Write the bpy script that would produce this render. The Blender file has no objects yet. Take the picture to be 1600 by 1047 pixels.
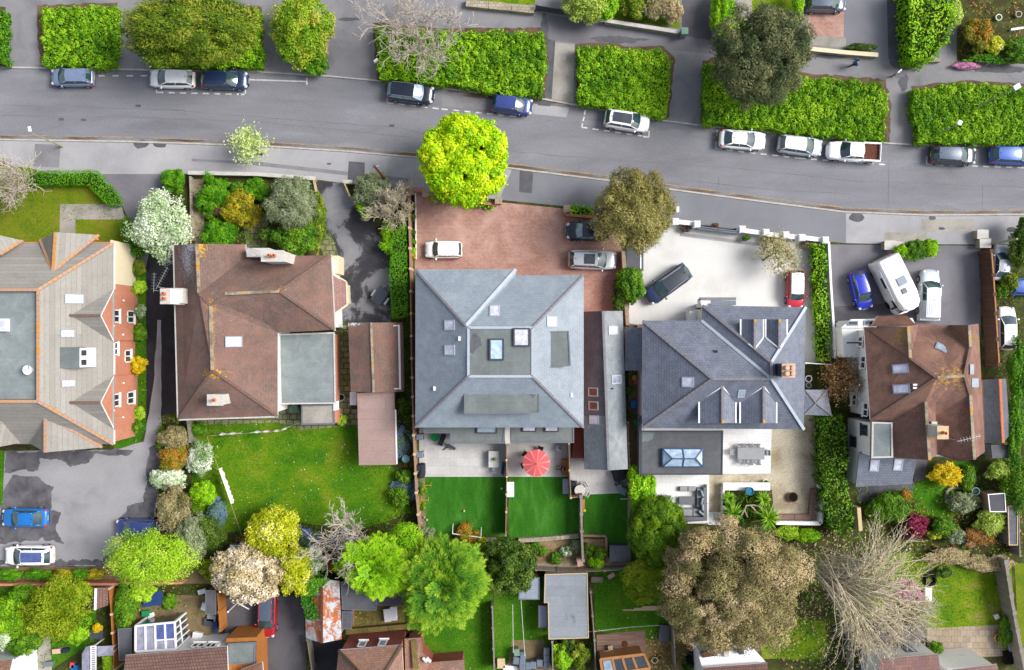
import bpy,math,random
import numpy as np
from mathutils import Vector,Matrix
R=math.radians
random.seed(7)
rng=np.random.default_rng(7)
SC=bpy.context.scene
COL=SC.collection
H,S=80.0,16.0
EXPO=1.35
def W(px,py,h=0.0):
 k=(H-h)/H
 return Vector(((px-800)/S*k,(523.5-py)/S*k,h))
def W2(pts,h=0.0):
 return[tuple(W(x,y,h)[:2])for x,y in pts]
def lin(hexs,k=1.0):
 c=[int(hexs[i:i+2],16)/255 for i in(1,3,5)]
 c=[(x/12.92 if x<=.04045 else((x+.055)/1.055)**2.4)*k/EXPO for x in c]
 return(min(c[0],.95),min(c[1],.95),min(c[2],.95),1)
MATS={}
class NT:
 def __init__(s,name):
  s.m=bpy.data.materials.new(name);s.m.use_nodes=True
  s.n=s.m.node_tree.nodes;s.l=s.m.node_tree.links
  s.b=s.n['Principled BSDF']
 def node(s,t,**kw):
  n=s.n.new(t)
  for k,v in kw.items():
   if k.startswith('_'):n.inputs[k[1:].replace('_',' ')].default_value=v
   else:setattr(n,k,v)
  return n
 def coord(s,kind):
  if kind=='pos':return s.node('ShaderNodeNewGeometry').outputs['Position']
  if kind=='uv':
   u=s.node('ShaderNodeUVMap');u.uv_map='UVMap';return u.outputs[0]
  return s.node('ShaderNodeTexCoord').outputs['Object']
 def noise(s,co,scale,detail=4,rough=.6,dist=0,stretch=None):
  if stretch:
   mp=s.node('ShaderNodeMapping');mp.inputs['Scale'].default_value=stretch
   s.l.new(co,mp.inputs[0]);co=mp.outputs[0]
  t=s.node('ShaderNodeTexNoise');t.inputs['Scale'].default_value=scale
  t.inputs['Detail'].default_value=detail;t.inputs['Roughness'].default_value=rough
  t.inputs['Distortion'].default_value=dist
  s.l.new(co,t.inputs['Vector']);return t.outputs[0]
 def ramp(s,fac,stops,interp='LINEAR'):
  r=s.node('ShaderNodeValToRGB');r.color_ramp.interpolation=interp
  e=r.color_ramp.elements
  while len(e)<len(stops):e.new(.5)
  for i,(p,c)in enumerate(stops):e[i].position=p;e[i].color=c
  s.l.new(fac,r.inputs[0]);return r.outputs[0]
 def mix(s,fac,a,b,mode='MIX'):
  m=s.node('ShaderNodeMix',data_type='RGBA',blend_type=mode)
  for v,i in((fac,0),(a,6),(b,7)):
   if hasattr(v,'links'):s.l.new(v,m.inputs[i])
   else:m.inputs[i].default_value=v
  return m.outputs[2]
 def mul(s,col,lo,hi,fac):
  g=s.ramp(fac,[(.3,(lo,lo,lo,1)),(.7,(hi,hi,hi,1))])
  return s.mix(1.0,col,g,'MULTIPLY')
 def done(s,col,rough=.8,bump=None,bstr=.3,bdist=.05,spec=.3,metal=0):
  if hasattr(col,'links'):s.l.new(col,s.b.inputs['Base Color'])
  else:s.b.inputs['Base Color'].default_value=col
  s.b.inputs['Roughness'].default_value=rough
  s.b.inputs['Specular IOR Level'].default_value=spec
  s.b.inputs['Metallic'].default_value=metal
  if bump is not None:
   bn=s.node('ShaderNodeBump');bn.inputs['Strength'].default_value=bstr
   bn.inputs['Distance'].default_value=bdist
   s.l.new(bump,bn.inputs['Height']);s.l.new(bn.outputs[0],s.b.inputs['Normal'])
  MATS[s.m.name]=s.m
  return s.m
def mat_plain(name,c,rough=.6,spec=.4,metal=0,var=.12,scale=2.5):
 0
 t=NT(name);co=t.coord('pos')
 col=t.mul(c,1-var,1+var,t.noise(co,scale,5,.65))
 return t.done(col,rough,spec=spec,metal=metal)
def mat_ground(name,stops,scale=.5,fine=9,fvar=.15,rough=.9,fine2=None,dots=None,bstr=.25,stretch=None,spec=.2):
 0
 t=NT(name);co=t.coord('pos')
 f=t.noise(co,scale,6,.62,.4,stretch)
 col=t.ramp(f,stops)
 g=t.noise(co,fine,5,.75)
 col=t.mul(col,1-fvar,1+fvar,g)
 if fine2:col=t.mul(col,1-fvar,1+fvar,t.noise(co,fine2,3,.8))
 if dots:
  for dc,ds,dr in dots:
   v=t.node('ShaderNodeTexVoronoi');v.inputs['Scale'].default_value=ds
   t.l.new(co,v.inputs['Vector'])
   w=t.noise(co,.25,2)
   k=t.node('ShaderNodeMath',operation='MULTIPLY');t.l.new(w,k.inputs[0]);k.inputs[1].default_value=dr*2
   lt=t.node('ShaderNodeMath',operation='LESS_THAN');t.l.new(v.outputs['Distance'],lt.inputs[0]);t.l.new(k.outputs[0],lt.inputs[1])
   col=t.mix(lt.outputs[0],col,dc)
 return t.done(col,rough,g,bstr,.04,spec)
def mat_tiles(name,c1,c2,mortar,w=.3,h=.25,ms=.012,stain=None,stainpos=(.55,.7),uv='uv',rough=.75,big=.35,bvar=.25,sscale=.8,extra=None,bias=0,mottle=6,spots=None,ma=.14):
 0
 t=NT(name);co=t.coord(uv);po=t.coord('pos')
 b=t.node('ShaderNodeTexBrick');b.inputs['Scale'].default_value=1
 b.inputs['Brick Width'].default_value=w;b.inputs['Row Height'].default_value=h
 b.inputs['Mortar Size'].default_value=ms;b.inputs['Mortar Smooth'].default_value=.3
 b.inputs['Bias'].default_value=bias
 b.inputs['Color1'].default_value=c1;b.inputs['Color2'].default_value=c2;b.inputs['Mortar'].default_value=mortar
 t.l.new(co,b.inputs['Vector'])
 col=b.outputs[0]
 if stain:
  f=t.ramp(t.noise(po,sscale,6,.7,.6),[(stainpos[0],(0,0,0,1)),(stainpos[1],(1,1,1,1))])
  col=t.mix(f,col,stain)
 if extra:
  for ec,es,e0,e1 in extra:
   f=t.ramp(t.noise(po,es,5,.75),[(e0,(0,0,0,1)),(e1,(1,1,1,1))])
   col=t.mix(f,col,ec)
 for c,rad,sc,nsc,thr in spots or():
  mp=t.node('ShaderNodeVectorMath',operation='SUBTRACT');t.l.new(po,mp.inputs[0]);mp.inputs[1].default_value=c
  dv=t.node('ShaderNodeVectorMath',operation='DIVIDE');t.l.new(mp.outputs[0],dv.inputs[0]);dv.inputs[1].default_value=rad
  ln=t.node('ShaderNodeVectorMath',operation='LENGTH');t.l.new(dv.outputs[0],ln.inputs[0])
  nz=t.noise(po,nsc,5,.75)
  ad=t.node('ShaderNodeMath',operation='MULTIPLY_ADD');t.l.new(ln.outputs['Value'],ad.inputs[0]);ad.inputs[1].default_value=-.2;t.l.new(nz,ad.inputs[2])
  f=t.ramp(ad.outputs[0],[(max(0,thr-.03),(0,0,0,1)),(thr+.03,(1,1,1,1))]);col=t.mix(f,col,sc)
 col=t.mul(col,1-bvar,1+bvar,t.noise(po,big,5,.65,.5))
 col=t.mul(col,1-ma,1+ma,t.noise(po,mottle,6,.8))
 return t.done(col,rough,b.outputs['Fac'],-.35,.02,.3)
def mat_leaf(name,stops,rough=.6,trans=.14):
 0
 t=NT(name)
 a=t.node('ShaderNodeAttribute',attribute_name='v')
 n=len(stops)
 col=t.ramp(a.outputs['Fac'],[(i/(n-1)*.9+.05,lin(c,1.25))for i,c in enumerate(stops)])
 t.l.new(col,t.b.inputs['Base Color']);t.b.inputs['Roughness'].default_value=rough
 t.b.inputs['Specular IOR Level'].default_value=.25
 tr=t.node('ShaderNodeBsdfTranslucent');t.l.new(col,tr.inputs[0])
 mx=t.node('ShaderNodeMixShader');mx.inputs[0].default_value=trans
 out=t.n['Material Output']
 t.l.new(t.b.outputs[0],mx.inputs[1]);t.l.new(tr.outputs[0],mx.inputs[2]);t.l.new(mx.outputs[0],out.inputs[0])
 MATS[name]=t.m
 return t.m
def mat_paint(name,c,rough=.25,metal=0,coat=.6):
 t=NT(name)
 n=t.noise(t.coord('obj'),1.5,3)
 col=t.mul(c,.93,1.07,n)
 m=t.done(col,rough,spec=.5,metal=metal)
 t.b.inputs['Coat Weight'].default_value=coat;t.b.inputs['Coat Roughness'].default_value=.05
 return m
def mat_glass(name,c,rough=.05,ior=1.9):
 0
 t=NT(name)
 n=t.noise(t.coord('pos'),2.2,4,.6)
 col=t.mul(c,.7,1.3,n)
 m=t.done(col,rough,spec=.5)
 t.b.inputs['IOR'].default_value=ior
 return m
def tag(o,label=None,cat=None,group=None,kind=None):
 if label:o['label']=label
 if cat:o['category']=cat
 if group:o['group']=group
 if kind:o['kind']=kind
 return o
def thing(name,label,cat,loc=(0,0,0),rz=0,group=None):
 o=bpy.data.objects.new(name,None);COL.objects.link(o)
 o.empty_display_size=.3
 o.location=loc;o.rotation_euler=(0,0,rz)
 return tag(o,label,cat,group)
def wm(o):
 b=Matrix.LocRotScale(o.location,o.rotation_euler,o.scale)
 return wm(o.parent)@o.matrix_parent_inverse@b if o.parent else b
def adopt(o,parent):
 0
 if parent is not None:
  o.parent=parent;o.matrix_parent_inverse=wm(parent).inverted()
def copy_tree(o,parent=None):
 c=o.copy();COL.objects.link(c)
 if parent:c.parent=parent
 for ch in list(o.children):copy_tree(ch,c)
 return c
def offset_poly(pts,d):
 0
 n=len(pts)
 a=sum(pts[i][0]*pts[(i+1)%n][1]-pts[(i+1)%n][0]*pts[i][1]for i in range(n))
 s=1 if a>0 else-1
 out=[]
 for i in range(n):
  p0,p1,p2=Vector(pts[i-1]),Vector(pts[i]),Vector(pts[(i+1)%n])
  d1=(p1-p0).normalized();d2=(p2-p1).normalized()
  n1=Vector((-d1.y,d1.x))*s;n2=Vector((-d2.y,d2.x))*s
  b=n1+n2
  if b.length<1e-4:b=n1
  k=d/max(.3,b.normalized().dot(n1))
  out.append(tuple(p1+b.normalized()*k))
 return out
class MB:
 def __init__(s):s.v=[];s.f=[];s.m=[];s.cut=[]
 def add(s,vs,fs,mi=0):
  n=len(s.v);s.cut.append((n,len(s.f)));s.v+=[tuple(v)for v in vs]
  s.f+=[tuple(n+i for i in f)for f in fs];s.m+=[mi]*len(fs);return s
 def frustum(s,p0,z0,p1,z1,mi=0,caps=True):
  n=len(p0)
  a=sum(p0[i][0]*p0[(i+1)%n][1]-p0[(i+1)%n][0]*p0[i][1]for i in range(n))
  if a<0:p0=p0[::-1];p1=p1[::-1]
  vs=[(x,y,z0)for x,y in p0]+[(x,y,z1)for x,y in p1]
  fs=[(i,(i+1)%n,n+(i+1)%n,n+i)for i in range(n)]
  if caps:fs+=[tuple(range(n-1,-1,-1)),tuple(range(n,2*n))]
  return s.add(vs,fs,mi)
 def prism(s,pts,z0,z1,mi=0):return s.frustum(pts,z0,pts,z1,mi)
 def box(s,c,size,rz=0,mi=0):
  x,y,z=size[0]/2,size[1]/2,size[2]
  co,si=math.cos(rz),math.sin(rz)
  p=[(c[0]+u*co-v*si,c[1]+u*si+v*co)for u,v in((-x,-y),(x,-y),(x,y),(-x,y))]
  return s.prism(p,c[2],c[2]+z,mi)
 def obox(s,c,u,v,n,su,sv,sn,mi=0):
  c=Vector(c);vs=[]
  for k in(0,sn):
   for a,b in((-1,-1),(1,-1),(1,1),(-1,1)):vs.append(c+u*a*su/2+v*b*sv/2+n*k)
  return s.add(vs,[(3,2,1,0),(4,5,6,7),(0,1,5,4),(1,2,6,5),(2,3,7,6),(3,0,4,7)],mi)
 def bar(s,p,q,w,h,mi=0,up=(0,0,1)):
  p,q=Vector(p),Vector(q);d=(q-p).normalized();u=Vector(up)
  if abs(d.dot(u))>.98:u=Vector((1,0,0))
  r=d.cross(u).normalized();u=r.cross(d)
  vs=[e+r*a*w/2+u*b*h/2 for e in(p,q)for a,b in((-1,-1),(1,-1),(1,1),(-1,1))]
  return s.add(vs,[(0,1,2,3),(7,6,5,4),(0,4,5,1),(1,5,6,2),(2,6,7,3),(3,7,4,0)],mi)
 def tube(s,pts,rad,n=6,mi=0):
  pts=[Vector(p)for p in pts];vs=[];fs=[];last=None
  for i,p in enumerate(pts):
   d=(pts[min(i+1,len(pts)-1)]-pts[max(i-1,0)])
   d=d.normalized()if d.length>1e-6 else Vector((0,0,1))
   a=last if last is not None else(Vector((1,0,0))if abs(d.z)>.9 else Vector((0,0,1)))
   r=d.cross(a)
   if r.length<1e-4:r=d.cross(Vector((0,1,0)))
   r.normalize();u=r.cross(d);last=u
   rr=rad[i]if hasattr(rad,'__len__')else rad
   vs+=[p+(r*math.cos(2*math.pi*k/n)+u*math.sin(2*math.pi*k/n))*rr for k in range(n)]
  for i in range(len(pts)-1):
   for k in range(n):
    a,b=i*n+k,i*n+(k+1)%n
    fs.append((a,b,b+n,a+n))
  fs+=[tuple(range(n-1,-1,-1)),tuple(range((len(pts)-1)*n,len(pts)*n))]
  return s.add(vs,fs,mi)
 def lathe(s,c,prof,n=16,mi=0):
  c=Vector(c);vs=[];fs=[]
  for r,z in prof:
   vs+=[c+Vector((r*math.cos(2*math.pi*k/n),r*math.sin(2*math.pi*k/n),z))for k in range(n)]
  for i in range(len(prof)-1):
   for k in range(n):
    a,b=i*n+k,i*n+(k+1)%n
    fs.append((a,b,b+n,a+n))
  fs+=[tuple(range(n-1,-1,-1)),tuple(range((len(prof)-1)*n,len(prof)*n))]
  return s.add(vs,fs,mi)
 def ball(s,c,r,n=10,m=6,mi=0,jit=0):
  c=Vector(c);r=r if hasattr(r,'__len__')else(r,r,r)
  vs=[];fs=[]
  for i in range(m+1):
   t=math.pi*i/m
   for k in range(n):
    p=2*math.pi*k/n;j=1+random.uniform(-jit,jit)
    vs.append(c+Vector((r[0]*math.sin(t)*math.cos(p),r[1]*math.sin(t)*math.sin(p),r[2]*math.cos(t)))*j)
  for i in range(m):
   for k in range(n):
    a,b=i*n+k,i*n+(k+1)%n
    fs.append((a,a+n,b+n,b))
  return s.add(vs,fs,mi)
 def shell(s,verts,faces,t,mi=0,ms=None):
  0
  n=len(verts);verts=[Vector(v)for v in verts]
  fixed=[]
  for f in faces:
   nn=sum(((verts[f[i]]-verts[f[0]]).cross(verts[f[(i+1)%len(f)]]-verts[f[0]])for i in range(len(f))),Vector())
   fixed.append(tuple(f)if nn.z>0 else tuple(f[::-1]))
  cnt={}
  for f in fixed:
   for i in range(len(f)):
    e=(f[i],f[(i+1)%len(f)]);cnt[frozenset(e)]=cnt.get(frozenset(e),0)+1
  vs=verts+[v-Vector((0,0,t))for v in verts]
  s.add(vs,fixed+[tuple(i+n for i in f[::-1])for f in fixed],mi)
  base=len(s.v)-2*n
  for f in fixed:
   for i in range(len(f)):
    a,b=f[i],f[(i+1)%len(f)]
    if cnt[frozenset((a,b))]==1:
     s.f.append((base+a,base+a+n,base+b+n,base+b));s.m.append(mi if ms is None else ms)
  return s
 def each(s,name,mats,parent=None,**kw):
  0
  c=s.cut+[(len(s.v),len(s.f))]
  for(v0,f0),(v1,f1)in zip(c[:-1],c[1:]):
   m=MB();m.add(s.v[v0:v1],[tuple(i-v0 for i in f)for f in s.f[f0:f1]]);m.build(name,mats,parent,**kw)
 def build(s,name,mats,parent=None,bevel=0,smooth=False,uv=True,seg=2):
  me=bpy.data.meshes.new(name);me.from_pydata(s.v,[],s.f);me.update()
  mats=mats if isinstance(mats,(list,tuple))else[mats]
  for m in mats:me.materials.append(MATS[m]if isinstance(m,str)else m)
  if len(mats)>1:me.polygons.foreach_set('material_index',s.m)
  if uv:
   lay=me.uv_layers.new(name='UVMap').data
   for p in me.polygons:
    nrm=p.normal.copy()
    if nrm.z<0:nrm=-nrm
    if nrm.z>.999:u,v=Vector((1,0,0)),Vector((0,1,0))
    else:
     u=Vector((0,0,1)).cross(nrm).normalized();v=nrm.cross(u)
    for li in p.loop_indices:
     q=me.vertices[me.loops[li].vertex_index].co;lay[li].uv=(q.dot(u),q.dot(v))
  if smooth:me.polygons.foreach_set('use_smooth',[True]*len(me.polygons))
  o=bpy.data.objects.new(name,me);COL.objects.link(o)
  adopt(o,parent)
  if bevel:
   b=o.modifiers.new('bevel','BEVEL');b.width=bevel;b.segments=seg;b.limit_method='ANGLE';b.angle_limit=R(40)
  return o
def np_mesh(name,v,f,attr,mat,parent=None):
 0
 me=bpy.data.meshes.new(name)
 me.vertices.add(len(v));me.vertices.foreach_set('co',v.astype(np.float32).ravel())
 me.loops.add(f.size);me.loops.foreach_set('vertex_index',f.astype(np.int32).ravel())
 me.polygons.add(len(f));me.polygons.foreach_set('loop_start',np.arange(0,f.size,f.shape[1],dtype=np.int32))
 a=me.attributes.new('v','FLOAT','FACE');a.data.foreach_set('value',attr.astype(np.float32))
 me.materials.append(MATS[mat]);me.update(calc_edges=True)
 o=bpy.data.objects.new(name,me);COL.objects.link(o);adopt(o,parent)
 return o
def unit(a):return a/np.maximum(np.linalg.norm(a,axis=-1,keepdims=True),1e-6)
def leaf_quads(p,nrm,size,aspect=.55,axis=None,bend=0.0):
 0
 n=len(p);nrm=unit(nrm)
 if axis is None:axis=rng.normal(size=(n,3))
 t=unit(axis-nrm*np.sum(axis*nrm,1,keepdims=True));b=np.cross(nrm,t)
 L=size[:,None]
 v=np.stack([p-t*L*.5,p+b*L*aspect*.5,p+t*L*.5-nrm*L*bend,p-b*L*aspect*.5],1).reshape(-1,3)
 f=np.arange(4*n).reshape(n,4)
 return v,f
def lobe_fn(k=9,amp=.34,tight=.16,base=.82):
 0
 L=unit(rng.normal(size=(k,3))*np.array([1,1,.7]));w=rng.uniform(.45,1,k)
 def f(d):
  g=np.exp(-(1-d@L.T)/tight)*w
  return base+amp*g.max(1)
 return f
def crown_points(c,r,nclump,per,crad,up=.2,low=-.35,lob=None,inner=.55):
 0
 P=[];N=[];K=[];lob=lob or lobe_fn()
 d=unit(rng.normal(size=(nclump*6,3)));d=d[d[:,2]>low][:nclump];lf=lob(d)
 for i,q in enumerate(d):
  rad=rng.uniform(inner,.97)*lf[i]
  cc=q*rad
  cr=crad*rng.uniform(.55,1.35)
  e=unit(rng.normal(size=(per*2,3)));e=e[(e@(q*.8+np.array([0,0,.6])))>-.2][:int(per*min(1.3,(cr/crad)**1.4+.1))]
  rr=cr*rng.uniform(.6,1.12,size=(len(e),1))*(1+.25*np.sin(e[:,:1]*5+i)*np.cos(e[:,1:2]*5-i))
  P.append((cc+e*rr)*r+c);N.append(unit(e/np.array(r))+np.array([0,0,up]));K.append(np.full(len(e),i))
 return np.concatenate(P),np.concatenate(N),np.concatenate(K)
def frond_points(c,r,nf,per,lob,droop=.25):
 0
 P=[];N=[];A=[];K=[];U=[]
 d=unit(rng.normal(size=(nf*3,3))*np.array([1,1,.9]));d=d[d[:,2]>-.3][:nf];lf=lob(d)
 for i,q in enumerate(d):
  o=rng.uniform(.35,.8);L=rng.uniform(.25,.48)*lf[i];h=np.array([q[0],q[1],q[2]*.35-droop*.3]);h/=np.linalg.norm(h)
  sd=np.cross(h,[0,0,1]);sd/=max(1e-3,np.linalg.norm(sd));upv=np.cross(sd,h)
  u=rng.random(per);s=rng.choice([-1,1],per);w=.16*np.sin(np.pi*np.clip(u*.9+.1,0,1))*rng.random(per)
  p=q*o*lf[i]+h*(u*L)[:,None]+sd*(s*w*1.0)[:,None]-np.array([0,0,1])*(droop*u**2*L)[:,None]
  P.append(p*r+c);N.append(np.tile(upv,(per,1))+rng.normal(scale=.12,size=(per,3))+np.array([0,0,.35]));A.append(h+sd*(s*.5)[:,None]+rng.normal(scale=.1,size=(per,3)));K.append(np.full(per,i));U.append(u)
 return np.concatenate(P),np.concatenate(N),np.concatenate(A),np.concatenate(K),np.concatenate(U)
def trunk_mesh(base,top,r0,r1,nlimb,spread,mat,parent,depth=2,name='trunk',twigs=0,twist=.35,ang=(25,60),fork=.45,upw=.25,rmin=.012):
 0
 m=MB();base,top=Vector(base),Vector(top)
 mid=base.lerp(top,.5)+Vector((random.uniform(-1,1),random.uniform(-1,1),0))*r0*.6
 m.tube([base,mid,top],[r0,(r0+r1)/2,r1],8)
 def limb(p,d,L,r,k):
  pts=[p];rs=[r];n=4 if k>1 else 3
  for i in range(n):
   d=(d+Vector((random.uniform(-1,1),random.uniform(-1,1),random.uniform(-.6,1)*1))*twist*.5+Vector((0,0,upw*.2))).normalized()
   pts.append(pts[-1]+d*L/n);rs.append(max(rmin,r*(1-.62*(i+1)/n)))
  m.tube(pts,rs,5 if k>1 else 3)
  if k>1:
   nb=random.choice((2,3,3))+twigs
   for j in range(nb):
    i=random.randint(1,n);a=random.uniform(0,6.28)
    side=d.orthogonal().normalized();side=Matrix.Rotation(a,3,d)@side
    t=R(random.uniform(*ang))
    limb(pts[i],(d*math.cos(t)+side*math.sin(t)).normalized(),L*random.uniform(.45,.75),max(rmin,rs[i]*.75),k-1)
 for j in range(nlimb):
  a=2*math.pi*(j+random.uniform(-.3,.3))/nlimb;t=random.uniform(fork,1)
  d=Vector((math.cos(a),math.sin(a),random.uniform(.25,.9)+upw)).normalized()
  limb(base.lerp(top,t),d,spread*random.uniform(.65,1.05),r1*.8,depth)
 return m.build(name,mat,parent,uv=False,smooth=True)
def tree(name,label,px,py,rpx,h,leaf,group=None,cat='tree',ry=None,base_px=None,nclump=70,per=150,ls=.26,crad=.3,aspect=.55,up=.2,zr=None,bark='bark',core=.6,cvar=.6,trunk_r=None,low=-.35,style='leaf',lobes=9,amp=.34,inner=.55,nj=.36):
 0
 zr=zr if zr else min(rpx/S*.85,h*.45);ls*=.8;per=int(per*1.45)
 hc=max(h-zr,zr*.55);c=W(px,py,hc);k=(H-hc)/H/S
 r=np.array([rpx*k,(ry or rpx)*k,zr])
 b=Vector((c.x,c.y,0))if base_px is None else W(base_px[0],base_px[1],0)
 t=thing(name,label,cat,b,0,group);ca=np.array(c)
 tr=trunk_r or max(.05,h*.022)
 trunk_mesh(b,(c.x,c.y,hc*.8),tr,tr*.6,5,float(r[0])*.7,bark,t,2,'trunk')
 lob=lobe_fn(lobes,amp,.5/lobes**.5)
 axis=None
 if style=='frond':P,N,axis,K,U=frond_points(ca,r,nclump,per,lob)
 else:P,N,K=crown_points(ca,r,nclump,per,crad,up,low,lob,inner)
 n=len(P);ck=rng.random(K.max()+1)
 v=np.clip(cvar*ck[K]+(1-cvar)*rng.random(n),0,1)
 if style=='frond':v=np.clip(.25*ck[K]+.5*U+.25*rng.random(n),0,1)
 N=unit(N)+rng.normal(scale=nj,size=(n,3))
 if style=='spray':axis=unit((P-ca)/r)+rng.normal(scale=.3,size=(n,3))
 V,F=leaf_quads(P,N,ls*rng.uniform(.55,1.35,n),aspect,axis,.12)
 if core:
  m=int(n*.2);e=unit(rng.normal(size=(m,3)));e[:,2]=np.abs(e[:,2])*.9-.1
  P2=ca+e*r*lob(e)[:,None]*core*rng.uniform(.75,1.05,(m,1))
  V2,F2=leaf_quads(P2,e+rng.normal(scale=.4,size=(m,3)),ls*1.9*rng.uniform(.8,1.3,m),.7)
  F2=F2+len(V);V=np.concatenate([V,V2]);F=np.concatenate([F,F2]);v=np.concatenate([v,rng.random(m)])
 np_mesh('crown',V,F,v,leaf,t)
 return t
def bare_tree(name,label,px,py,rpx,h,bark,group=None,base_px=None,nlimb=7,depth=4,hc=None,r0=None,twigs=1,leaf=None,nleaf=0,ls=.16,upw=.25,cat='tree',ry=None,fork=.5,twist=.5,lspread=.7):
 hc=hc or h*.6;c=W(px,py,hc);k=(H-hc)/H/S
 b=Vector((c.x,c.y,0))if base_px is None else W(base_px[0],base_px[1],0)
 t=thing(name,label,cat,b,0,group);r0=r0 or h*.022
 tm=trunk_mesh(b,(c.x,c.y,hc*.55),r0,r0*.65,nlimb,rpx*k*(.8 if leaf is None else .62),bark,t,depth,'branches' if leaf is None else 'trunk',twigs,twist,upw=upw,fork=fork,rmin=.02 if leaf is None else .014)
 if leaf:
  vs=np.array([v.co[:]for v in tm.data.vertices])
  d=vs[:,2]>hc*.5;vs=vs[d]if d.sum()>10 else vs
  P=vs[rng.integers(0,len(vs),nleaf)]+rng.normal(scale=lspread*rpx/S/6,size=(nleaf,3))
  V,F=leaf_quads(P,rng.normal(scale=.7,size=(nleaf,3))+np.array([0,0,1]),ls*rng.uniform(.6,1.3,nleaf),.6)
  np_mesh('crown',V,F,rng.random(nleaf),leaf,t)
 return t
def wob(pts,step=14,amp=2.0):
 0
 out=[]
 for i in range(len(pts)):
  a,b=pts[i],pts[(i+1)%len(pts)];n=max(1,int(math.hypot(b[0]-a[0],b[1]-a[1])/step))
  for k in range(n):
   t=k/n;out.append((a[0]+(b[0]-a[0])*t+(random.uniform(-amp,amp)if k else 0),a[1]+(b[1]-a[1])*t+(random.uniform(-amp,amp)if k else 0)))
 return out
def in_poly(x,y,poly):
 x=np.asarray(x);y=np.asarray(y);c=np.zeros(len(x),bool);n=len(poly)
 for i in range(n):
  x0,y0=poly[i];x1,y1=poly[(i+1)%n]
  m=((y0>y)!=(y1>y))&(x<(x1-x0)*(y-y0)/(y1-y0+1e-12)+x0);c^=m
 return c
def hedge(name,label,pts,h,leaf,group=None,cat='hedge',ls=.2,dens=26,bump=.25,bs=1.2,edge=True,clipped=False,aspect=.6,soil=True,cvar=.55,ztop=None):
 0
 zt=h;poly=W2(pts if clipped else wob(pts,9,3.8),zt)
 a=np.array(poly);lo,hi=a.min(0),a.max(0)
 cen=a.mean(0)
 t=thing(name,label,cat,(cen[0],cen[1],0),0,group)
 m=MB();m.prism(offset_poly(W2(pts,zt),min(.3,h*.25)),0,h-bump-.12 if h>bump+.4 else h*.5)
 m.build('stems','hedge_core',t,uv=False)
 area=abs(sum(poly[i][0]*poly[(i+1)%len(poly)][1]-poly[(i+1)%len(poly)][0]*poly[i][1]for i in range(len(poly))))/2
 n=int(area*dens)
 X=[]
 while sum(len(q)for q in X)<n:
  q=rng.uniform(lo,hi,(n*2,2));X.append(q[in_poly(q[:,0],q[:,1],poly)])
 X=np.concatenate(X)[:n]
 nl=max(6,int(area/(bs*bs)*1.6));L=rng.uniform(lo,hi,(nl,2));lr=rng.uniform(.5,1.15,nl)*bs;lh=rng.uniform(.1,1,nl)
 z=np.zeros(n);g=np.zeros((n,2));idx=np.zeros(n,int)
 for i in range(nl):
  d=X-L[i];q=1-(d**2).sum(1)/lr[i]**2
  zz=np.where(q>0,np.sqrt(np.maximum(q,0))*lh[i],0);w=zz>z
  z[w]=zz[w];g[w]=d[w]/lr[i];idx[w]=i
 Z=h-bump+z*bump*(.25 if clipped else 1.0)+rng.normal(scale=.03 if clipped else .06,size=n)+(bump*.75 if clipped else 0)
 N=np.stack([g[:,0]*(.15 if clipped else 1.1),g[:,1]*(.15 if clipped else 1.1),np.full(n,.9)],1)+rng.normal(scale=.2 if clipped else .36,size=(n,3))
 P=np.stack([X[:,0],X[:,1],Z],1);ck=rng.random(nl)
 v=np.clip(cvar*ck[idx]+(1-cvar)*rng.random(n),0,1)
 v=np.clip(v*.75+.25*(.5+.5*np.sin(X[:,0]*.55+2*np.sin(X[:,1]*.4))*np.cos(X[:,1]*.7+X[:,0]*.25)),0,1)
 per=[(Vector(poly[i]),Vector(poly[(i+1)%len(poly)]))for i in range(len(poly))]
 SP=[];SN=[]
 for p,q in per:
  ln=(q-p).length;k=int(ln*h*dens*.8)
  if k<1:continue
  s=rng.random((k,1));pos=np.array(p)+(np.array(q)-np.array(p))*s
  d=(q-p).normalized();nn=np.array([d.y,-d.x])
  if(np.array((p+q)/2)-cen)@nn<0:nn=-nn
  zz=rng.uniform(.05,h-bump*.4,(k,1));pos=pos+nn*rng.normal(scale=.05 if clipped else .12,size=(k,1))+(0 if clipped else nn*-.1)
  SP.append(np.concatenate([pos,zz],1));SN.append(np.tile([nn[0],nn[1],.3],(k,1))+rng.normal(scale=.4,size=(k,3)))
 if SP:
  SP=np.concatenate(SP);SN=np.concatenate(SN)
  P=np.concatenate([P,SP]);N=np.concatenate([N,SN]);v=np.concatenate([v,rng.random(len(SP))*.8])
 V,F=leaf_quads(P,N,ls*rng.uniform(.6,1.35,len(P)),aspect,None,.1)
 np_mesh('foliage',V,F,v,leaf,t)
 return t
def G(h,k=1):return lin(h,k)
mat_ground('soil',[(.3,G('#4a3c2c')),(.45,G('#434522')),(.55,G('#4a5622')),(.7,G('#6d5e44'))],.9,12,.35,fine2=4)
mat_ground('earth',[(.35,G('#7d6b52')),(.6,G('#94825f'))],.8,14,.3)
mat_ground('asphalt',[(.28,G('#7b7b82')),(.45,G('#89898f')),(.58,G('#8f8f96')),(.74,G('#9d9da3'))],.3,40,.17,.85,9,stretch=(.35,1.5,1))
mat_ground('paving_light',[(.3,G('#a2a1a4')),(.5,G('#b2b1b4')),(.7,G('#bdbcbe'))],.25,30,.14,.85,14)
mat_ground('paving_grey',[(.3,G('#82838a')),(.6,G('#8d8e95'))],.3,50,.1,.85,16)
mat_ground('footway',[(.28,G('#77767a')),(.5,G('#929195')),(.7,G('#9d9b9d'))],.3,45,.12,.85,12)
mat_ground('tar',[(.35,G('#5b5b61')),(.6,G('#6b6b71'))],.7,40,.15,.8,12)
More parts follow.
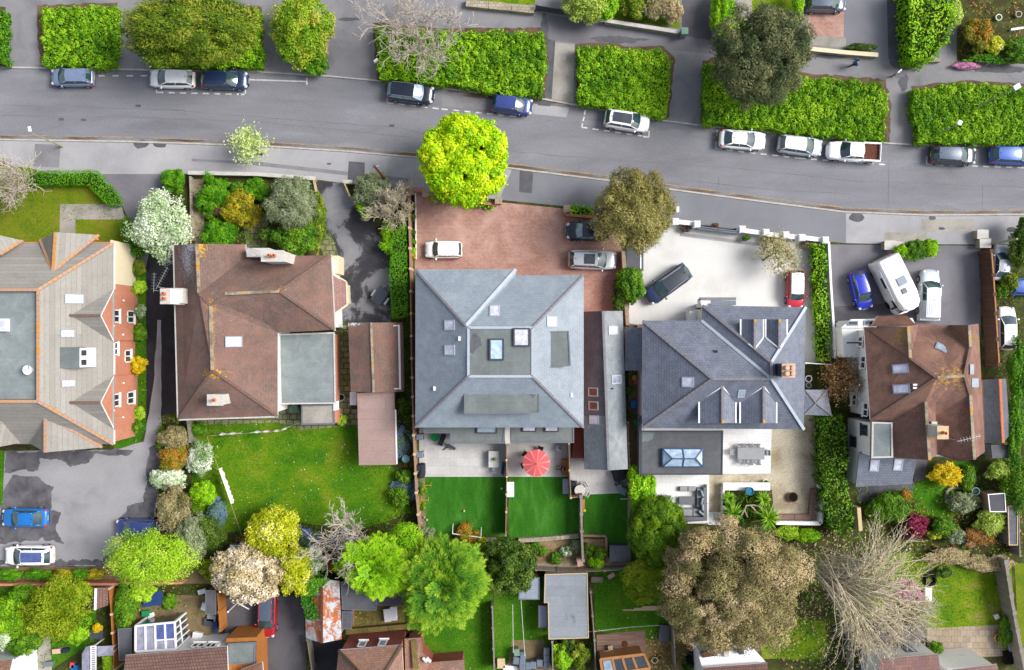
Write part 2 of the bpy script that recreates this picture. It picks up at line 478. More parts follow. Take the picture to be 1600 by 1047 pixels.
mat_ground('wet_drive',[(.42,G('#3d3c42')),(.50,G('#4b4a50')),(.54,G('#8a8a8e')),(.7,G('#9a9a9d'))],.26,30,.12,.55,10)
mat_ground('black_drive',[(.40,G('#2b2b31')),(.60,G('#3a3a41'))],.3,30,.15,.5,10)
mat_ground('wet_patch',[(.38,G('#59585d')),(.6,G('#77767b'))],.7,20,.12,.6)
mat_ground('car_park',[(.30,G('#8f8e92')),(.46,G('#a6a5a9')),(.7,G('#b3b2b6'))],.22,35,.1,.6,10)
mat_ground('plot_tarmac',[(.35,G('#77757c')),(.6,G('#8a888f'))],.25,45,.1,.8,14)
mat_ground('dark_tarmac',[(.35,G('#55545a')),(.6,G('#6b6a70'))],.3,45,.12,.8,14)
mat_ground('resin_drive',[(.3,G('#dcdad6')),(.5,G('#e9e8e5')),(.7,G('#efeeec'))],.35,45,.07,.8,12)
mat_ground('gravel',[(.35,G('#ab9d82')),(.5,G('#cdc1a9')),(.7,G('#e0d7c4'))],.35,18,.34,.95,8)
mat_ground('lawn',[(.30,G('#396c08')),(.44,G('#4c7e09')),(.56,G('#6a8c10')),(.70,G('#84902a'))],.3,16,.34,.95,5,dots=[(G('#f4f4ea'),2.2,.09)],bstr=.6)
mat_ground('rough_lawn',[(.30,G('#4f7a10')),(.43,G('#66880e')),(.56,G('#7c9416')),(.68,G('#98904c'))],.5,14,.38,.95,5,bstr=.6)
mat_ground('old_lawn',[(.3,G('#5c7a10')),(.5,G('#75861a')),(.7,G('#8a8a2c'))],.4,14,.22,.95,5,bstr=.6)
mat_ground('green_lawn',[(.3,G('#376e0c')),(.5,G('#467e0e')),(.7,G('#62881c'))],.4,16,.34,.95,5,dots=[(G('#f0f0d8'),1.6,.06)],bstr=.6)
mat_ground('turf',[(.3,G('#2b6612')),(.5,G('#377618')),(.7,G('#4c8a30'))],.7,22,.26,.9,7,stretch=(1.5,.5,1),bstr=.4)
mat_ground('bark_bed',[(.35,G('#8b7458')),(.6,G('#a98e6c'))],.8,20,.3,.95,8)
mat_ground('dirt_edge',[(.35,G('#5a4a3c')),(.6,G('#7a6650'))],.8,20,.3,.95,6)
mat_ground('mossy_yard',[(.35,G('#6f6336')),(.6,G('#8d7d4e'))],.7,20,.3,.95,7)
mat_ground('concrete',[(.35,G('#9a958c')),(.6,G('#b5b0a7'))],.5,25,.15,.9,8)
mat_ground('kerb',[(.35,G('#b9b5b0')),(.6,G('#cfcbc6'))],1.2,25,.15,.9,8)
mat_ground('white_line',[(.30,G('#a8a8ac')),(.45,G('#e0e0e0')),(.7,G('#f2f2f2'))],2.5,30,.12,.8,9)
mat_ground('crack',[(.3,G('#737379')),(.6,G('#828288'))],.6,20,.1)
mat_ground('yellow_line',[(.44,G('#918f8e')),(.54,G('#a89a7c')),(.7,G('#c0a470'))],1.3,25,.2,.85,7)
mat_ground('gutter_dirt',[(.45,G('#8e8c90')),(.55,G('#7d6a5c')),(.68,G('#5f4a3c'))],.5,20,.2,.9,7,stretch=(.4,3,1))
t_=mat_tiles('block_paving',G('#cb9f8e'),G('#b48a7d'),G('#8e6c60'),.24,.13,.014,G('#d0aca0'),(.45,.7),'pos',.85,.3,.12,.35,[(G('#7a5a4e'),.5,.62,.8)])
mat_tiles('slabs',G('#d6d4d1'),G('#c9c7c4'),G('#b3b1ae'),1.2,.8,.012,G('#dedcda'),(.5,.7),'pos',.8,.5,.06)
mat_tiles('white_slabs',G('#f4f4f4',1.1),G('#eeeeee',1.1),G('#dcdcdc'),1.0,.8,.01,None,(.5,.7),'pos',.75,.5,.04)
mat_tiles('crazy_paving',G('#a59c86'),G('#8f8873'),G('#55642a'),.7,.55,.06,G('#6b7a30'),(.5,.62),'pos',.9,.9,.2)
mat_tiles('sandstone',G('#b8a893'),G('#a4937d'),G('#7c6f5d'),.6,.6,.02,G('#b7a58f'),(.5,.65),'pos',.9,.6,.12)
mat_tiles('decking',G('#a38476'),G('#8f7165'),G('#5f4a40'),3,.15,.014,None,(.5,.65),'pos',.8,.6,.15)
mat_tiles('grey_tile',G('#aba7a0'),G('#9d9992'),G('#8b8781'),14,.42,.02,G('#8f8b86'),(.5,.75),'uv',.85,.5,.14,.5,[(G('#d88a2c'),.7,.72,.8),(G('#6f6a58'),2.2,.66,.8)])
mat_tiles('brown_tile',G('#8a736a'),G('#79655d'),G('#594b47'),.2,.14,.012,G('#906e61'),(.42,.66),'uv',.9,.3,.18,.5,[(G('#c9b7a7'),9,.63,.67),(G('#57523a'),.9,.66,.9),(G('#8d6a66'),.5,.55,.75)],spots=[(W(332,585,7.6),(2.2,.9,2),G('#e0a422'),6,.46),(W(329,478,7.7),(.8,1.1,2),G('#e0a422'),6,.47),(W(331,530,7.7),(.35,5.5,2),G('#d8a030'),5,.47),(W(312,385,7.5),(.9,1.6,2),G('#e0a422'),5,.46),(W(298,385,7),(.9,.7,3),G('#dcdce0'),4,.4),(W(293,405,6.5),(1.8,3.2,3),G('#cfccd2'),9,.45),(W(552,507,3),(1.2,.3,3),G('#e4e4e8'),6,.44),(W(438,452,7.7),(.6,.5,2),G('#e0a422'),6,.44)],ma=.3,mottle=11)
mat_tiles('red_brown_tile',G('#8f6c60'),G('#806056'),G('#5c443c'),.24,.2,.012,G('#9e7868'),(.42,.68),'uv',.9,.35,.16,.5,[(G('#b08a5a'),5,.70,.75)],spots=[(W(1475,592,8),(1.5,1.5,4),G('#cfa04a'),3,.46),(W(1498,588,8),(1.4,1.8,4),G('#cfa04a'),3,.46),(W(1410,520,7),(1.2,2.0,4),G('#a08050'),3,.42),(W(1505,530,6),(2.5,1.2,4),G('#8a7040'),2,.46)],ma=.22,mottle=10)
mat_tiles('clay_tile',G('#b38a72'),G('#9c7563'),G('#6e5145'),.26,.22,.015,G('#8d7470'),(.45,.7),'uv',.9,.35,.16,.5)
mat_tiles('pink_tile',G('#a8847a'),G('#9a766e'),G('#74574f'),.3,.3,.016,G('#8f7178'),(.45,.7),'uv',.9,.35,.16,.5)
mat_tiles('pantile',G('#94736a'),G('#84665e'),G('#5d4741'),.28,.3,.03,None,(.45,.7),'uv',.9,.35,.12,.5)
mat_tiles('blue_slate',G('#99a4b0'),G('#909ba7'),G('#7c8793'),.3,.25,.012,G('#a3adb6'),(.45,.75),'uv',.55,.4,.08)
mat_tiles('annex_slate',G('#8d969d'),G('#7f878e'),G('#666d74'),.3,.22,.014,G('#a1a6a6'),(.45,.75),'uv',.55,.4,.1,.5,[(G('#c7a94a'),.6,.76,.84)])
mat_tiles('dark_or_shaded_slate',G('#6c6e78'),G('#62646e'),G('#50525c'),.3,.22,.014,G('#7a7a82'),(.45,.75),'uv',.65,.4,.12)  # plain dark slate on sheds; painted-in shade and reflection on the annex slope
mat_tiles('dark_slate',G('#828897'),G('#737988'),G('#5b6170'),.3,.25,.018,G('#8a90a0'),(.45,.75),'uv',.5,.4,.07)
mat_tiles('grey_felt',G('#7c8484'),G('#757d7d'),G('#697171'),1.0,6,.015,G('#868d8c'),(.45,.7),'pos',.8,.4,.1)
mat_tiles('dark_felt',G('#63666b'),G('#5d6065'),G('#53565b'),1.6,1.2,.012,G('#6b6e72'),(.45,.7),'pos',.75,.4,.08)
mat_tiles('green_felt',G('#8e9799'),G('#879092'),G('#767f82'),6,1.0,.012,G('#9ba5a3'),(.45,.7),'pos',.8,.4,.1)
mat_tiles('shed_felt',G('#9aa0a8'),G('#92989f'),G('#868c93'),6,.95,.015,G('#5c6068'),(.6,.78),'pos',.8,.6,.12,.7)
mat_tiles('pink_felt',G('#b59a93'),G('#ab918a'),G('#95807a'),6,1.0,.012,G('#8f7a77'),(.55,.75),'pos',.85,.5,.1,.5)
mat_tiles('rust_sheet',G('#c9d2d8'),G('#bfc8ce'),G('#a9b2b8'),3,.3,.02,G('#b0643a'),(.46,.54),'pos',.7,.5,.12,.9,[(G('#c47a4e'),1.6,.55,.62)])
mat_tiles('brick',G('#da8a68'),G('#cc7c5c'),G('#d4a490'),.22,.075,.01,None,(.5,.7),'uv',.9,.5,.08)
mat_tiles('red_brick',G('#a4503f'),G('#954636'),G('#a9766a'),.22,.075,.01,None,(.5,.7),'uv',.9,.5,.1)
mat_tiles('timber',G('#b5957a'),G('#a5856c'),G('#806650'),.15,3,.01,None,(.5,.7),'uv',.85,.5,.12)
mat_tiles('old_timber',G('#a39c92'),G('#948d83'),G('#77716a'),.14,3,.012,G('#7d8068'),(.55,.75),'uv',.9,.6,.15)
mat_tiles('orange_timber',G('#bd7a3c'),G('#b07036'),G('#8a5528'),.14,3,.01,None,(.5,.7),'uv',.8,.5,.1)
mat_tiles('brown_timber',G('#6b4c3c'),G('#5d4134'),G('#3f2c24'),.2,3,.02,None,(.5,.7),'uv',.85,.5,.2)
mat_tiles('stone',G('#c0b49f'),G('#a99d88'),G('#7d7463'),.45,.3,.02,G('#8f8c78'),(.5,.7),'uv',.9,.7,.2)
mat_plain('render_wall',G('#f0efec',1.15),.8,.3,var=.05)
mat_plain('cream_wall',G('#efe2c0'),.8,.3,var=.04)
mat_plain('white_paint',G('#f4f4f4',1.2),.5,.4,var=.04)
mat_plain('white_plastic',G('#f0f0f4',1.2),.35,.5,var=.04)
mat_ground('ridge_buff',[(.4,G('#8f8170')),(.5,G('#b0a48e')),(.56,G('#b8ac98')),(.64,G('#d89c2c'))],.9,9,.25)
mat_ground('ridge_orange',[(.42,G('#c4a08a')),(.52,G('#cda07c')),(.62,G('#e09a3c'))],.45,9,.15)
mat_plain('ridge_slate',G('#8d8a90'),.8,.3,var=.15)
mat_plain('ridge_light',G('#bcc6d2'),.6,.3,var=.1)
mat_plain('ridge_brown',G('#836a5f'),.9,.2,var=.2)
mat_plain('lichen',G('#d8a440'),.95,.1,var=.2)
mat_plain('lead',G('#9aa4b4'),.5,.4,var=.12)
mat_plain('dark_trim',G('#454a55'),.5,.4,var=.1)
mat_plain('grey_trim',G('#777c84'),.5,.4,var=.1)
mat_plain('cement',G('#d6d2cb'),.9,.2,var=.15,scale=3)
mat_plain('terracotta',G('#d9825c'),.8,.3,var=.12)
mat_plain('pale_clay',G('#e6bfa6'),.8,.3,var=.1)
mat_plain('soot',G('#161412'),.9,.2)
mat_plain('black_plastic',G('#2c2f35'),.45,.4,var=.15)
mat_plain('tyre',G('#222225'),.85,.2)
mat_plain('dark_metal',G('#50545c'),.4,.5,var=.1)
mat_plain('alloy',G('#b5b7ba'),.35,.5,.5)
mat_plain('steel',G('#b3b8bd'),.4,.5,.4)
mat_plain('bark',G('#83776a'),.9,.2,var=.3,scale=6)
mat_plain('dark_bark',G('#5f5245'),.9,.2,var=.3,scale=6)
mat_plain('pale_bark',G('#b3a794'),.9,.2,var=.2,scale=5)
mat_plain('grey_twig',G('#dccfc0'),.9,.2,var=.2,scale=5)
mat_plain('brown_twig',G('#9c7f60'),.9,.2,var=.25,scale=5)
mat_plain('tan_twig',G('#dccfb4'),.9,.2,var=.25,scale=5)
mat_plain('hedge_core',G('#34421a'),.95,.1,var=.35,scale=5)
mat_plain('wood',G('#b98250'),.7,.3,var=.15,scale=5)
mat_plain('pale_wood',G('#dcc49c'),.8,.3,var=.12,scale=5)
mat_plain('grey_fabric',G('#a9abb0'),.9,.2,var=.08)
mat_plain('dark_fabric',G('#33373f'),.9,.2,var=.15)
mat_plain('bin_grey',G('#76808f'),.5,.4,var=.12)
mat_plain('bin_green',G('#7ba08a'),.5,.4,var=.12)
mat_plain('teal',G('#1e7ca0'),.6,.3,var=.1)
mat_plain('pale_teal',G('#7fb4c4'),.5,.4,var=.1)
mat_plain('tarp_blue',G('#2f4a86'),.6,.3,var=.15)
mat_plain('bright_blue',G('#2a7fd0'),.6,.3,var=.1)
mat_plain('bright_green',G('#1f9a58'),.6,.3,var=.1)
mat_plain('pink_plastic',G('#e0a8bc'),.6,.3,var=.06)
mat_plain('yellow_plastic',G('#e8c820'),.6,.3,var=.08)
mat_plain('parasol_red',G('#ee6a6c'),.85,.2,var=.04)
mat_plain('parasol_pink',G('#f7a0a0'),.85,.2,var=.04)
mat_plain('skin',G('#d6a488'),.6,.4,var=.04)
mat_plain('hair',G('#4a3526'),.7,.3,var=.2)
mat_plain('navy_cloth',G('#2c3350'),.9,.2,var=.12)
mat_plain('grey_cloth',G('#6f727a'),.9,.2,var=.12)
mat_plain('white_cloth',G('#fafafa',1.2),.9,.2,var=.03)
mat_plain('rust',G('#6b4030'),.9,.2,var=.3,scale=6)
mat_plain('creosote',G('#6a3e34'),.9,.2,var=.25,scale=4)
mat_plain('lamp_post',G('#a8a886'),.6,.3,var=.1)
mat_plain('red_light',G('#d8303c'),.3,.5,var=.08)
mat_plain('head_light',G('#dfe4ea'),.15,.6,var=.08)
mat_plain('plate_yellow',G('#e8c53a'),.5,.4,var=.05)
mat_glass('car_glass',G('#3c5a5e',.8))
mat_glass('clear_glass',G('#a9bfd0',.9),.06,1.7)
mat_glass('sky_tint_glass',G('#dfdff2'),.12,1.5)  # pale base colour paints in the bright sky mirrored by roof glass
mat_glass('dark_glass',G('#3f4a52',.8),.05,1.9)
mat_glass('blue_glass',G('#c4dcf8'),.06,1.7)
mat_glass('brick_reflect_glass',G('#7d4a42'),.08,1.6)  # brown base colour stands in for the brick wall's reflection
mat_glass('solar_glass',G('#5a6ba8'),.08,1.7)
mat_glass('shade_glass',G('#a5a5b8'),.1,1.6)
for n_,c_,me_ in(('steel_blue','#7f8fae',.35),('white','#ffffff',0),('navy','#2b3a5c',.3),('black','#1f2a3a',.3),('deep_blue','#3a4a8c',.35),('silver','#c9ced6',.4),('charcoal','#3d434c',.3),('mid_blue','#3c62b0',.35),('red','#c8283c',.1),('royal_blue','#2338c8',.2),('azure','#1f78c8',.25),('cherry','#b0182c',.2),('ivory','#fffefb',0),('gunmetal','#5a6578',.4)):
 mat_paint('paint_'+n_,G(c_,1.2),.28,me_*.5)
for n_,st in dict(lime=['#6cac00','#94cc00','#bce400','#d8f010','#ecf830'],bank=['#34600c','#56900e','#7cb010','#9ccc18','#bce03c'],bank_dark=['#24500e','#38700e','#50900c','#70a814','#849c38'],olive=['#545424','#74703a','#908848','#aca45c','#c8bc7c'],dark_olive=['#36482a','#4a5c36','#626c42','#7c7e52','#98946a'],yellow_olive=['#3c5a0c','#567414','#748e1a','#92a02c','#b0ac4c'],pale_lime=['#a4c05c','#bcd274','#cee08c','#dcec9c'],blossom=['#8cb06c','#b8d09c','#d4e4bc','#e6f0d4','#f0f6e4'],gold=['#4a5c10','#8c8c18','#c0b024','#dccc3c'],box=['#3a7608','#50900a','#66a410','#7eb81c'],clipped=['#3c780a','#4c8c0c','#60a410','#72b41c'],silver=['#6a7a4c','#849068','#98a47c','#aab48e'],mid=['#34600e','#4e7e14','#6a981a','#84ac28'],dark=['#243c10','#365414','#4c6c1c','#648028','#80943c'],bright=['#5c9804','#7cb808','#98cc14','#b4dc30'],rhodo=['#4c8010','#6c9c18','#90b420','#b4c834','#c8a458'],yellow=['#8c9c08','#acb810','#c8d01c','#e0e034','#f0eeb0'],cream=['#9c9058','#ccb888','#e4d2ac','#f0e4cc','#f8f0e0'],rusty=['#8a6c3c','#a8783a','#c08a48','#b89c78'],brownolive=['#5a6034','#7a7444','#94845a','#8c8a52','#b8a478','#d4be98','#a09458','#c8ac88'],conifer=['#245818','#3c7818','#60981a','#94bc28','#c4d448'],round_green=['#2c5004','#426a06','#588206','#70940e','#86a01c'],roundolive=['#5c7c08','#7c980c','#9cae1c','#b0b83c'],orange=['#5c7420','#8a8c20','#b48c28','#cc7838'],tan=['#586628','#887f4c','#a89a6c','#b4ac88','#7c8a44'],whiteflower=['#4c7c2c','#8aa868','#dfe8cc','#f4f6ec'],purple=['#5c1830','#80203e','#983052','#a84060'],pink=['#d884b8','#eca4cc','#f4bcd8'],chart=['#94b43c','#aac44c','#bcd05c','#cadc74'],sunny=['#c8a800','#e0c008','#ecd41c','#f0dc40'],birch=['#a8965c','#bca870','#9cac50','#c8b884'],ivy=['#2c5c14','#44801a','#5c981c','#8ab02c'],heather=['#7c4a54','#8c6a5c','#6c5a48'],bluebell=['#4c7c2c','#5c8a34','#7a86c4','#8c96d8'],grass=['#325e0a','#4a7a0e','#6a8c18','#8a963a'],palm=['#4c8410','#64a014','#84b41c','#a8c040'],straw=['#a89468','#bca87c','#ccbc94','#8c9440'],spring=['#82b41c','#9ccc20','#b8dc34','#ccE454']).items():
 mat_leaf('leaf_'+n_,st)
LAYER=[0]
def sheet(name,pts,z,mat,kind='structure',label=None,cat=None,world=None):
 LAYER[0]+=1;z+=LAYER[0]*5e-5
 m=MB();p=world or W2(pts,0)
 a=sum(p[i][0]*p[(i+1)%len(p)][1]-p[(i+1)%len(p)][0]*p[i][1]for i in range(len(p)))
 if a<0:p=p[::-1]
 m.add([(x,y,z)for x,y in p],[tuple(range(len(p)))])
 o=m.build(name,mat);tag(o,label,cat,None,kind);return o
sheet('ground',None,-.1,'soil',world=[(-400,-400),(400,-400),(400,400),(-400,400)])
KS=[(-900,216),(0,218),(200,221),(410,228),(540,236),(655,246),(800,263),(960,283),(1050,296),(1200,316),(1320,331),(1450,336),(1600,335),(2500,330)]
KN=[(-900,104),(0,105),(230,109),(400,112),(515,119),(590,126),(700,139),(850,155),(900,164),(1035,188),(1095,196),(1240,210),(1390,224),(1430,226),(1600,229),(2500,232)]
sheet('road',KN+KS[::-1],-.094,'asphalt')
m=MB();m.prism(W2(KS)+[(140,-110),(-140,-110)],-.095,0);tag(m.build('garden_ground','soil'),kind='structure')
m=MB();m.prism(W2(KN)+[(140,110),(-140,110)],-.095,0);tag(m.build('verge_ground','soil'),kind='structure');sheet('footpath',KN+[(2500,-30),(-900,-30)],.002,'footway')
def strip(name,line,w,z0,z1,mat,side=0,kind='structure'):
 p=[Vector(q)for q in W2(line)];m=MB()
 for a,b in zip(p[:-1],p[1:]):
  d=(b-a).normalized();n=Vector((-d.y,d.x));o=n*side
  L=(b-a).length;k=max(1,int(L/.9))if z1-z0>.05 else 1
  for i in range(k):
   e0=a+(b-a)*(i/k)+d*(.006 if k>1 else 0);e1=a+(b-a)*((i+1)/k)-d*(.006 if k>1 else 0)
   m.prism([tuple(e0-n*w/2+o),tuple(e1-n*w/2+o),tuple(e1+n*w/2+o),tuple(e0+n*w/2+o)],z0,z1)
 return tag(m.build(name,mat),kind=kind)
strip('kerb',KS[1:-1],.16,-.093,.022,'kerb')
strip('kerb',KN[1:-1],.14,-.093,.02,'kerb')
def shift(line,dy):return[(x,y+dy)for x,y in line]
strip('gutter_dirt',shift(KS[1:-1],-4),.34,-.0935,-.089,'gutter_dirt')
strip('yellow_line',shift(KS[1:-1],-7),.1,-.0935,-.0845,'yellow_line')
strip('gutter_dirt',shift(KN[6:9],5),.45,-.0935,-.089,'gutter_dirt')
pv=lambda n,pts,mat,z=.004:sheet(n,pts,z,mat)
pv('pavement',[(-300,219),(0,220),(200,223),(410,230),(540,238),(655,248),(800,265),(780,312),(640,296),(535,286),(490,280),(290,272),(120,300),(0,250),(-300,250)],'paving_light')
pv('pavement',[(800,265),(960,285),(1050,298),(1200,318),(1322,333),(1322,380),(1290,377),(1160,360),(1055,346),(930,332),(890,323),(780,312)],'paving_grey')
pv('pavement',[(1322,333),(1450,338),(1600,337),(1900,335),(1900,380),(1530,382),(1380,381),(1322,380)],'paving_light')
for pts,mt in(([(395,258),(640,285),(640,279),(395,252)],'footway'),([(545,252),(570,254),(570,284),(543,282)],'tar'),([(812,267),(833,269),(831,302),(811,300)],'tar'),([(55,225),(95,226),(92,262),(52,260)],'footway'),([(300,248),(400,253),(400,257),(300,252)],'footway'),([(1440,342),(1520,342),(1520,362),(1440,362)],'concrete'),([(1382,363),(1408,363),(1408,378),(1382,378)],'concrete'),([(1410,363),(1448,363),(1448,378),(1410,378)],'concrete')):
 sheet('pavement_patch',pts,.008,mt)
for cx,cy,r in((1456,341,7),(1471,357,6),(514,256,4),(1340,340,14),(220,226,14),(250,226,12),(1580,358,9)):
 sheet('pavement_stain',wob([(cx+r*math.cos(a)*random.uniform(.7,1.2),cy+r*.5*math.sin(a)*random.uniform(.7,1.2))for a in np.linspace(0,6.28,10)[:-1]],5,.8),.012,'tar')
def rsheet(n,pts,mat,z=-.088):return sheet(n,pts,z,mat)
for pts,mt in(([(602,132),(619,132),(618,144),(601,144)],'tar'),([(690,148),(770,156),(768,172),(690,166)],'footway'),([(800,158),(890,168),(885,183),(815,176)],'paving_light'),([(905,186),(1120,208),(1120,216),(905,194)],'footway'),([(842,155),(862,157),(860,166),(840,164)],'tar')):
 rsheet('road_patch',pts,mt)
cr=MB()
for ln in([(0,163),(120,166),(260,171),(420,184),(620,199),(660,207)],[(0,180),(240,184),(400,190),(640,214)],[(800,236),(960,250),(1150,262),(1330,282),(1600,292)],[(1080,283),(1200,296),(1330,303)],[(1095,275),(1093,298)],[(1124,276),(1122,301)],[(905,255),(904,270)],[(906,254),(912,255)],[(515,120),(600,135),(640,138)],[(480,195),(530,224)],[(270,172),(288,172),(290,180)],[(1024,196),(1022,215)],[(1390,250),(1388,330)],[(1536,290),(1536,330)]):
 p=[Vector(q)for q in W2(ln)]
 for a,b in zip(p[:-1],p[1:]):
  n=max(1,int((b-a).length/1.2));q0=a
  for i in range(n):
   q1=a.lerp(b,(i+1)/n)+Vector((random.uniform(-.04,.04),random.uniform(-.06,.06)))
   d=(q1-q0).normalized();s=Vector((-d.y,d.x))*random.uniform(.012,.028)
   cr.prism([tuple(q0-s),tuple(q1-s),tuple(q1+s),tuple(q0+s)],-.093,-.086);q0=q1
tag(cr.build('road_cracks','crack'),kind='structure')
for x,y in((215,165),(130,187),(95,186),(612,196)):
 rsheet('manhole_cover',[(x-4,y-2),(x+4,y-2),(x+4,y+2),(x-4,y+2)],'tar',-.0855)
mk=MB()
def dash(a,b,w=.13):
 a,b=Vector(W2([a])[0]),Vector(W2([b])[0]);d=(b-a).normalized();n=Vector((-d.y,d.x))*w/2
 mk.prism([tuple(a-n),tuple(b-n),tuple(b+n),tuple(a+n)],-.0935,-.0865)
def dashes(line,on=9.5,off=8.3):
 for a,b in zip(line[:-1],line[1:]):
  L=math.hypot(b[0]-a[0],b[1]-a[1]);k=0
  while k<L:
   t0,t1=k/L,min(1,(k+on)/L)
   dash((a[0]+(b[0]-a[0])*t0,a[1]+(b[1]-a[1])*t0),(a[0]+(b[0]-a[0])*t1,a[1]+(b[1]-a[1])*t1));k+=on+off
dashes([(245,144),(376,147)]);dash((244,136),(244,145));dash((383,140),(383,148));dash((373,147.3),(384,147.3))
dashes([(153,118),(232,118)],10,12);dash((390,124),(478,127));dash((479,121),(479,132))
dash((605,150),(605,160.5));dashes([(605,160),(690,170),(820,183)])
dash((915,171),(913,179));dash((913,182),(911,189));dash((910.5,192),(909,199));dash((909,198.5),(918,199.7));dashes([(926,201),(1003,212)]);dash((1005,213),(1014,214));dash((1014,214),(1014.5,204))
dash((1121,203),(1120.5,212));dash((1119.5,221),(1119,231.5));dash((1119,231.5),(1128,232.5));dashes([(1136,234),(1250,247),(1385,257)])
dash((1449,244),(1448.5,256));dash((1448.5,256),(1458,257));dashes([(1466,257.5),(1640,263)])
tag(mk.build('road_markings','white_line'),kind='structure')
for pts,mt in(([(866,66),(898,70),(896,160),(862,155)],'concrete'),([(850,58),(868,60),(862,155),(849,152)],'tar'),([(848,22),(1060,52),(1115,66),(1110,84),(1050,78),(900,68),(848,60)],'plot_tarmac'),([(1318,0),(1392,0),(1390,95),(1362,95),(1318,80)],'paving_grey'),([(1385,-20),(1424,-20),(1424,96),(1388,92)],'dark_tarmac'),([(1065,-20),(1112,-20),(1112,64),(1066,55)],'dark_tarmac'),([(1262,-20),(1320,-20),(1318,58),(1262,56)],'block_paving'),([(1262,56),(1322,58),(1322,74),(1262,70)],'concrete'),([(1420,100),(1640,118),(1640,140),(1424,126)],'footway')):
 sheet('path',pts,.006,mt)
for pts in([(728,-20),(836,-20),(836,8),(728,2)],[(900,-20),(1062,-20),(1062,44),(960,30),(900,12)],[(1175,-20),(1242,-20),(1242,30),(1175,30)]):
 sheet('lawn',pts,.006,'rough_lawn')
sheet('flower_bed',[(1495,-20),(1700,-20),(1700,105),(1495,95)],.006,'soil')
sheet('path',[(1152,-20),(1174,-20),(1176,50),(1154,50)],.008,'concrete')
for cx,cy,rx,ry in((850,40,6,26),(1410,100,26,10),(1300,88,40,4),(548,30,20,3),(180,40,4,30),(1412,130,8,16),(960,62,50,6),(1560,108,60,6)):
 sheet('path_stain',wob([(cx+rx*math.cos(a)*random.uniform(.6,1.2),cy+ry*math.sin(a)*random.uniform(.6,1.2))for a in np.linspace(0,6.28,14)[:-1]],6,1.2),.0115,'tar')
P=lambda n,pts,mat,z=.006,wa=0:sheet(n,wob(pts,14,wa)if wa else pts,z,mat)
P('lawn',[(-60,255),(45,262),(150,290),(200,340),(218,400),(150,400),(0,400),(-60,400)],'old_lawn',.009)
P('path',[(94,319),(190,319),(195,343),(118,343),(118,380),(93,380)],'concrete',.013)
P('drive',[(158,272),(268,272),(262,380),(250,420),(215,420),(212,395),(205,350),(180,300)],'plot_tarmac',.010)
P('drive',[(245,330),(290,340),(286,640),(250,650),(248,700),(230,700),(228,420)],'black_drive',.014)
P('car_park',[(8,705),(180,703),(225,690),(240,600),(246,500),(252,500),(252,690),(246,780),(240,830),(240,885),(0,885),(0,705)],'car_park',.018,.8)
for pts in([(8,706),(60,705),(150,704),(215,700),(200,712),(150,708),(140,722),(110,730),(95,718),(62,716),(60,735),(20,738),(8,740)],[(0,780),(20,742),(60,745),(84,760),(80,800),(70,830),(60,845),(0,850)],[(0,875),(160,876),(190,850),(185,810),(200,790),(240,780),(244,835),(240,884),(0,884)],[(232,700),(252,690),(246,785),(226,790)],[(60,790),(95,800),(88,830),(100,850),(70,845)]):
 sheet('wet_patch',wob(wob(pts,9,3),3,1.3),.0195,'wet_patch')
P('verge',[(178,380),(228,400),(228,670),(215,700),(178,702)],'green_lawn',.008)
P('verge',[(-60,704),(8,704),(4,790),(-60,790)],'green_lawn',.022)
P('flower_bed',[(-60,886),(330,886),(330,912),(-60,912)],'earth',.008)
P('front_garden',[(298,282),(495,284),(516,380),(530,430),(298,390)],'soil',.008)
P('path',[(302,280),(318,280),(320,385),(304,385)],'sandstone',.012)
P('path',[(380,350),(412,330),(420,350),(416,385),(385,385)],'crazy_paving',.012)
P('path',[(500,362),(520,372),(532,410),(520,430),(497,380)],'crazy_paving',.012)
P('drive',[(493,285),(536,285),(545,305),(572,320),(605,395),(612,470),(610,505),(520,505),(520,440),(528,400),(505,345)],'wet_drive',.010,.6)
P('lawn',[(300,655),(560,655),(600,680),(612,730),(640,760),(640,800),(560,830),(430,810),(330,840),(300,800)],'lawn',.008,1.5)
P('path',[(435,632),(560,640),(560,664),(470,672),(435,660),(295,664),(295,652),(435,650)],'crazy_paving',.013)
P('path',[(524,508),(544,508),(548,640),(526,640)],'crazy_paving',.013)
P('flower_bed',[(620,520),(642,500),(652,740),(620,740),(615,700)],'soil',.012,1)
P('drive',[(648,294),(780,316),(890,327),(960,335),(974,400),(972,490),(900,490),(900,430),(648,430)],'block_paving',.010)
P('patio',[(655,660),(795,660),(795,745),(655,745)],'slabs',.010)
P('patio',[(795,660),(892,660),(892,745),(795,745)],'slabs',.010)
P('patio',[(890,715),(985,715),(985,772),(890,775)],'slabs',.012)
P('artificial_turf',[(662,745),(791,745),(791,838),(662,838)],'turf',.012)
P('artificial_turf',[(795,745),(888,745),(890,778),(905,778),(907,836),(795,842)],'turf',.012)
P('artificial_turf',[(912,773),(983,770),(984,852),(950,850),(948,840),(912,836)],'turf',.015)
P('artificial_turf',[(965,771),(972,771),(972,852),(965,852)],'turf',.019)
P('flower_bed',[(656,745),(664,745),(666,840),(656,840)],'earth',.014)
P('flower_bed',[(838,846),(948,842),(950,876),(838,884)],'bark_bed',.012,1)
P('path',[(840,880),(985,868),(985,882),(840,890)],'sandstone',.016)
P('drive',[(1002,400),(1000,360),(1055,352),(1160,362),(1290,380),(1296,560),(1258,570),(1258,500),(1010,510),(980,505),(988,440)],'resin_drive',.010)
strip('drain_strip',[(1062,366),(1200,384)],.35,.0,.0145,'paving_light')
strip('drain_strip',[(1272,385),(1278,560)],.5,.0,.0145,'paving_light')
strip('path_border',[(1092,508),(1092,467),(1150,467)],.3,.0,.0145,'paving_grey')
P('patio',[(1128,665),(1206,665),(1204,740),(1128,740)],'white_slabs',.012)
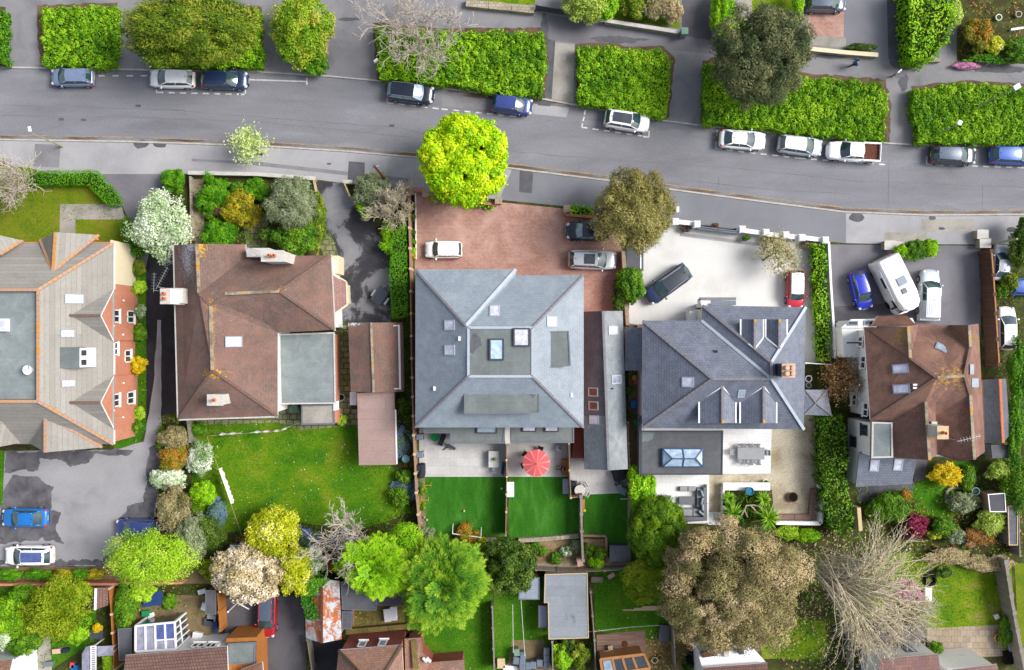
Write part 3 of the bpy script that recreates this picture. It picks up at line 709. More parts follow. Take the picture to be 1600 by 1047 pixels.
P('patio',[(1020,740),(1108,740),(1108,818),(1020,818)],'white_slabs',.012)
P('gravel',[(1200,645),(1284,645),(1284,760),(1280,812),(1210,812),(1206,765),(1130,765),(1130,818),(1106,818),(1106,738),(1200,738)],'gravel',.008)
P('path',[(1106,800),(1130,800),(1130,820),(1106,820)],'white_slabs',.013)
P('path',[(982,500),(1006,500),(1004,760),(982,760)],'earth',.009)
P('drive',[(1296,382),(1532,384),(1532,520),(1530,560),(1312,540),(1302,470)],'plot_tarmac',.010)
P('drive',[(1300,480),(1430,470),(1430,520),(1300,530)],'dark_tarmac',.015,2)
P('drive',[(1536,384),(1700,384),(1700,640),(1560,640)],'soil',.009)
P('patio',[(1340,760),(1445,750),(1450,712),(1432,712),(1425,780),(1340,785)],'dark_tarmac',.012)
P('lawn',[(1425,760),(1500,715),(1530,730),(1500,800),(1470,815),(1430,800)],'green_lawn',.008,2)
P('lawn',[(1380,865),(1460,862),(1580,880),(1588,975),(1450,985),(1330,985),(1300,930)],'rough_lawn',.008,2)
P('lawn',[(1196,960),(1290,970),(1290,1030),(1190,1030)],'rough_lawn',.010,2)
P('patio',[(1448,982),(1566,976),(1570,1025),(1450,1030)],'sandstone',.012)
P('path',[(1380,975),(1446,975),(1446,1000),(1340,1060),(1340,1000)],'dark_tarmac',.012)
P('drive',[(350,935),(474,930),(480,1080),(410,1080),(412,1000),(352,1000)],'dark_tarmac',.010)
P('drive',[(484,1000),(535,990),(535,1080),(484,1080)],'black_drive',.012)
P('yard',[(206,930),(344,930),(344,1010),(206,1010)],'earth',.010)
P('yard',[(536,945),(632,945),(632,1000),(536,1000)],'mossy_yard',.010)
P('lawn',[(632,900),(770,900),(772,1060),(660,1060),(640,990)],'green_lawn',.010)
P('lawn',[(772,900),(860,900),(860,1020),(772,1060)],'green_lawn',.013)
P('lawn',[(928,890),(1040,890),(1050,1005),(930,985)],'green_lawn',.013)
P('patio',[(932,992),(1008,984),(1010,1025),(934,1030)],'decking',.018)
P('yard',[(1010,990),(1100,990),(1100,1080),(1010,1080)],'mossy_yard',.011)
P('yard',[(800,1000),(850,1000),(866,1060),(790,1060)],'earth',.018)
P('lawn',[(0,915),(60,915),(150,930),(150,1000),(60,1060),(0,1060)],'green_lawn',.008)
P('path',[(62,990),(78,985),(82,1060),(56,1060)],'concrete',.014)
P('lawn',[(1585,880),(1700,880),(1700,1080),(1595,1080)],'old_lawn',.010)
CAM=Vector((0,0,H))
def hit(px,py,a,b,c):
 0
 n=(b-a).cross(c-a);d=W(px,py,0)-CAM
 return CAM+d*((a-CAM).dot(n)/d.dot(n))
class House:
 def __init__(s,name,label,cat,px,py,group=None):
  s.t=thing(name,label,cat,W(px,py,0),0,group);s.roofs=[]
 def roof(s,verts,faces,mat,t=.16,ridges=(),rmat='ridge_slate',rw=.26,name='roof',edge=None,rlabel=None,edge_trim=None):
  V=[W(*v)for v in verts];m=MB();m.shell(V,faces,t,0,1 if edge else None)
  o=m.build(name,[mat,edge]if edge else mat,s.t)
  if rlabel:o['label']=rlabel
  if ridges:
   for r in ridges:
    m=MB()
    for a,b in zip(r[:-1],r[1:]):
     p,q=V[a],V[b];L=(q-p).length;n=max(1,int(L/.45))
     for i in range(n):
      m.bar(p.lerp(q,(i+.02)/n)+Vector((0,0,.03)),p.lerp(q,(i+.98)/n)+Vector((0,0,.045)),rw,.11)
    m.build('ridge_tiles',rmat,o)
  s.roofs.append((V,faces,o));return o
 def walls(s,pts,h,mat,inset=.3,z0=0.0,name='wall',hpx=None):
  0
  p=offset_poly(W2(pts,hpx if hpx is not None else h),inset);m=MB();m.prism(p,z0,h-.02)
  return m.build(name,mat,s.t)
 def plane(s,ri,fi):
  V,F,o=s.roofs[ri];f=[V[i]for i in F[fi]];c=sum(f,Vector())/len(f)
  n=sum(((f[i]-c).cross(f[(i+1)%len(f)]-c)for i in range(len(f))),Vector()).normalized();u=n.orthogonal();return c,c+u,c+n.cross(u),o
 def roof_window(s,ri,fi,px,py,wpx,hpx,glass='sky_tint_glass',frame='lead',lift=.09,name='roof_window',bar=.1):
  a,b,c,o=s.plane(ri,fi);n=(b-a).cross(c-a).normalized()
  if n.z<0:n=-n
  p=hit(px,py,a,b,c)
  if n.z>.999:u,v=Vector((1,0,0)),Vector((0,1,0))
  else:u=Vector((0,0,1)).cross(n).normalized();v=n.cross(u)
  ex=(hit(px+.5,py,a,b,c)-hit(px-.5,py,a,b,c));ey=(hit(px,py-.5,a,b,c)-hit(px,py+.5,a,b,c))
  if abs(ex.dot(u))>=abs(ex.dot(v)):su,sv=abs(ex.dot(u))*wpx,abs(ey.dot(v))*hpx
  else:su,sv=abs(ey.dot(u))*hpx,abs(ex.dot(v))*wpx
  m=MB();b_=bar
  for sx in(-1,1):m.obox(p+u*sx*(su/2-b_/2),u,v,n,b_,sv,lift)
  for sy in(-1,1):m.obox(p+v*sy*(sv/2-b_/2),u,v,n,su-2*b_-.004,b_,lift)
  f=m.build(name,frame,o)
  g=MB();g.obox(p,u,v,n,su-2*b_-.006,sv-2*b_-.006,lift*.75);g.build('pane',glass,f)
  return f
 def slab(s,pts,z,mat,t=.22,kerb=None,name='flat_roof',kmat='dark_trim',kw=.14):
  0
  p=W2(pts,z);m=MB();m.prism(p,z-t,z);o=m.build(name,mat,s.t)
  if kerb:
   q=offset_poly(p,kw);m=MB();n=len(p)
   for i in range(n):
    j=(i+1)%n;m.prism([p[i],p[j],q[j],q[i]],z-t+.01,z+kerb)
   m.build('edge_trim',kmat,o)
  s.roofs.append(([Vector((x,y,z))for x,y in p],[tuple(range(n_))for n_ in(len(p),)],o));return o
 def chimney(s,px,py,h,sx,sy,z0,mat='cement',pots=2,pm='terracotta',top='cement',axis='x',pr=.14,rz=0):
  c=W(px,py,h);m=MB();m.box((c.x,c.y,z0),(sx,sy,h-z0-.08),rz)
  o=m.build('chimney',mat,s.t)
  m=MB();m.box((c.x,c.y,h-.08),(sx+.1,sy+.1,.12),rz);m.build('capping',top,o)
  for i in range(pots):
   d=(i-(pots-1)/2)*.42;x,y=(d,0)if axis=='x' else(0,d)
   m=MB();m.lathe((c.x+x,c.y+y,h+.04),[(pr*1.1,0),(pr,.1),(pr*.85,.42),(pr*1.05,.45),(pr*1.05,.5),(pr*.7,.5),(pr*.65,.3)],14);m.build('chimney_pot',pm,o)
   m=MB();m.lathe((c.x+x,c.y+y,h+.3),[(pr*.64,0),(pr*.64,.03)],12);m.build('flue','soot',o)
  return o
 def window(s,p,d,w,h,frame='white_paint',glass='dark_glass',bars=1,parent=None):
  0
  d=Vector(d).normalized();u=Vector((0,0,1)).cross(d).normalized();v=Vector((0,0,1));p=Vector(p);m=MB()
  for sx in[-1,1]+([0]if bars else[]):m.obox(p+u*sx*(w/2-.05),u,v,d,.1,h,.07)
  for sy in(-1,1):m.obox(p+v*sy*(h/2-.05),u,v,d,w,.1,.066)
  m.obox(p-v*(h/2+.06),u,v,d,w+.2,.08,.16)
  f=m.build('window',frame,parent or s.t)
  g=MB();g.obox(p+d*.005,u,v,d,w-.12,h-.12,.03);g.build('pane',glass,f);return f
def aerial(px,py,z0,z1,name,label,n=6,L=1.2,ang=0,mat='steel'):
 b=W(px,py,z0);t=thing(name,label,'aerial',b)
 m=MB();m.tube([b,(b.x,b.y,z1)],.025,6);m.build('mast',mat,t)
 m=MB();d=Vector((math.cos(ang),math.sin(ang),0));s=Vector((-d.y,d.x,0));c=Vector((b.x,b.y,z1))
 m.bar(c-d*L*.1,c+d*L,.03,.03)
 for i in range(n):q=c+d*L*(i+.5)/n;m.bar(q-s*.22,q+s*.22,.018,.018)
 m.build('rods',mat,t);return t
A=House('apartment_building','grey tiled apartment block with orange ridge tiles, flat roof well and brick gables','building',90,540)
ze,zt=5.0,8.6
av=[(60,453,zt),(60,627,zt),(178,380,ze),(178,694,ze),(-90,453,zt),(-90,627,zt),(-200,380,ze),(-200,694,ze)]
A.roof(av,[(0,1,3,2),(4,0,2,6),(1,5,7,3),(5,4,6,7)],'grey_tile',.18,[(4,0),(0,1),(1,5),(0,2),(1,3)],'ridge_orange',.26)
A.slab([(-90,456),(57.5,456),(57.5,624),(-90,624)],zt-.35,'green_felt',.2)
A.walls([(-90,372),(178,372),(178,698),(-90,698)],ze,'brick',.35)
def gable(h,ridge0,ridge1,e0,e1,zr,ze,mat,v0=None,v1=None,rm='ridge_orange',rw=.3):
 0
 return h.roof([(*ridge0,zr),(*ridge1,zr),(*e0,ze),(*e1,ze)],[(0,1,2),(1,0,3)],mat,.2,[(0,1)]if rm else(),rm or 'ridge_slate',rw,'gable_roof')
o=A.roof([(83,424,7.1),(87,363,7.1),(63,375,ze+.1),(155,367,ze+.1)],[(0,1,2),(1,0,3)],'grey_tile',.2,[(0,1),(0,2),(0,3)],'ridge_orange',.24,'gable_roof')
A.roof([(0,398,7.1),(-20,363,7.1),(36,376,ze+.1),(-60,375,ze+.1)],[(0,1,2),(1,0,3)],'grey_tile',.2,[(0,2)],'ridge_orange',.24,'gable_roof')
A.roof([(71,648,7.1),(71,707,7.1),(45,692,ze+.1),(160,699,ze+.1)],[(0,1,2),(1,0,3)],'grey_tile',.2,[(0,1),(0,3)],'ridge_orange',.24,'gable_roof')
A.roof([(0,655,7.1),(-10,700,7.1),(32,692,ze+.1),(-60,692,ze+.1)],[(0,1,2),(1,0,3)],'grey_tile',.2,[(0,1)],'ridge_slate',.2,'gable_roof')
m=MB()
for zx,(ax,ay),e0,e1 in((7.1,(87,365),(64,375),(154,368)),(7.1,(71,705),(46,691),(159,698))):
 p=[W(ax,ay,zx-.2),W(*e0,ze),W(*e1,ze)]
 for k in(0,):
  q0=[Vector((v.x,v.y*.985,v.z))for v in p];m.add(q0+[Vector((v.x,v.y*.97,v.z))for v in q0],[(0,1,2),(5,4,3),(0,3,4,1),(0,2,5,3)])
m.each('gable_wall','brick',A.t)
xs=None
for i,(ry,y0,y1)in enumerate(((493,451,535),(629,586,671))):
 A.roof([(108,ry,7.1),(157,ry,7.1),(178,y0,ze),(178,y1,ze)],[(0,1,2),(1,0,3)],'grey_tile',.2,[(0,1)],'ridge_brown',.24,'gable_roof','white_paint')
 ap=W(157,ry,7.0);e0=W(178,y0,ze);e1=W(178,y1,ze);x=e0.x-.12
 g0=Vector((x,e0.y-.15,0));g1=Vector((x,e1.y+.15,0))
 m=MB();prof=[(g0.y,0),(g0.y,ze-.1),(ap.y,6.85),(g1.y,ze-.1),(g1.y,0)]
 vs=[(x,yy,z)for yy,z in prof]+[(x-1.2,yy,z)for yy,z in prof]
 m.add(vs,[(0,1,2,3,4),(9,8,7,6,5)]+[(k,(k+1)%5,(k+1)%5+5,k+5)for k in range(5)]);m.each('gable_wall','brick',A.t)
 A.window((x,ap.y,4.4),(1,0,0),1.2,1.25);A.window((x,ap.y,1.5),(1,0,0),1.2,1.35)
 m=MB()
 for dy,z in((-1.7,3.1),(1.5,3.0),(-.9,4.9)):m.ball((x+.06,ap.y+dy,z),.1,8,5)
 m.each('wall_lamp','white_plastic',A.t)
xw=W(178,420,ze).x-.35
m=MB();m.box((xw+.02,(W(0,388,0).y+W(0,452,0).y)/2+.25,.05),(.12,4.0,ze-.15));m.build('rendered_wall','cream_wall',A.t)
for y in(558,545):
 A.window((xw,W(0,y,ze).y,1.6 if y==558 else 4.2),(1,0,0),1.2,1.2)
m=MB();m.bar(W(178.6,380,ze-.05),W(178.6,452,ze-.05),.12,.12);m.bar(W(178.6,536,ze-.05),W(178.6,585,ze-.05),.12,.12);m.bar(W(178.6,672,ze-.05),W(178.6,694,ze-.05),.12,.12);m.each('gutter','white_plastic',A.t)
for px,py,w,h,g in((116,467,30,15,'sky_tint_glass'),(105.5,521,22,12,'shade_glass'),(107,599,22,11,'solar_glass')):A.roof_window(0,0,px,py,w,h,g,'lead')
a,b,c,o=A.plane(0,0);p0=hit(95,559,a,b,c);p1=hit(150,559,a,b,c);zd=p0.z+.05
xf=W(124,559,zd).x;m=MB();m.box(((p0.x+xf)/2-.3,p0.y,p1.z),(xf-p0.x+.6,1.85,zd-p1.z));do=m.build('dormer','grey_felt',A.t)
q0,q1,y0,y1=Vector((xf,0,zd-.06)),Vector((p1.x,0,p1.z+.12)),p0.y-.85,p0.y+.85
m=MB();m.add([(xf,y0,zd-.06),(xf,y1,zd-.06),(p1.x,y1,p1.z+.12),(p1.x,y0,p1.z+.12),(xf,y0,p1.z-.2),(xf,y1,p1.z-.2),(p1.x,y1,p1.z-.2),(p1.x,y0,p1.z-.2)],[(0,3,2,1),(0,4,7,3),(1,2,6,5),(2,3,7,6)]);m.build('dormer_front','white_paint',do)
for k in(-.42,.42):
 e=(q1-q0).normalized();n_=Vector((0,1,0)).cross(e);n_=n_ if n_.z>0 else-n_;c_=q0+e*.42;m=MB();m.obox(Vector((c_.x,p0.y+k,c_.z)),e,Vector((0,1,0)),n_,.55,.5,.04);w_=m.build('window','dark_glass',do)
m=MB();q=W(4,508,zt-.3);m.box((q.x,q.y,zt-.36),(1.2,1.1,.45));ro=m.build('roof_light','white_plastic',A.t)
m=MB();m.box((q.x,q.y,zt+.095),(.95,.85,.06));m.build('pane','sky_tint_glass',ro)
q=W(46,578,zt);t=thing('satellite_dish','pale satellite dish on the flat roof well of the apartment block','satellite dish',(q.x,q.y,zt-.35))
m=MB();m.tube([(q.x,q.y,zt-.35),(q.x,q.y,zt+.2)],.03);m.box((q.x,q.y,zt-.35),(.5,.4,.1));m.build('stand','concrete',t)
m=MB();m.lathe((q.x,q.y,zt+.15),[(.05,0),(.3,.06),(.42,.16),(.4,.17),(.28,.09),(.03,.04)],16);m.build('dish','white_plastic',t)
m=MB();m.bar((q.x,q.y,zt+.2),(q.x+.25,q.y+.75,zt+.45),.04,.04);m.build('arm','steel',t)
B=House('detached_house','brown tiled detached house with two chimneys and a grey flat roofed side extension','house',400,540)
ze,zr=5.1,7.7
bv=[(272,383,ze),(308,381,zr),(311,458,zr),(329,478,zr),(332,578,zr),(279,655,ze),(434,650,ze),(434,520,ze),(523,515,ze),(517,399,ze),(437,455,zr),(384,401,ze),(384,382,ze),(352,459,zr)]
B.roof(bv,[(0,1,2,3,4,5),(4,5,6),(3,4,6,7),(3,7,8,10,13),(10,8,9),(13,10,9,11),(2,13,11),(3,2,13),(1,2,11,12)],'brown_tile',.18,[(1,2),(3,4),(13,10)],'ridge_buff',.26,edge='white_paint')
V,F,o=B.roofs[0]
for a_,b_ in((4,5),(4,6),(10,8),(10,9),(2,3),(3,13)):
 m=MB();p,q=V[a_],V[b_];n=int((q-p).length/.4)
 for i in range(n):m.bar(p.lerp(q,(i+.02)/n)+Vector((0,0,.02)),p.lerp(q,(i+.98)/n)+Vector((0,0,.03)),.22,.1)
 m.build('hip_tiles','ridge_brown',o)
B.walls([(272,383),(384,383),(384,401),(517,399),(523,516),(434,520),(434,650),(279,655)],ze,'render_wall',.3)
m=MB();m.bar(W(517.5,398,ze-.06),W(523.5,517,ze-.06),.13,.12);m.bar(W(279,656,ze-.06),W(434,651,ze-.06),.13,.12);m.bar(W(271,383,ze-.06),W(278,655,ze-.06),.12,.12);m.each('gutter','cement',B.t)
B.roof_window(0,2,365,534,27,17,'sky_tint_glass','lead',.12)
B.slab([(435,522),(523,519),(525,631),(438,632)],3.2,'green_felt',.2,.06,kmat='cement')
B.walls([(435,522),(523,519),(525,631),(438,632)],3.2,'brick',.2)
B.slab([(471,633),(522,631),(523,663),(471,664)],2.6,'concrete',.14,.05,kmat='grey_trim');B.walls([(471,633),(522,631),(523,663),(471,664)],2.6,'render_wall',.15,name='store_wall')
B.slab([(521,628),(529,626),(529,640),(521,642)],2.7,'white_paint',.2,name='porch_roof')
m=MB();p=W2([(520,641),(527,640),(527,660),(521,662)],2.0);m.prism(p,0,2.05);m.build('porch_wall','brick',B.t)
bp=[(517,430),(540,442),(541,474),(518,490)]
B.roof([(517,428,3.6),(540,442,2.9),(542,475,2.9),(518,492,3.6)],[(0,1,2,3)],'pink_tile',.12,name='bay_roof',edge='white_paint')
m=MB();m.prism(offset_poly(W2(bp,2.9),.15),0,2.75);m.build('bay_wall','cream_wall',B.t)
m=MB();m.bar(W(541.5,441,2.85),W(543,476,2.85),.14,.16);m.bar(W(543,476,2.85),W(519,494,3.4),.12,.14);m.bar(W(517,426,3.5),W(541,440,2.9),.12,.14);m.each('bay_fascia','cream_wall',B.t)
m=MB();q=W(518,410,2.6);m.box((q.x+.2,q.y-.2,0),(.9,1.7,2.5));m.build('porch','cream_wall',B.t)
xw=W(520,450,ze).x-.32
for y,z in((415,4.2),(480,4.2),(500,1.6)):B.window((xw-.06,W(0,y,z).y,z),(1,0,0),1.1,1.1)
c1=B.chimney(258,463,9.2,.75,1.25,0,'render_wall',2,axis='y')
m=MB();q=W(272,462,7.4);m.box((q.x,q.y,5.0),(1.5,1.35,2.3));m.build('shoulder','cement',c1)
c2=B.chimney(426,400,9.0,1.9,.9,4.0,'cement',2,axis='x')
m=MB();q=W(402,394,6.4);m.box((q.x,q.y,3.0),(2.0,.8,3.2));m.build('shoulder','cement',c2)
c3=B.chimney(336,625,8.0,1.3,.9,4.6,'cement',1,axis='x');
aerial(258,450,8.6,10.2,'television_aerial','metal television aerial pointing up the drive beside the twin pot chimney',8,1.9,R(62));aerial(251,455,8.6,10.0,'television_aerial','short metal television aerial at the drive edge of the twin pot chimney',6,1.5,R(88))
aerial(404,392,6.4,9.6,'television_aerial','bent television aerial on the long white chimney by the front garden',5,1.2,R(-40))
g=House('garage','brown tiled garage with a shallow gabled roof and white verges','garage',588,558)
g.roof([(544,504,2.9),(580,504,3.7),(628,504,2.4),(630,612,2.4),(584,613,3.7),(548,612,2.9)],[(0,1,4,5),(1,2,3,4)],'brown_tile',.14,[(1,4)],'ridge_buff',.2,edge='white_paint')
g.walls([(544,504),(628,504),(630,612),(548,612)],2.6,'render_wall',.2)
m=MB()
for a_,b_,c_,s_ in((0,2,1,-1),(5,3,4,1)):
 p=[g.roofs[0][0][i]for i in(a_,b_,c_)];p=[Vector((v.x+(.2 if v is p[0]else-.2 if v is p[1]else 0),v.y+s_*.25,v.z-.16))for v in p];p[0].z=p[1].z=2.55;m.add(p+[v+Vector((0,s_*.1,0))for v in p],[(0,1,2),(5,4,3),(0,3,4,1),(1,4,5,2),(2,5,3,0)])
m.each('gable_wall','render_wall',g.t)
m=MB();q=W(584,506,1.1);m.box((q.x,W(0,506,2.4).y-.05,0),(2.4,.1,2.1));m.build('door','white_paint',g.t)
g2=House('shed','long shed with a pinkish felt flat roof on the lawn beside the garage','shed',588,670)
g2.slab([(558,614),(616,612),(619,726),(561,727)],2.4,'pink_felt',.14,.03,kmat='pink_felt',kw=.08)
g2.walls([(558,614),(616,612),(619,726),(561,727)],2.3,'timber',.15)
m=MB();m.bar(W(618,640,2.3),W(620,725,2.3),.14,.14);m.each('gutter','white_plastic',g2.t)
m=MB();q=W(552,623,1.2);m.box((q.x,q.y,0),(.65,1.25,1.2));tag(m.build('cabinet','white_plastic'),'white metal cabinet against the shed corner by the garage','cabinet')
D=House('semi_detached_house','pale blue slate hipped roof house pair with grey flat dormers and central flat roof','house',780,550)
ze,zr=5.3,7.9
dv=[(649,421,ze),(806,421,ze),(728,509,zr),(806,430,ze),(912,430,ze),(832,512,zr),(832,588,zr),(732,588,zr),(649,668,ze),(912,668,ze),(732,512,zr)]
D.roof(dv,[(0,1,2),(3,4,5,10),(1,3,10,2),(0,2,10,7,8),(4,5,6,9),(8,7,6,9),(10,5,6,7)],'blue_slate',.16,[(0,2),(7,8),(6,9),(5,4)],'ridge_slate',.2,edge='dark_trim')
V,F,o=D.roofs[0];m=MB()
for a_,b_ in((2,1),):m.bar(V[a_]+Vector((0,0,.03)),V[b_]+Vector((0,0,.03)),.3,.08)
for a_,b_ in((10,5),(5,6),(6,7),(7,10)):m.bar(V[a_]+Vector((0,0,.03)),V[b_]+Vector((0,0,.03)),.22,.14)
m.each('lead_flashing','ridge_light',o)
p=offset_poly([tuple(V[i][:2])for i in(10,5,6,7)],.12);m=MB();m.prism(p,zr-.1,zr+.04);fo=m.build('flat_roof','grey_felt',D.t)
D.roofs.append(([Vector((*q,zr+.04))for q in p],[(0,1,2)],fo))
m=MB();pp=wob([(744,520+0),(751,530),(753,540),(745,545),(740,553),(733,550),(734,535),(738,522)],4,.6);m.prism(W2(pp,zr+.05),zr+.0385,zr+.046);m.build('puddle','dark_felt',fo)
D.walls([(649,421),(806,421),(806,430),(912,430),(912,668),(649,668)],ze,'brick',.3)
D.roof_window(1,0,776,546,23,34,'blue_glass','dark_trim',.22,'roof_light',.13);D.roof_window(1,0,815,527,26,29,'sky_tint_glass','dark_trim',.22,'roof_light',.13)
for fi,px,py in((3,703,508),(3,703,547),(1,773,486),(4,862,502.5)):D.roof_window(0,fi,px,py,16,16 if fi!=1 else 17,'sky_tint_glass','ridge_light')
m=MB()
for px,py,f in((718,529,3),(679,607,3),(893,617,4)):
 a,b,c,_=D.plane(0,f);q=hit(px,py,a,b,c);m.box((q.x,q.y,q.z-.05),(.2,.38,.22))
m.each('vent_tile','white_plastic',o)
D.slab([(725,606),(843,605),(843,646),(725,647)],7.0,'grey_felt',.12,.05,'dormer_roof','grey_trim',.12)
m=MB();m.prism(offset_poly(W2([(725,606),(843,605),(843,646),(725,647)],7.0),.2),5.2,6.9);dm=m.build('dormer','lead',D.t)
m=MB();m.prism(W2(wob([(824,605.8),(841,605.6),(838,616),(833,622),(826,615)],4,.5),7.0),6.99,7.008);m.build('puddle','dark_felt',dm)
for px in(750,784,818):q=W(px,645,6.3);D.window((q.x,W(0,647,7).y+.2,6.2),(0,-1,0),1.4,.9,parent=dm)
D.slab([(849,518),(889,517),(892,572),(851,575)],7.0,'grey_felt',.12,.05,'dormer_roof','grey_trim',.12)
m=MB();m.prism(offset_poly(W2([(849,518),(889,517),(889,572),(851,573)],7.0),.2),5.4,6.9);dm2=m.build('dormer','lead',D.t)
D.window((W(890,545,7).x-.2,W(0,545,6).y,6.2),(1,0,0),1.8,.9,parent=dm2)
D.slab([(662,655),(790,655),(788,693),(703,693),(703,677),(662,677)],3.0,'grey_felt',.16,.06,'extension_roof','grey_trim',.14)
D.walls([(662,655),(790,655),(788,693),(703,693),(703,677),(662,677)],2.9,'brick',.12)
D.slab([(798,655),(897,655),(897,692),(798,692)],3.0,'grey_felt',.16,.06,'extension_roof','grey_trim',.14);D.walls([(798,655),(897,655),(897,692),(798,692)],2.9,'brick',.12)
n3,n4=len(D.roofs)-2,len(D.roofs)-1
D.roof_window(n3,0,760.5,670,32,14,'clear_glass','dark_trim',.2,'roof_light');D.roof_window(n4,0,827,669,22,11,'sky_tint_glass','dark_trim',.2,'roof_light');D.roof_window(n4,0,862,669,22,11,'sky_tint_glass','dark_trim',.2,'roof_light')
m=MB();q=W2([(788.5,655),(797,655),(797,693),(789,693)],3.05);m.prism(q,0,3.05);m.build('party_wall','cement',D.t)
for px in(722,745,770,820,845,872):D.window((W(px,693,1.2).x,W(0,693,3).y+.1,1.2),(0,-1,0),1.3,2.0,'dark_trim')
E=House('annex','long narrow annex with a grey slate ridged roof and small roof windows','annex',945,610)
E.roof([(912,487,3.0),(942,486,4.4),(973,486,3.0),(981,733,3.0),(951,735,4.4),(913,733,3.0),(912,650,3.0),(948,650,4.4)],[(0,1,7,6),(6,7,4,5),(1,2,3,4,7)],'annex_slate',.14,[(1,7,4)],'ridge_slate',.22,edge='grey_trim')
me=E.roofs[0][2].data;me.materials.append(MATS['dark_or_shaded_slate']);me.polygons[0].material_index=2  # upper west slope recoloured darker to paint in shade and brick wall reflection
E.walls([(912,487),(973,486),(981,733),(913,733)],3.0,'brick',.25)
for fi,px,py,g_ in((2,958,516,'sky_tint_glass'),(2,963,593,'shade_glass'),(0,927,612.5,'brick_reflect_glass'),(0,927.5,634,'brick_reflect_glass'),(1,928.5,656,'sky_tint_glass')):E.roof_window(0,fi,px,py,15,14,g_,'ridge_light',.07)
m=MB();q=W(957,607,3.9);m.tube([(q.x,q.y,3.5),(q.x,q.y,4.2)],.07,8);m.build('vent_pipe','black_plastic',E.t)
t=MB();t.prism(W2([(898,668),(911,668),(911,716),(893,716)],.3),.012,.3);
tag(t.build('raised_bed','red_brick'),'narrow dark red brick paved recess between the pair of houses and the annex','raised bed')
F_=House('detached_house','white rendered house with dark slate hipped roof, gabled dormers and a roof lantern','house',1130,580)
ze,zr=5.2,8.1
fv=[(1004,501,ze),(1096,501,ze),(1097,477,ze),(1259,480,ze),(1256,671,ze),(1004,669,ze),(1113,592,zr),(1205,592,zr),(1205,566,zr)]
F_.roof(fv,[(0,6,5),(0,1,7,6),(1,2,8,7),(2,3,8),(3,4,7,8),(5,6,7,4)],'dark_slate',.16,[(6,7),(7,8),(6,0),(6,5),(2,8)],'ridge_slate',.24,edge='white_paint')
V,F,o=F_.roofs[0];m=MB()
for a_,b_ in((1,7),(7,4),(8,3)):m.bar(V[a_]+Vector((0,0,.05)),V[b_]+Vector((0,0,.05)),.26,.12)
m.each('lead_flashing','ridge_light',o)
F_.walls([(1004,501),(1096,501),(1097,477),(1259,480),(1256,671),(1004,669)],ze,'render_wall',.3)
def dormer(h,x0,xr,x1,yf,yb,zr,ze_,zb,sgn,mat='dark_slate'):
 0
 yv=yf+(yb-yf)*.62
 o=h.roof([(xr,yf,zr),(xr,yb,zr),(x0,yf,ze_),(x0,yv,ze_),(x1,yf,ze_),(x1,yv,ze_)],[(0,1,3,2),(0,4,5,1)],mat,.1,[(0,1)],'ridge_slate',.2,'dormer_roof','white_paint')
 m=MB();a=[W(x0+2,0,ze_).x,W(x1-2,0,ze_).x];y=W(0,yf,ze_).y+sgn*.25;yb_=W(0,yb,ze_).y;xm=W(xr,0,zr).x
 prof=[(a[0],zb),(a[0],ze_-.06),(xm,zr-.16),(a[1],ze_-.06),(a[1],zb)]
 m.add([(x,y,z)for x,z in prof]+[(x,yb_,z)for x,z in prof],[(0,1,2,3,4),(9,8,7,6,5)]+[(k,(k+1)%5,(k+1)%5+5,k+5)for k in range(5)])
 w=m.build('dormer','dark_trim',h.t);h.window(((a[0]+a[1])/2,y,(zb+ze_)/2+.2),(0,-sgn,0),(a[1]-a[0])*.6,1.0,parent=w)
 m=MB();V=h.roofs[-1][0]
 for i,j in((2,3),(4,5)):m.bar(V[i]+Vector((0,0,.02)),V[j]+Vector((0,0,.02)),.13,.13)
 m.each('gutter','white_plastic',w)
 m=MB()
 for i,j in((3,1),(5,1)):m.bar(V[i]+Vector((0,0,.05)),V[j]+Vector((0,0,.05)),.13,.1)
 m.each('valley_flashing','white_plastic',o)
 q=V[0];m=MB();m.ball(q+Vector((0,sgn*.15,.08)),(.13,.2,.05),8,4);m.build('lichen','lichen',o)
dormer(F_,1092,1128.5,1149.5,661,604,7.6,6.7,5.5,1);dormer(F_,1156,1193,1213,661,604,7.6,6.7,5.5,1)
dormer(F_,1157,1179,1192.5,499,545,7.5,6.75,5.6,-1);dormer(F_,1196,1217.5,1229.5,499,545,7.5,6.75,5.6,-1)
F_.roof_window(0,5,1158.5,615,11,12,'clear_glass','ridge_light',.07);F_.roof_window(0,0,1075,597,19,16,'sky_tint_glass','ridge_light',.07)
q=hit(1118,548,V[0],V[1],V[7]);m=MB();m.box((q.x,q.y,q.z),(.35,.12,.2));m.tube([(q.x+.05,q.y-.1,q.z-.1),(q.x+.08,q.y-.12,q.z+.35)],.06,8);m.build('flue_pipe','black_plastic',o)
ch=F_.chimney(1232,579,9.4,1.05,1.1,6,'dark_trim',0,top='pale_clay')
cc=W(1232,579,9.4)
for dx in(-.25,.25):
 for dy in(-.25,.25):
  m=MB();m.lathe((cc.x+dx,cc.y+dy,9.44),[(.2,0),(.2,.1),(.17,.4),(.21,.45),(.19,.5),(.02,.52)],14);m.build('chimney_pot','pale_clay',ch)
F_.slab([(1001,673),(1130,673),(1129,742),(1001,742)],3.1,'dark_felt',.2,.05,'extension_roof','dark_trim',.12)
F_.walls([(1001,660),(1130,660),(1129,742),(1001,742)],3.0,'render_wall',.12)
m=MB();m.prism(W2(wob([(1003,675),(1023,676),(1020,686),(1012,690),(1003,690)],5,.8),3.1),3.095,3.108);m.build('puddle','grey_felt',F_.roofs[-1][2])
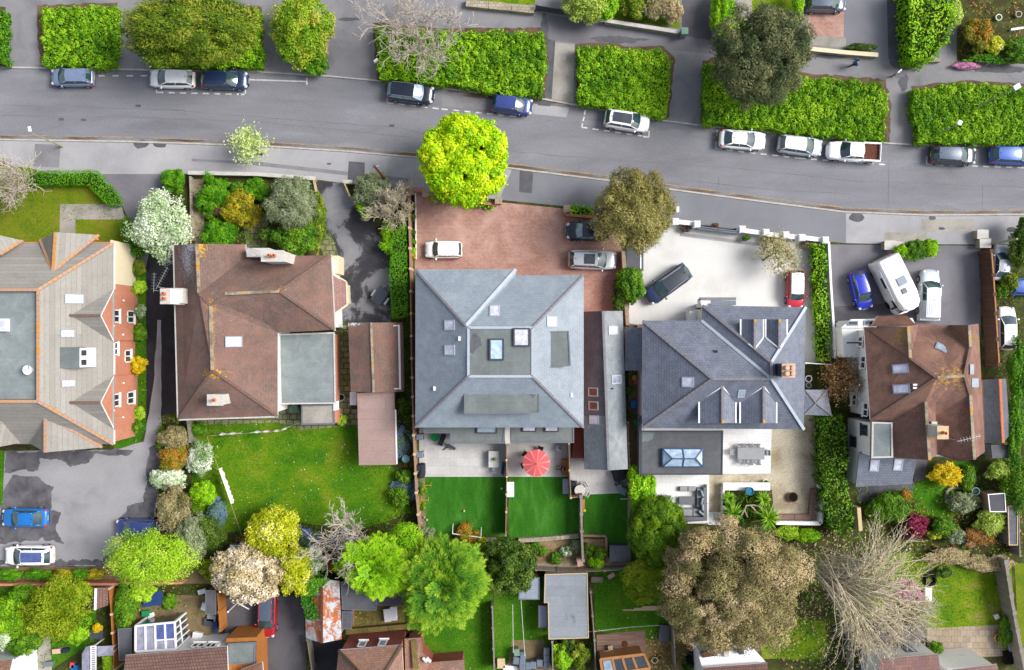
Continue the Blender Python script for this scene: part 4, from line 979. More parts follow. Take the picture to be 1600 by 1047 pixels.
lp=W2([(1035,701),(1098,701),(1098,729),(1035,729)],3.3);xa,xb=lp[0][0],lp[1][0];ya,yb=lp[2][1],lp[0][1];ym=(ya+yb)/2;ra,rb=xa+(yb-ya)/2*.95,xb-(yb-ya)/2*.95;zl,zh=3.35,3.95
lt=MB();lt.prism(lp,3.1,zl);lo=lt.build('roof_lantern','dark_trim',F_.t)
LV=[Vector(v)for v in((xa,ya,zl),(xb,ya,zl),(xb,yb,zl),(xa,yb,zl),(ra,ym,zh),(rb,ym,zh))]
m=MB();m.shell([v+Vector((0,0,.02))for v in LV],[(0,1,5,4),(1,2,5),(2,3,4,5),(3,0,4)],.03);m.build('pane','blue_glass',lo)
mat_paint('lantern_bar',G('#2f5574'),.4);m=MB()
for a_,b_ in((0,4),(3,4),(1,5),(2,5),(4,5),(0,1),(1,2),(2,3),(3,0)):m.bar(LV[a_]+Vector((0,0,.04)),LV[b_]+Vector((0,0,.04)),.1,.1)
xm=(xa+xb)/2;m.bar((xm,ya,zl+.04),(xm,ym,zh+.04),.08,.1);m.bar((xm,ym,zh+.04),(xm,yb,zl+.04),.08,.1);m.build('glazing_bar','lantern_bar',lo)
F_.roof([(977,511,2.9),(1008,512,3.2),(1006,579,3.2),(977,579,2.9)],[(0,1,2,3)],'dark_slate',.14,name='lean_to_roof',edge='white_paint');F_.walls([(978,512),(1007,512),(1006,578),(978,578)],2.8,'render_wall',.1)
F_.roof([(1258,609,2.8),(1292,609,2.5),(1300,650,2.5),(1257,648,2.8),(1275,630,2.95)],[(0,1,4),(1,2,4),(2,3,4),(3,0,4)],'dark_slate',.1,[(4,2),(4,1),(4,0),(4,3)],'ridge_slate',.1,'porch_roof');m=MB();m.prism(offset_poly(W2([(1258,610),(1291,610),(1298,648),(1258,647)],2.5),.15),0,2.4);m.build('porch','render_wall',F_.t)
F_.slab([(1111,469),(1150,470),(1150,477),(1111,477)],2.7,'dark_slate',.14,name='porch_roof');m=MB();m.prism(W2([(1096,474),(1150,475),(1150,480),(1096,480)],2.4),0,2.4);m.build('porch','render_wall',F_.t)
m=MB();m.prism(W2([(1078,486),(1096,487),(1096,503),(1078,503)],2.0),0,2.0);m.build('porch','white_paint',F_.t)
m=MB();q=W2([(999,650),(1002,650),(1002,742),(998,742)],3.1);m.prism(q,2.9,3.14);m.each('gutter','dark_trim',F_.t)
g=House('detached_house','large brown tiled house with lichen on its ridge and white rendered side walls','house',1435,610)
ze,zr=5.2,8.2
gv=[(1350,511,ze),(1419,511,7.4),(1422,559,7.4),(1464,590,zr),(1507,587,zr),(1516,542,7.4),(1514,508,7.4),(1529,506,ze),(1539,706,ze),(1522,718,7.2),(1516,617,7.2),(1446,628,7.2),(1452,719,7.2),(1465,710,ze),(1396,715,ze),(1394,657,ze),(1360,657,ze),(1462,650,5.6),(1436,507,ze),(1482,508,ze),(1460,650,5.5),(1498,722,ze)]
g.roof(gv,[(0,1,2,3,16),(1,18,2),(2,18,19,5,4,3),(5,19,6),(6,7,8,9,10,4,5),(3,4,10,17,11),(3,11,16),(16,11,15),(15,11,12,14),(11,17,13,12),(10,9,21,13,17)],'red_brown_tile',.18,[(1,2),(6,5),(10,9),(11,12)],'ridge_buff',.26,edge='white_paint')
V,F,o=g.roofs[0]
for a_,b_ in((3,16),(2,3),(4,5),(4,10)):
 m=MB();m.bar(V[a_]+Vector((0,0,.02)),V[b_]+Vector((0,0,.02)),.26,.1)
 m.build('hip_tiles','ridge_brown',o)
m=MB();m.bar(V[3]+Vector((0,0,.06)),V[4]+Vector((0,0,.06)),.24,.1);m.build('ridge_tiles','ridge_buff',o)
g.walls([(1350,511),(1436,509),(1529,508),(1539,706),(1498,720),(1396,715),(1394,657),(1360,657)],ze-.15,'render_wall',.3)
for fi,px,py,w,h,gl in((0,1407,576,26,15,'sky_tint_glass'),(0,1408.5,607.5,27,15,'sky_tint_glass')):g.roof_window(0,fi,px,py,w,h,gl,'lead',.1)
a,b,c,o2=g.plane(0,2);p=hit(1471,545,V[18],V[19],V[3]);n=(V[19]-V[18]).cross(V[3]-V[18]).normalized();n=n if n.z>0 else-n
u=Vector((1,-.75,0)).normalized();u=(u-n*u.dot(n)).normalized();v=n.cross(u);m=MB();m.obox(p+n*.1,u,v,n,1.15,.75,.1);rw=m.build('roof_window','lead',o);m=MB();m.obox(p+n*.2,u,v,n,.9,.5,.02);m.build('pane','clear_glass',rw)
m=MB()
for px,py,w_,h_ in((1517,577,.35,.9),(1522,598,.6,.8)):q=hit(px,py,V[7],V[8],V[6]);m.box((q.x,q.y,q.z-.1),(w_,h_,.3))
m.each('roof_hatch','ridge_light',o)
q=hit(1429,606,V[0],V[3],V[16]);m=MB();m.box((q.x,q.y,q.z),(.35,.16,.14));m.box((q.x,q.y+.28,q.z),(.35,.16,.14));m.each('vent_tile','white_plastic',o)
g.slab([(1362,659),(1394,660),(1395,715),(1361,716)],5.5,'green_felt',.3,.08,'dormer_roof','cement',.16)
m=MB();m.prism(offset_poly(W2([(1361,660),(1394,660),(1395,716),(1361,716)],5.5),.14),0,5.2);m.build('wing_wall','render_wall',g.t)
g.roof([(1343,706,3.3),(1433,717,3.3),(1425,756,2.7),(1337,761,2.7)],[(0,1,2,3)],'dark_slate',.16,name='extension_roof',edge='grey_trim');g.walls([(1343,700),(1430,712),(1424,755),(1337,760)],2.7,'render_wall',.14)
ei=len(g.roofs)-1
for px in(1366,1403):g.roof_window(ei,0,px,727-(px-1366)*.03,14,18,'sky_tint_glass','ridge_light',.1)
g.roof([(1361,510,3.4),(1433,509,3.4),(1417,493,4.2),(1371,494,4.2),(1361,505,3.0),(1433,505,3.0)],[(0,3,2,1)],'red_brown_tile',.14,name='bay_roof',edge='white_paint')
m=MB();m.prism(W2([(1366,498),(1424,497),(1430,510),(1364,510)],3.0),0,3.2);m.build('bay_wall','render_wall',g.t)
g.slab([(1314,512),(1330,499),(1370,498),(1370,512)],3.2,'white_paint',.2,name='garage_roof');gi=len(g.roofs)-1
m=MB();m.prism(offset_poly(W2([(1314,512),(1330,499),(1372,498),(1374,560),(1318,560)],3.1),.1),0,3.0);m.build('garage_wall','render_wall',g.t)
g.roof_window(gi,0,1332,505,17,8,'dark_glass','lead',.1);g.roof_window(gi,0,1357,505,15,8,'dark_glass','lead',.1)
wx0=W(1357,640,ze).x+.1
xw=offset_poly(W2([(1350,511),(1529,508),(1539,706),(1360,657)],ze),.3)
for y,z,w in((534,3.6,1.0),(566,3.9,1.2),(640,3.8,1.3),(625,1.4,1.1)):
 k=(y-511)/146;x=W(1350+9*k,y,ze).x+.3;g.window((x+.02,W(0,y,z).y,z),(-1,.06,0),w,1.0)
m=MB();q=W(1336,539,3.6);m.box((q.x,q.y+.2,3.4),(1.4,.14,.1));m.build('canopy','dark_trim',g.t)
for y,z in((672,3.9),(690,1.5)):g.window((W(1361,y,5.5).x+.1,W(0,y,z).y,z),(-1,0,0),1.0,1.2,'dark_trim')
g.chimney(1473,676,9.0,.9,1.05,6,'cement',1,axis='x',top='pale_wood')
m=MB();q=W(1462,668,7.2);m.box((q.x,q.y,5.4),(.5,1.0,1.6));m.build('flashing','cement',o)
aerial(1478,684,7.5,9.7,'television_aerial','two armed television aerial beside the chimney of the lichen covered house',7,1.9,R(14))
h=House('outbuilding','dark grey slate outbuilding with a terracotta ridge behind the lichen covered house','outbuilding',1550,640)
h.roof([(1536,594,2.4),(1562,592,3.4),(1572,592,2.6),(1578,680,2.6),(1567,692,3.4),(1540,692,2.4)],[(0,1,4,5),(1,2,3,4)],'dark_or_shaded_slate',.12,[(1,4)],'terracotta',.22,edge='grey_trim');h.walls([(1536,594),(1572,592),(1577,685),(1541,691)],2.4,'brick',.15)
h=House('shed','small blue grey flat roofed shed beside the round pale shrub','shed',1560,704)
h.slab([(1548,695),(1575,695),(1576,716),(1550,716)],2.1,'dark_felt',.1,.03);h.walls([(1548,695),(1575,695),(1576,716),(1550,716)],2.0,'grey_trim',.08)
S1=House('terraced_house','pantiled house with a white conservatory at the bottom edge of the photo','house',290,1060)
S1.roof([(196,1024,4.6),(355,1010,4.6),(357,1075,7.0),(190,1085,7.0)],[(0,1,2,3)],'pantile',.16,edge='white_paint')
S1.walls([(198,1026),(355,1012),(357,1120),(190,1120)],4.5,'render_wall',.3)
S1.slab([(356,1005),(400,1003),(399,1036),(356,1038)],3.6,'grey_felt',.2,.05,'wing_roof','grey_trim')
S1.walls([(352,996),(402,994),(404,1080),(354,1080)],3.4,'orange_timber',.1,name='wing_wall')
S1.roof([(376,1046,4.2),(410,1034,4.2),(414,1080,5.4),(366,1084,5.4)],[(0,1,2,3)],'red_brown_tile',.14,name='wing_roof',edge='white_paint')
yw=W(0,1000,2).y+.15
m=MB();m.prism(W2([(285,1003),(352,996),(354,1030),(286,1030)],1.2),0,4.2);m.build('rear_wall','white_paint',S1.t)
for px,w in((310,1.2),(330,1.0)):S1.window((W(px,1003,3).x,W(0,998,1.2).y+.05,3.0),(0,1,0),w,1.1)
cv=thing('conservatory','white framed conservatory with pale and blue glass roof panels','conservatory',W(250,1000,0))
p0=[(212,978,2.6),(273,972,2.6),(275,1014,3.4),(212,1018,3.4)];PV=[W(*q)for q in p0]
m=MB();
for k in range(5):m.bar(PV[0].lerp(PV[1],k/4),PV[3].lerp(PV[2],k/4),.16,.16)
for a_,b_ in((0,1),(3,2)):m.bar(PV[a_],PV[b_],.18,.18)
for a_ in(.62,):m.bar(PV[0].lerp(PV[3],a_).lerp(PV[1].lerp(PV[2],a_),.5),PV[1].lerp(PV[2],a_),.1,.14)
for a_ in(0,1):m.bar((PV[a_].x,PV[a_].y,0),PV[a_],.18,.18)
B0,B1=W(216,972,0),W(285,966,0);C1=W(287,1004,0)
Q1,Q2=W(289,962,0),W(294,1004,0)
cf=m.build('frame','white_plastic',cv)
for k in range(4):
 a0,a1=PV[0].lerp(PV[1],(k+.08)/4),PV[0].lerp(PV[1],(k+.92)/4);b0,b1=PV[3].lerp(PV[2],(k+.08)/4),PV[3].lerp(PV[2],(k+.92)/4)
 if k<2:m=MB();m.shell([a0,a1,b1,b0],[(0,1,2,3)],.04);m.build('roof_pane','shade_glass',cv)
 else:
  m=MB();m.shell([a0,a1,a1.lerp(b1,.6),a0.lerp(b0,.6)],[(0,1,2,3)],.04);m.build('roof_pane','solar_glass',cv)
  m=MB();m.shell([a0.lerp(b0,.64),a1.lerp(b1,.64),b1,b0],[(0,1,2,3)],.04);m.build('roof_pane','shade_glass',cv)
m=MB();e=PV[1];f=PV[2]
for k in range(5):
 q=e.lerp(f,k/4);m.bar(q,(q.x+.0,q.y,0),.12,.12)
 if k<4:q2=e.lerp(f,(k+1)/4);m.bar(Vector((q.x,q.y,q.z*.55)),Vector((q2.x,q2.y,q2.z*.55)),.1,.1)
m.build('side_frame','white_plastic',cv)
m=MB();m.add([Vector((e.x-.03,e.y,.6)),Vector((f.x-.03,f.y,.6)),f-Vector((.03,0,.1)),e-Vector((.03,0,.1))],[(0,1,2,3)]);m.add([Vector((PV[0].x,PV[0].y-.03,.6)),Vector((e.x,e.y-.03,.6)),Vector((e.x,e.y-.03,2.5)),Vector((PV[0].x,PV[0].y-.03,2.5))],[(0,1,2,3)]);m.build('side_pane','dark_glass',cv)
m=MB();m.prism(W2([(213,979),(274,973),(276,1016),(213,1019)],.6),0,.6);m.build('base_wall','render_wall',cv)
S0=House('terraced_house','house corner with brown tiles cut off at the bottom edge beside the dotted cloth','house',5,1060)
S0.roof([(-40,1038,4.4),(20,1030,4.4),(8,1080,6.5),(-40,1080,6.5)],[(0,1,2,3)],'clay_tile',.15,edge='white_paint');S0.walls([(-40,1038),(20,1030),(22,1100),(-40,1100)],4.3,'render_wall',.25)
S2=House('terraced_house','red brick house with a hipped clay tile roof and two small white windows','house',600,1060)
S2.roof([(529,1016,5.0),(628,1008,5.0),(634,1110,5.0),(520,1110,5.0),(586,1075,8.0),(586,1110,8.0)],[(0,1,4),(1,2,5,4),(0,4,5,3)],'clay_tile',.18,[(0,4),(1,4)],'dark_bark',.26,edge='white_paint')
S2.walls([(529,1016),(628,1008),(634,1110),(520,1110)],4.9,'red_brick',.18)
for px,z in((566,3.6),(598,3.7)):S2.window((W(px,0,z).x,(W(0,1013-(px-566)*.08,5).y-.14),z),(0,1,0),.75,1.5,'white_paint','clear_glass',0)
m=MB();q=W(625,1003,2.5);m.tube([(q.x,q.y,.1),(q.x,q.y,4.2)],.06,6);m.build('drainpipe','dark_trim',S2.t)
S2.roof([(632,998,3.0),(658,996,3.0),(660,1020,3.0),(674,1035,3.0),(725,1031,3.0),(728,1090,3.6),(634,1090,4.4)],[(0,1,2,3,6),(3,4,5,6)],'clay_tile',.15,name='lean_to_roof');S2.walls([(634,1000),(658,998),(660,1022),(674,1037),(724,1033),(728,1090),(634,1090)],2.9,'red_brick',.15,name='lean_to_wall')
m=MB();m.bar(W(646,1000,3.1),W(650,1046,4.0),.5,.1);m.build('valley_moss','mossy_yard',S2.roofs[-1][2])
m=MB()
for px in(661,667):m.bar(W(px,1028,3.3),W(px+6,1034,3.5),.22,.2)
m.build('vent_cowl','white_plastic',S2.roofs[-1][2])
S3=House('terraced_house','white fronted house with a pinkish pantiled roof and clutter on its flat roof','house',1150,1060)
S3.roof([(1100,1043,4.6),(1199,1036,4.6),(1205,1090,6.6),(1102,1095,6.6)],[(0,1,2,3)],'pantile',.16,edge='white_paint')
S3.slab([(1091,1022),(1178,1014),(1196,1034),(1098,1046)],4.0,'white_plastic',.2,name='flat_roof');S3.walls([(1091,1018),(1180,1012),(1197,1100),(1098,1100)],3.9,'render_wall',.2)
for i,(px,py,w,d,hh,mt)in enumerate(((1108,1022,1.4,.5,.35,'brown_timber'),(1122,1016,.5,.5,.5,'rust'),(1147,1006,.5,.6,.4,'white_plastic'),(1157,1014,.5,.9,.5,'dark_trim'),(1166,1013,.8,.9,.4,'white_plastic'),(1135,1022,.5,.6,.3,'cement'))):
 q=W(px,py,4.3);m=MB();m.box((q.x,q.y,4.005),(w,d,hh),.15);tag(m.build('roof_box',mt,bevel=.03),['long brown planter box on the white flat roof at the bottom','rusty square box beside the brown planter on the white flat roof','white box at the top edge of the cluttered white flat roof','dark narrow cabinet on the cluttered white flat roof','white bench box at the corner of the cluttered flat roof','grey stone tub in the middle of the cluttered flat roof'][i],'box','boxes on the white flat roof')
S4=House('terraced_house','white rear wall and pink tiled roof of a house at the bottom beside dark sheds','house',1420,1060)
S4.roof([(1373,1030,4.6),(1466,1022,4.6),(1474,1085,7.0),(1378,1090,7.0)],[(0,1,2,3)],'pink_tile',.16,edge='white_paint');S4.walls([(1373,1030),(1466,1022),(1474,1100),(1378,1100)],4.5,'render_wall',.1)
S4.window((W(1423,0,3).x,W(0,1026,4.6).y-.08,2.2),(0,1,0),1.0,2.4,'grey_trim','clear_glass')
S5=House('terraced_house','white walled house corner at the bottom beside the brick patio','house',1520,1070)
S5.walls([(1478,1044),(1552,1036),(1570,1100),(1482,1100)],4.2,'render_wall',.1);S5.roof([(1478,1048,4.4),(1558,1038,4.4),(1570,1095,6.2),(1482,1100,6.2)],[(0,1,2,3)],'pink_tile',.16,edge='white_paint')
m=MB();q=W(1515,1030,1.8);m.box((q.x,q.y-.3,0),(1.5,1.0,2.6));m.build('brick_porch','brick',S5.t)
for px in(1509,1521):S5.window((W(px,0,1.9).x,q.y+.2,2.0),(0,1,0),.5,.5,'pale_teal')
def shed(name,label,cat,pts,z,roof,wall,kerb=.04,inset=.1,kmat='grey_trim'):
 xs=[p[0]for p in pts];ys=[p[1]for p in pts];h=House(name,label,cat,sum(xs)/len(xs),sum(ys)/len(ys));h.slab(pts,z,roof,.14,kerb,'roof',kmat,.08);h.walls(pts,z-.1,wall,inset)
 m=MB();p=W2(pts,z);c=Vector((sum(q[0]for q in p)/len(p),sum(q[1]for q in p)/len(p)));a=Vector(p[1])-Vector(p[0])if len(p)else 0
 e=(Vector(p[-1])+Vector(p[-2]))/2 if False else(Vector(p[2])+Vector(p[3]))/2;d=(e-c).normalized();e=e-d*(inset-.03)
 m.box((e.x,e.y,.02),(.8,.08,min(1.8,z-.3)),math.atan2(d.y,d.x)+math.pi/2);m.build('door',wall,h.t);return h
shed('shed','large grey felt roofed shed behind the low fence of the turf gardens','shed',[(851,897),(918,895),(920,997),(857,999),(856,942),(850,942)],2.5,'shed_felt','timber',.05,.12,'pale_wood')
shed('shed','plain light grey roofed shed beside the round dark green tree','shed',[(812,904),(843,902),(843,937),(810,937)],2.1,'lead','timber')
shed('storage_shed','low pale grey lean to store against the large felt roofed shed','shed',[(841,946),(855,946),(856,981),(841,981)],1.6,'lead','timber')
shed('shed','blue grey felt roofed shed under the lime green tree next to the rusty barn','shed',[(532,909),(592,910),(588,954),(535,953)],2.4,'dark_felt','timber')
shed('shed','dark low shed roof between the lime tree and the feathery conifer','shed',[(592,914),(628,920),(626,946),(590,946)],2.0,'dark_tarmac','timber')
shed('shed','small slate coloured shed with a curved edge south of the rusty barn','shed',[(534,955),(550,955),(550,983),(534,983)],2.0,'dark_or_shaded_slate','timber')
shed('shed','grey brown flat shed against the orange fence panel by the red car','shed',[(321,922),(338,922),(338,960),(321,960)],2.0,'dark_tarmac','timber')
shed('shed','dark slate flat roofed shed between the orange fence and the conservatory','shed',[(184,982),(206,981),(206,1032),(186,1032)],2.3,'dark_felt','timber')
shed('shed','dark felt shed roof under the bare willow at the garden end','shed',[(1368,978),(1441,977),(1443,1000),(1375,1005)],2.2,'dark_tarmac','brown_timber')
shed('shed','narrow dark shed with white edges beside the round grass clump','shed',[(1543,772),(1570,770),(1572,800),(1546,800)],2.1,'dark_tarmac','timber',.06,.1,'white_paint')
shed('shed','long weathered narrow shed running down the eastern edge behind grass clump','shed',[(1574,790),(1590,790),(1590,852),(1576,852)],2.0,'dark_or_shaded_slate','old_timber',.06,.1,'pale_wood')
h=House('shed','small brown shed with white roof edge beside the olive garden tree','shed',152,935)
h.roof([(134,920,1.9),(150,919,2.7),(168,918,2.0),(168,946,2.0),(149,953,2.7),(134,950,1.9)],[(0,1,4,5),(1,2,3,4)],'pantile',.1,[(1,4)],'white_plastic',.2);h.walls([(134,920),(168,918),(168,946),(134,950)],1.9,'timber',.1)
h=House('barn','rusty corrugated iron barn half overgrown with ivy beside the tarmac drive','barn',505,960)
h.roof([(476,930,2.8),(503,918,3.8),(530,908,2.6),(534,999,2.6),(503,1005,3.8),(478,997,2.8),(515,906,3.0)],[(0,1,4,5),(1,6,2,3,4)],'rust_sheet',.06,[(1,4)],'rust',.2);h.walls([(478,932),(530,910),(533,998),(503,1003),(479,996)],2.5,'old_timber',.15)
V,F,o=h.roofs[0];n=5200;xy=np.array(W2([(470,900)],3)[0]);P=[]
pol=W2([(472,915),(488,902),(512,905),(510,920),(500,928),(503,940),(497,950),(500,962),(492,967),(478,966),(473,940)],3.3)
lo,hi=np.array(pol).min(0),np.array(pol).max(0);X=rng.uniform(lo,hi,(n*3,2));X=X[in_poly(X[:,0],X[:,1],pol)][:n]
PP=np.column_stack([X,3.35+rng.normal(scale=.15,size=len(X))+.25*np.sin(X[:,0]*2.3)*np.cos(X[:,1]*1.9)]);Vv,Ff=leaf_quads(PP,rng.normal(scale=.5,size=(len(X),3))+np.array([0,0,1]),.2*rng.uniform(.6,1.3,len(X)),.7)
np_mesh('ivy',Vv,Ff,np.clip(.35*rng.random(len(X))+.4*(X[:,1]>np.median(X[:,1]))+.1*rng.random(len(X)),0,1),'leaf_ivy',h.t)
h=House('lean_to','orange timber framed glass lean to with four dark panes at the bottom edge','lean-to',972,1035)
p0=[(938,1030,2.6),(1006,1022,2.6),(1016,1044,3.1),(942,1054,3.1)];PV=[W(*q)for q in p0]
m=MB();m.shell([v-Vector((0,0,.08))for v in PV],[(0,1,2,3)],.1);fr=m.build('roof_frame','wood',h.t)
m=MB()
for k in(0,.27,.5,.73,1):m.bar(PV[0].lerp(PV[1],k),PV[3].lerp(PV[2],k),.22,.14)
for a_,b_ in((0,1),(3,2)):m.bar(PV[a_],PV[b_],.25,.16)
m.build('rafters','wood',fr)
for i,(k0,k1)in enumerate(((.05,.24),(.3,.47),(.53,.7),(.76,.96))):
 m=MB();m.shell([PV[0].lerp(PV[1],k0).lerp(PV[3].lerp(PV[2],k0),.15),PV[0].lerp(PV[1],k1).lerp(PV[3].lerp(PV[2],k1),.15),PV[0].lerp(PV[1],k1).lerp(PV[3].lerp(PV[2],k1),.88),PV[0].lerp(PV[1],k0).lerp(PV[3].lerp(PV[2],k0),.88)],[(0,1,2,3)],.03);m.build('pane','dark_glass' if i else 'clear_glass',fr)
h.walls([(938,1030),(1006,1022),(1016,1070),(942,1070)],2.4,'wood',.1)
gh=thing('greenhouse','small glass greenhouse behind the cream flowering tree on the lawn','greenhouse',W(378,862,0))
p0=[(360,852,2.1),(404,853,2.1),(404,876,1.7),(356,876,1.7)];PV=[W(*q)for q in p0];b0=[W(359,849,0),W(403,849,0),W(402,875,0),W(355,875,0)]
m=MB()
for i in range(4):m.bar(PV[i],PV[(i+1)%4],.07,.07);m.bar(b0[i],PV[i],.07,.07)
for k in(.33,.66):m.bar(PV[0].lerp(PV[1],k),PV[3].lerp(PV[2],k),.05,.05)
m.build('frame','steel',gh)
m=MB();m.shell(PV,[(0,1,2,3)],.02)
for i in range(4):m.add([b0[i],b0[(i+1)%4],PV[(i+1)%4]-Vector((0,0,.05)),PV[i]-Vector((0,0,.05))],[(0,1,2,3)])
m.build('panes','clear_glass',gh)
def fence(name,label,line,h,mat,cat='fence',t=.06,post=2.0,pmat=None,pw=.11,top=True,cap=None,capw=None,posts=True,group=None):
 0
 P=[W(x,y,h)for x,y in line];c=sum(P,Vector())/len(P);o=thing(name,label,cat,(c.x,c.y,0),0,group)
 m=MB();pm=[]
 for a,b in zip(P[:-1],P[1:]):
  d=(b-a).normalized();L=(b-a).length;n=max(1,round(L/post))
  for i in range(n):
   q0,q1=a.lerp(b,i/n)+d*.02,a.lerp(b,(i+1)/n)-d*.02;j=random.uniform(-.02,.02)
   m.bar(Vector((q0.x,q0.y,(h+j)/2)),Vector((q1.x,q1.y,(h+j)/2)),t,h+j);pm.append(a.lerp(b,i/n))
 pm.append(P[-1]);m.build('panels' if cat=='fence' else 'wall',mat,o)
 if posts:
  for q in pm[:60]:
   m=MB();m.box((q.x,q.y,0),(pw+t,pw+t,h+.07),random.uniform(-.05,.05));m.build('post',pmat or mat,o)
 if cap:
  m=MB()
  for a,b in zip(P[:-1],P[1:]):m.bar(a+Vector((0,0,.03)),b+Vector((0,0,.03)),capw or t+.12,.06)
  m.build('coping',cap,o)
 return o
fence('fence','long reddish timber fence between the pink roofed shed and the turf gardens',[(638,292),(641,420),(643,560),(646,680),(650,770),(656,838)],1.8,'timber',t=.12,pmat='pale_wood')
fence('garden_wall','thin white topped planter wall beside the red block paving',[(649,300),(650,405)],.35,'white_paint','wall',t=.1,posts=False)
fence('fence','pale timber fence dividing the two artificial turf gardens',[(791,693),(792,745),(791,800),(790,838)],1.8,'timber',t=.07,pmat='pale_wood')
fence('fence','pale timber fence behind the orange bench with the person',[(889,693),(890,735),(892,778)],1.8,'timber',t=.07,pmat='pale_wood')
fence('fence','short fence return beside the round white patio table',[(892,778),(908,776)],1.7,'timber',t=.07,pmat='pale_wood')
fence('fence','grey weathered lattice fence between the two eastern turf gardens',[(908,776),(909,830),(911,876)],1.8,'old_timber',t=.2)
fence('fence','grey panel fence along the back of the turf gardens above the felt roofed shed',[(838,891),(872,893),(905,894),(945,892),(988,889)],1.5,'old_timber',t=.05)
fence('fence','timber fence beside the passage between annex and lime shrub',[(981,660),(985,760),(985,850)],1.8,'old_timber',t=.08)
fence('garden_wall','rough stone retaining wall at the end of the middle turf garden',[(810,845),(845,843),(905,838)],.5,'stone','wall',t=.4,posts=False)
fence('garden_wall','straight timber sleeper edge at the end of the eastern turf garden',[(911,837),(947,838),(948,876)],.4,'timber','wall',t=.2,posts=False)
fence('garden_wall','bare stone stub under the feathery conifer at the turf end',[(757,844),(775,843)],.4,'stone','wall',t=.4,posts=False)
for ln,lb in(([(1054,346),(1091,350)],'white rendered wall between the olive tree and the driveway gate'),([(1160,360),(1198,365)],'white rendered wall between the sliding gate and the sparse tree'),([(1198,366),(1252,371)],'white rendered front wall passing under the sparse tree'),([(1252,371),(1293,376)],'white rendered wall at the hedge corner of the pale driveway')):
 fence('front_wall',lb,ln,1.0,'render_wall','wall',t=.3,posts=False,cap='white_paint',capw=.42)
for i,(x,y)in enumerate(((1055,346),(1089,350),(1160,358),(1197,363),(1228,367),(1253,371),(1290,375))):
 q=W(x,y,1.4);t=thing('gate_pillar','white square pillar '+['beside the olive tree on the front wall','at the near olive tree end of the sliding gate','at the far end of the sliding gate','midway on the front wall west of the sparse tree','under the sparse tree on the front wall','just east of the sparse tree on the front wall','at the hedge corner of the front wall'][i],'pillar',(q.x,q.y,0),R(-8),'white pillars of the front wall')
 m=MB();m.box((q.x,q.y,0),(.5,.5,1.35),R(-8));m.build('pier','render_wall',t);m=MB();m.frustum([(q.x+a*.33,q.y+b*.33)for a,b in((-1,-1),(1,-1),(1,1),(-1,1))],1.35,[(q.x+a*.22,q.y+b*.22)for a,b in((-1,-1),(1,-1),(1,1),(-1,1))],1.45);m.build('cap','white_paint',t)
fence('sliding_gate','long blue grey sliding gate of the pale resin driveway',[(1091,355),(1156,363)],1.2,'lead','gate',t=.22,posts=False,cap='dark_trim',capw=.12)
fence('garden_wall','thin white wall east of the bright hedge strip',[(1295,378),(1298,440),(1302,500),(1305,560)],1.3,'render_wall','wall',t=.14,cap='white_paint',capw=.2,posts=False)
fence('side_gate','white side gate across the passage by the brown bare shrub',[(1258,567),(1300,570)],1.7,'white_paint','gate',t=.1,posts=False)
fence('garden_wall','white rendered corner wall around the fire pit gravel',[(1279,760),(1290,762),(1282,818),(1212,817)],.9,'render_wall','wall',t=.28,posts=False,cap='white_paint',capw=.36)
fence('garden_bench','brown timber seat running inside the white corner wall by the fire pit',[(1272,764),(1268,808),(1214,808)],.45,'decking','bench',t=.5,posts=False)
fence('garden_wall','white planter wall with the teal pot on top',[(1130,760),(1203,760)],.8,'render_wall','wall',t=.4,posts=False,cap='white_paint',capw=.75)
fence('garden_wall','short white wall beside the black and white ornament at the steps',[(1131,762),(1131,815)],.8,'render_wall','wall',t=.2,posts=False)
fence('garden_wall','white wall along the east side of the outdoor sofa',[(1106,758),(1106,815),(1074,817)],.7,'render_wall','wall',t=.16,posts=False)
fence('fence','tall dark brown board fence between the motorhome drive and the silver car',[(1549,392),(1552,430),(1556,490),(1561,570)],2.0,'brown_timber',t=.25,pw=.12,cap='wood',capw=.12)
fence('fence','weathered fence at the eastern edge of the sunny lawn',[(1572,878),(1580,930),(1590,985),(1602,1047)],1.9,'old_timber',t=.3)
fence('garden_wall','thin red brick boundary wall below the apartment car park',[(-40,914),(100,914),(180,913),(285,911)],1.2,'brick','wall',t=.22,posts=False)
fence('fence','bright orange timber fence beside the pale conservatory garden',[(170,920),(174,960),(178,1047)],1.8,'orange_timber',t=.1,pmat='pale_wood')
fence('fence','orange timber fence panel between the yard and the red car drive',[(340,928),(344,985)],1.8,'orange_timber',t=.12,pmat='orange_timber')
fence('fence','orange boarded fence end under the bare tree by the rusty barn',[(508,886),(545,905)],1.6,'orange_timber',t=.1)
fence('garden_wall','lichen stained white coped wall along the front garden of the brown house',[(294,270),(400,272),(493,279)],.8,'stone','wall',t=.3,posts=False,cap='cement',capw=.36)
fence('garden_wall','concrete edged side wall west of the front garden path',[(297,275),(298,300),(299,376)],.6,'stone','wall',t=.2,posts=False)
fence('garden_wall','short wall stub at the dark wet drive entrance',[(535,284),(551,284)],.8,'stone','wall',t=.3,posts=False,cap='cement',capw=.36)
for(a,b),lb in((((489,281),(494,304)),'open yellow wooden gate by the front garden wall'),(((537,285),(546,306)),'open yellow wooden gate below the grey bush')):
 P0,P1=W(*a,1.1),W(*b,1.1);o=thing('wooden_gate',lb,'gate',(P0.x,P0.y,0),0,'yellow gates of the wet drive')
 m=MB();g0=lambda k,z:Vector((P0.x+(P1.x-P0.x)*k,P0.y+(P1.y-P0.y)*k,z))
 for z in(.2,.6,1.05):m.bar(g0(0,z),g0(1,z),.06,.1)
 m.bar(g0(0,.2),g0(1,1.05),.05,.08);m.build('rails','pale_wood',o)
 for k in(0,1):m=MB();q=g0(k,0);m.box(q,(.12,.12,1.2));m.build('post','pale_wood',o)
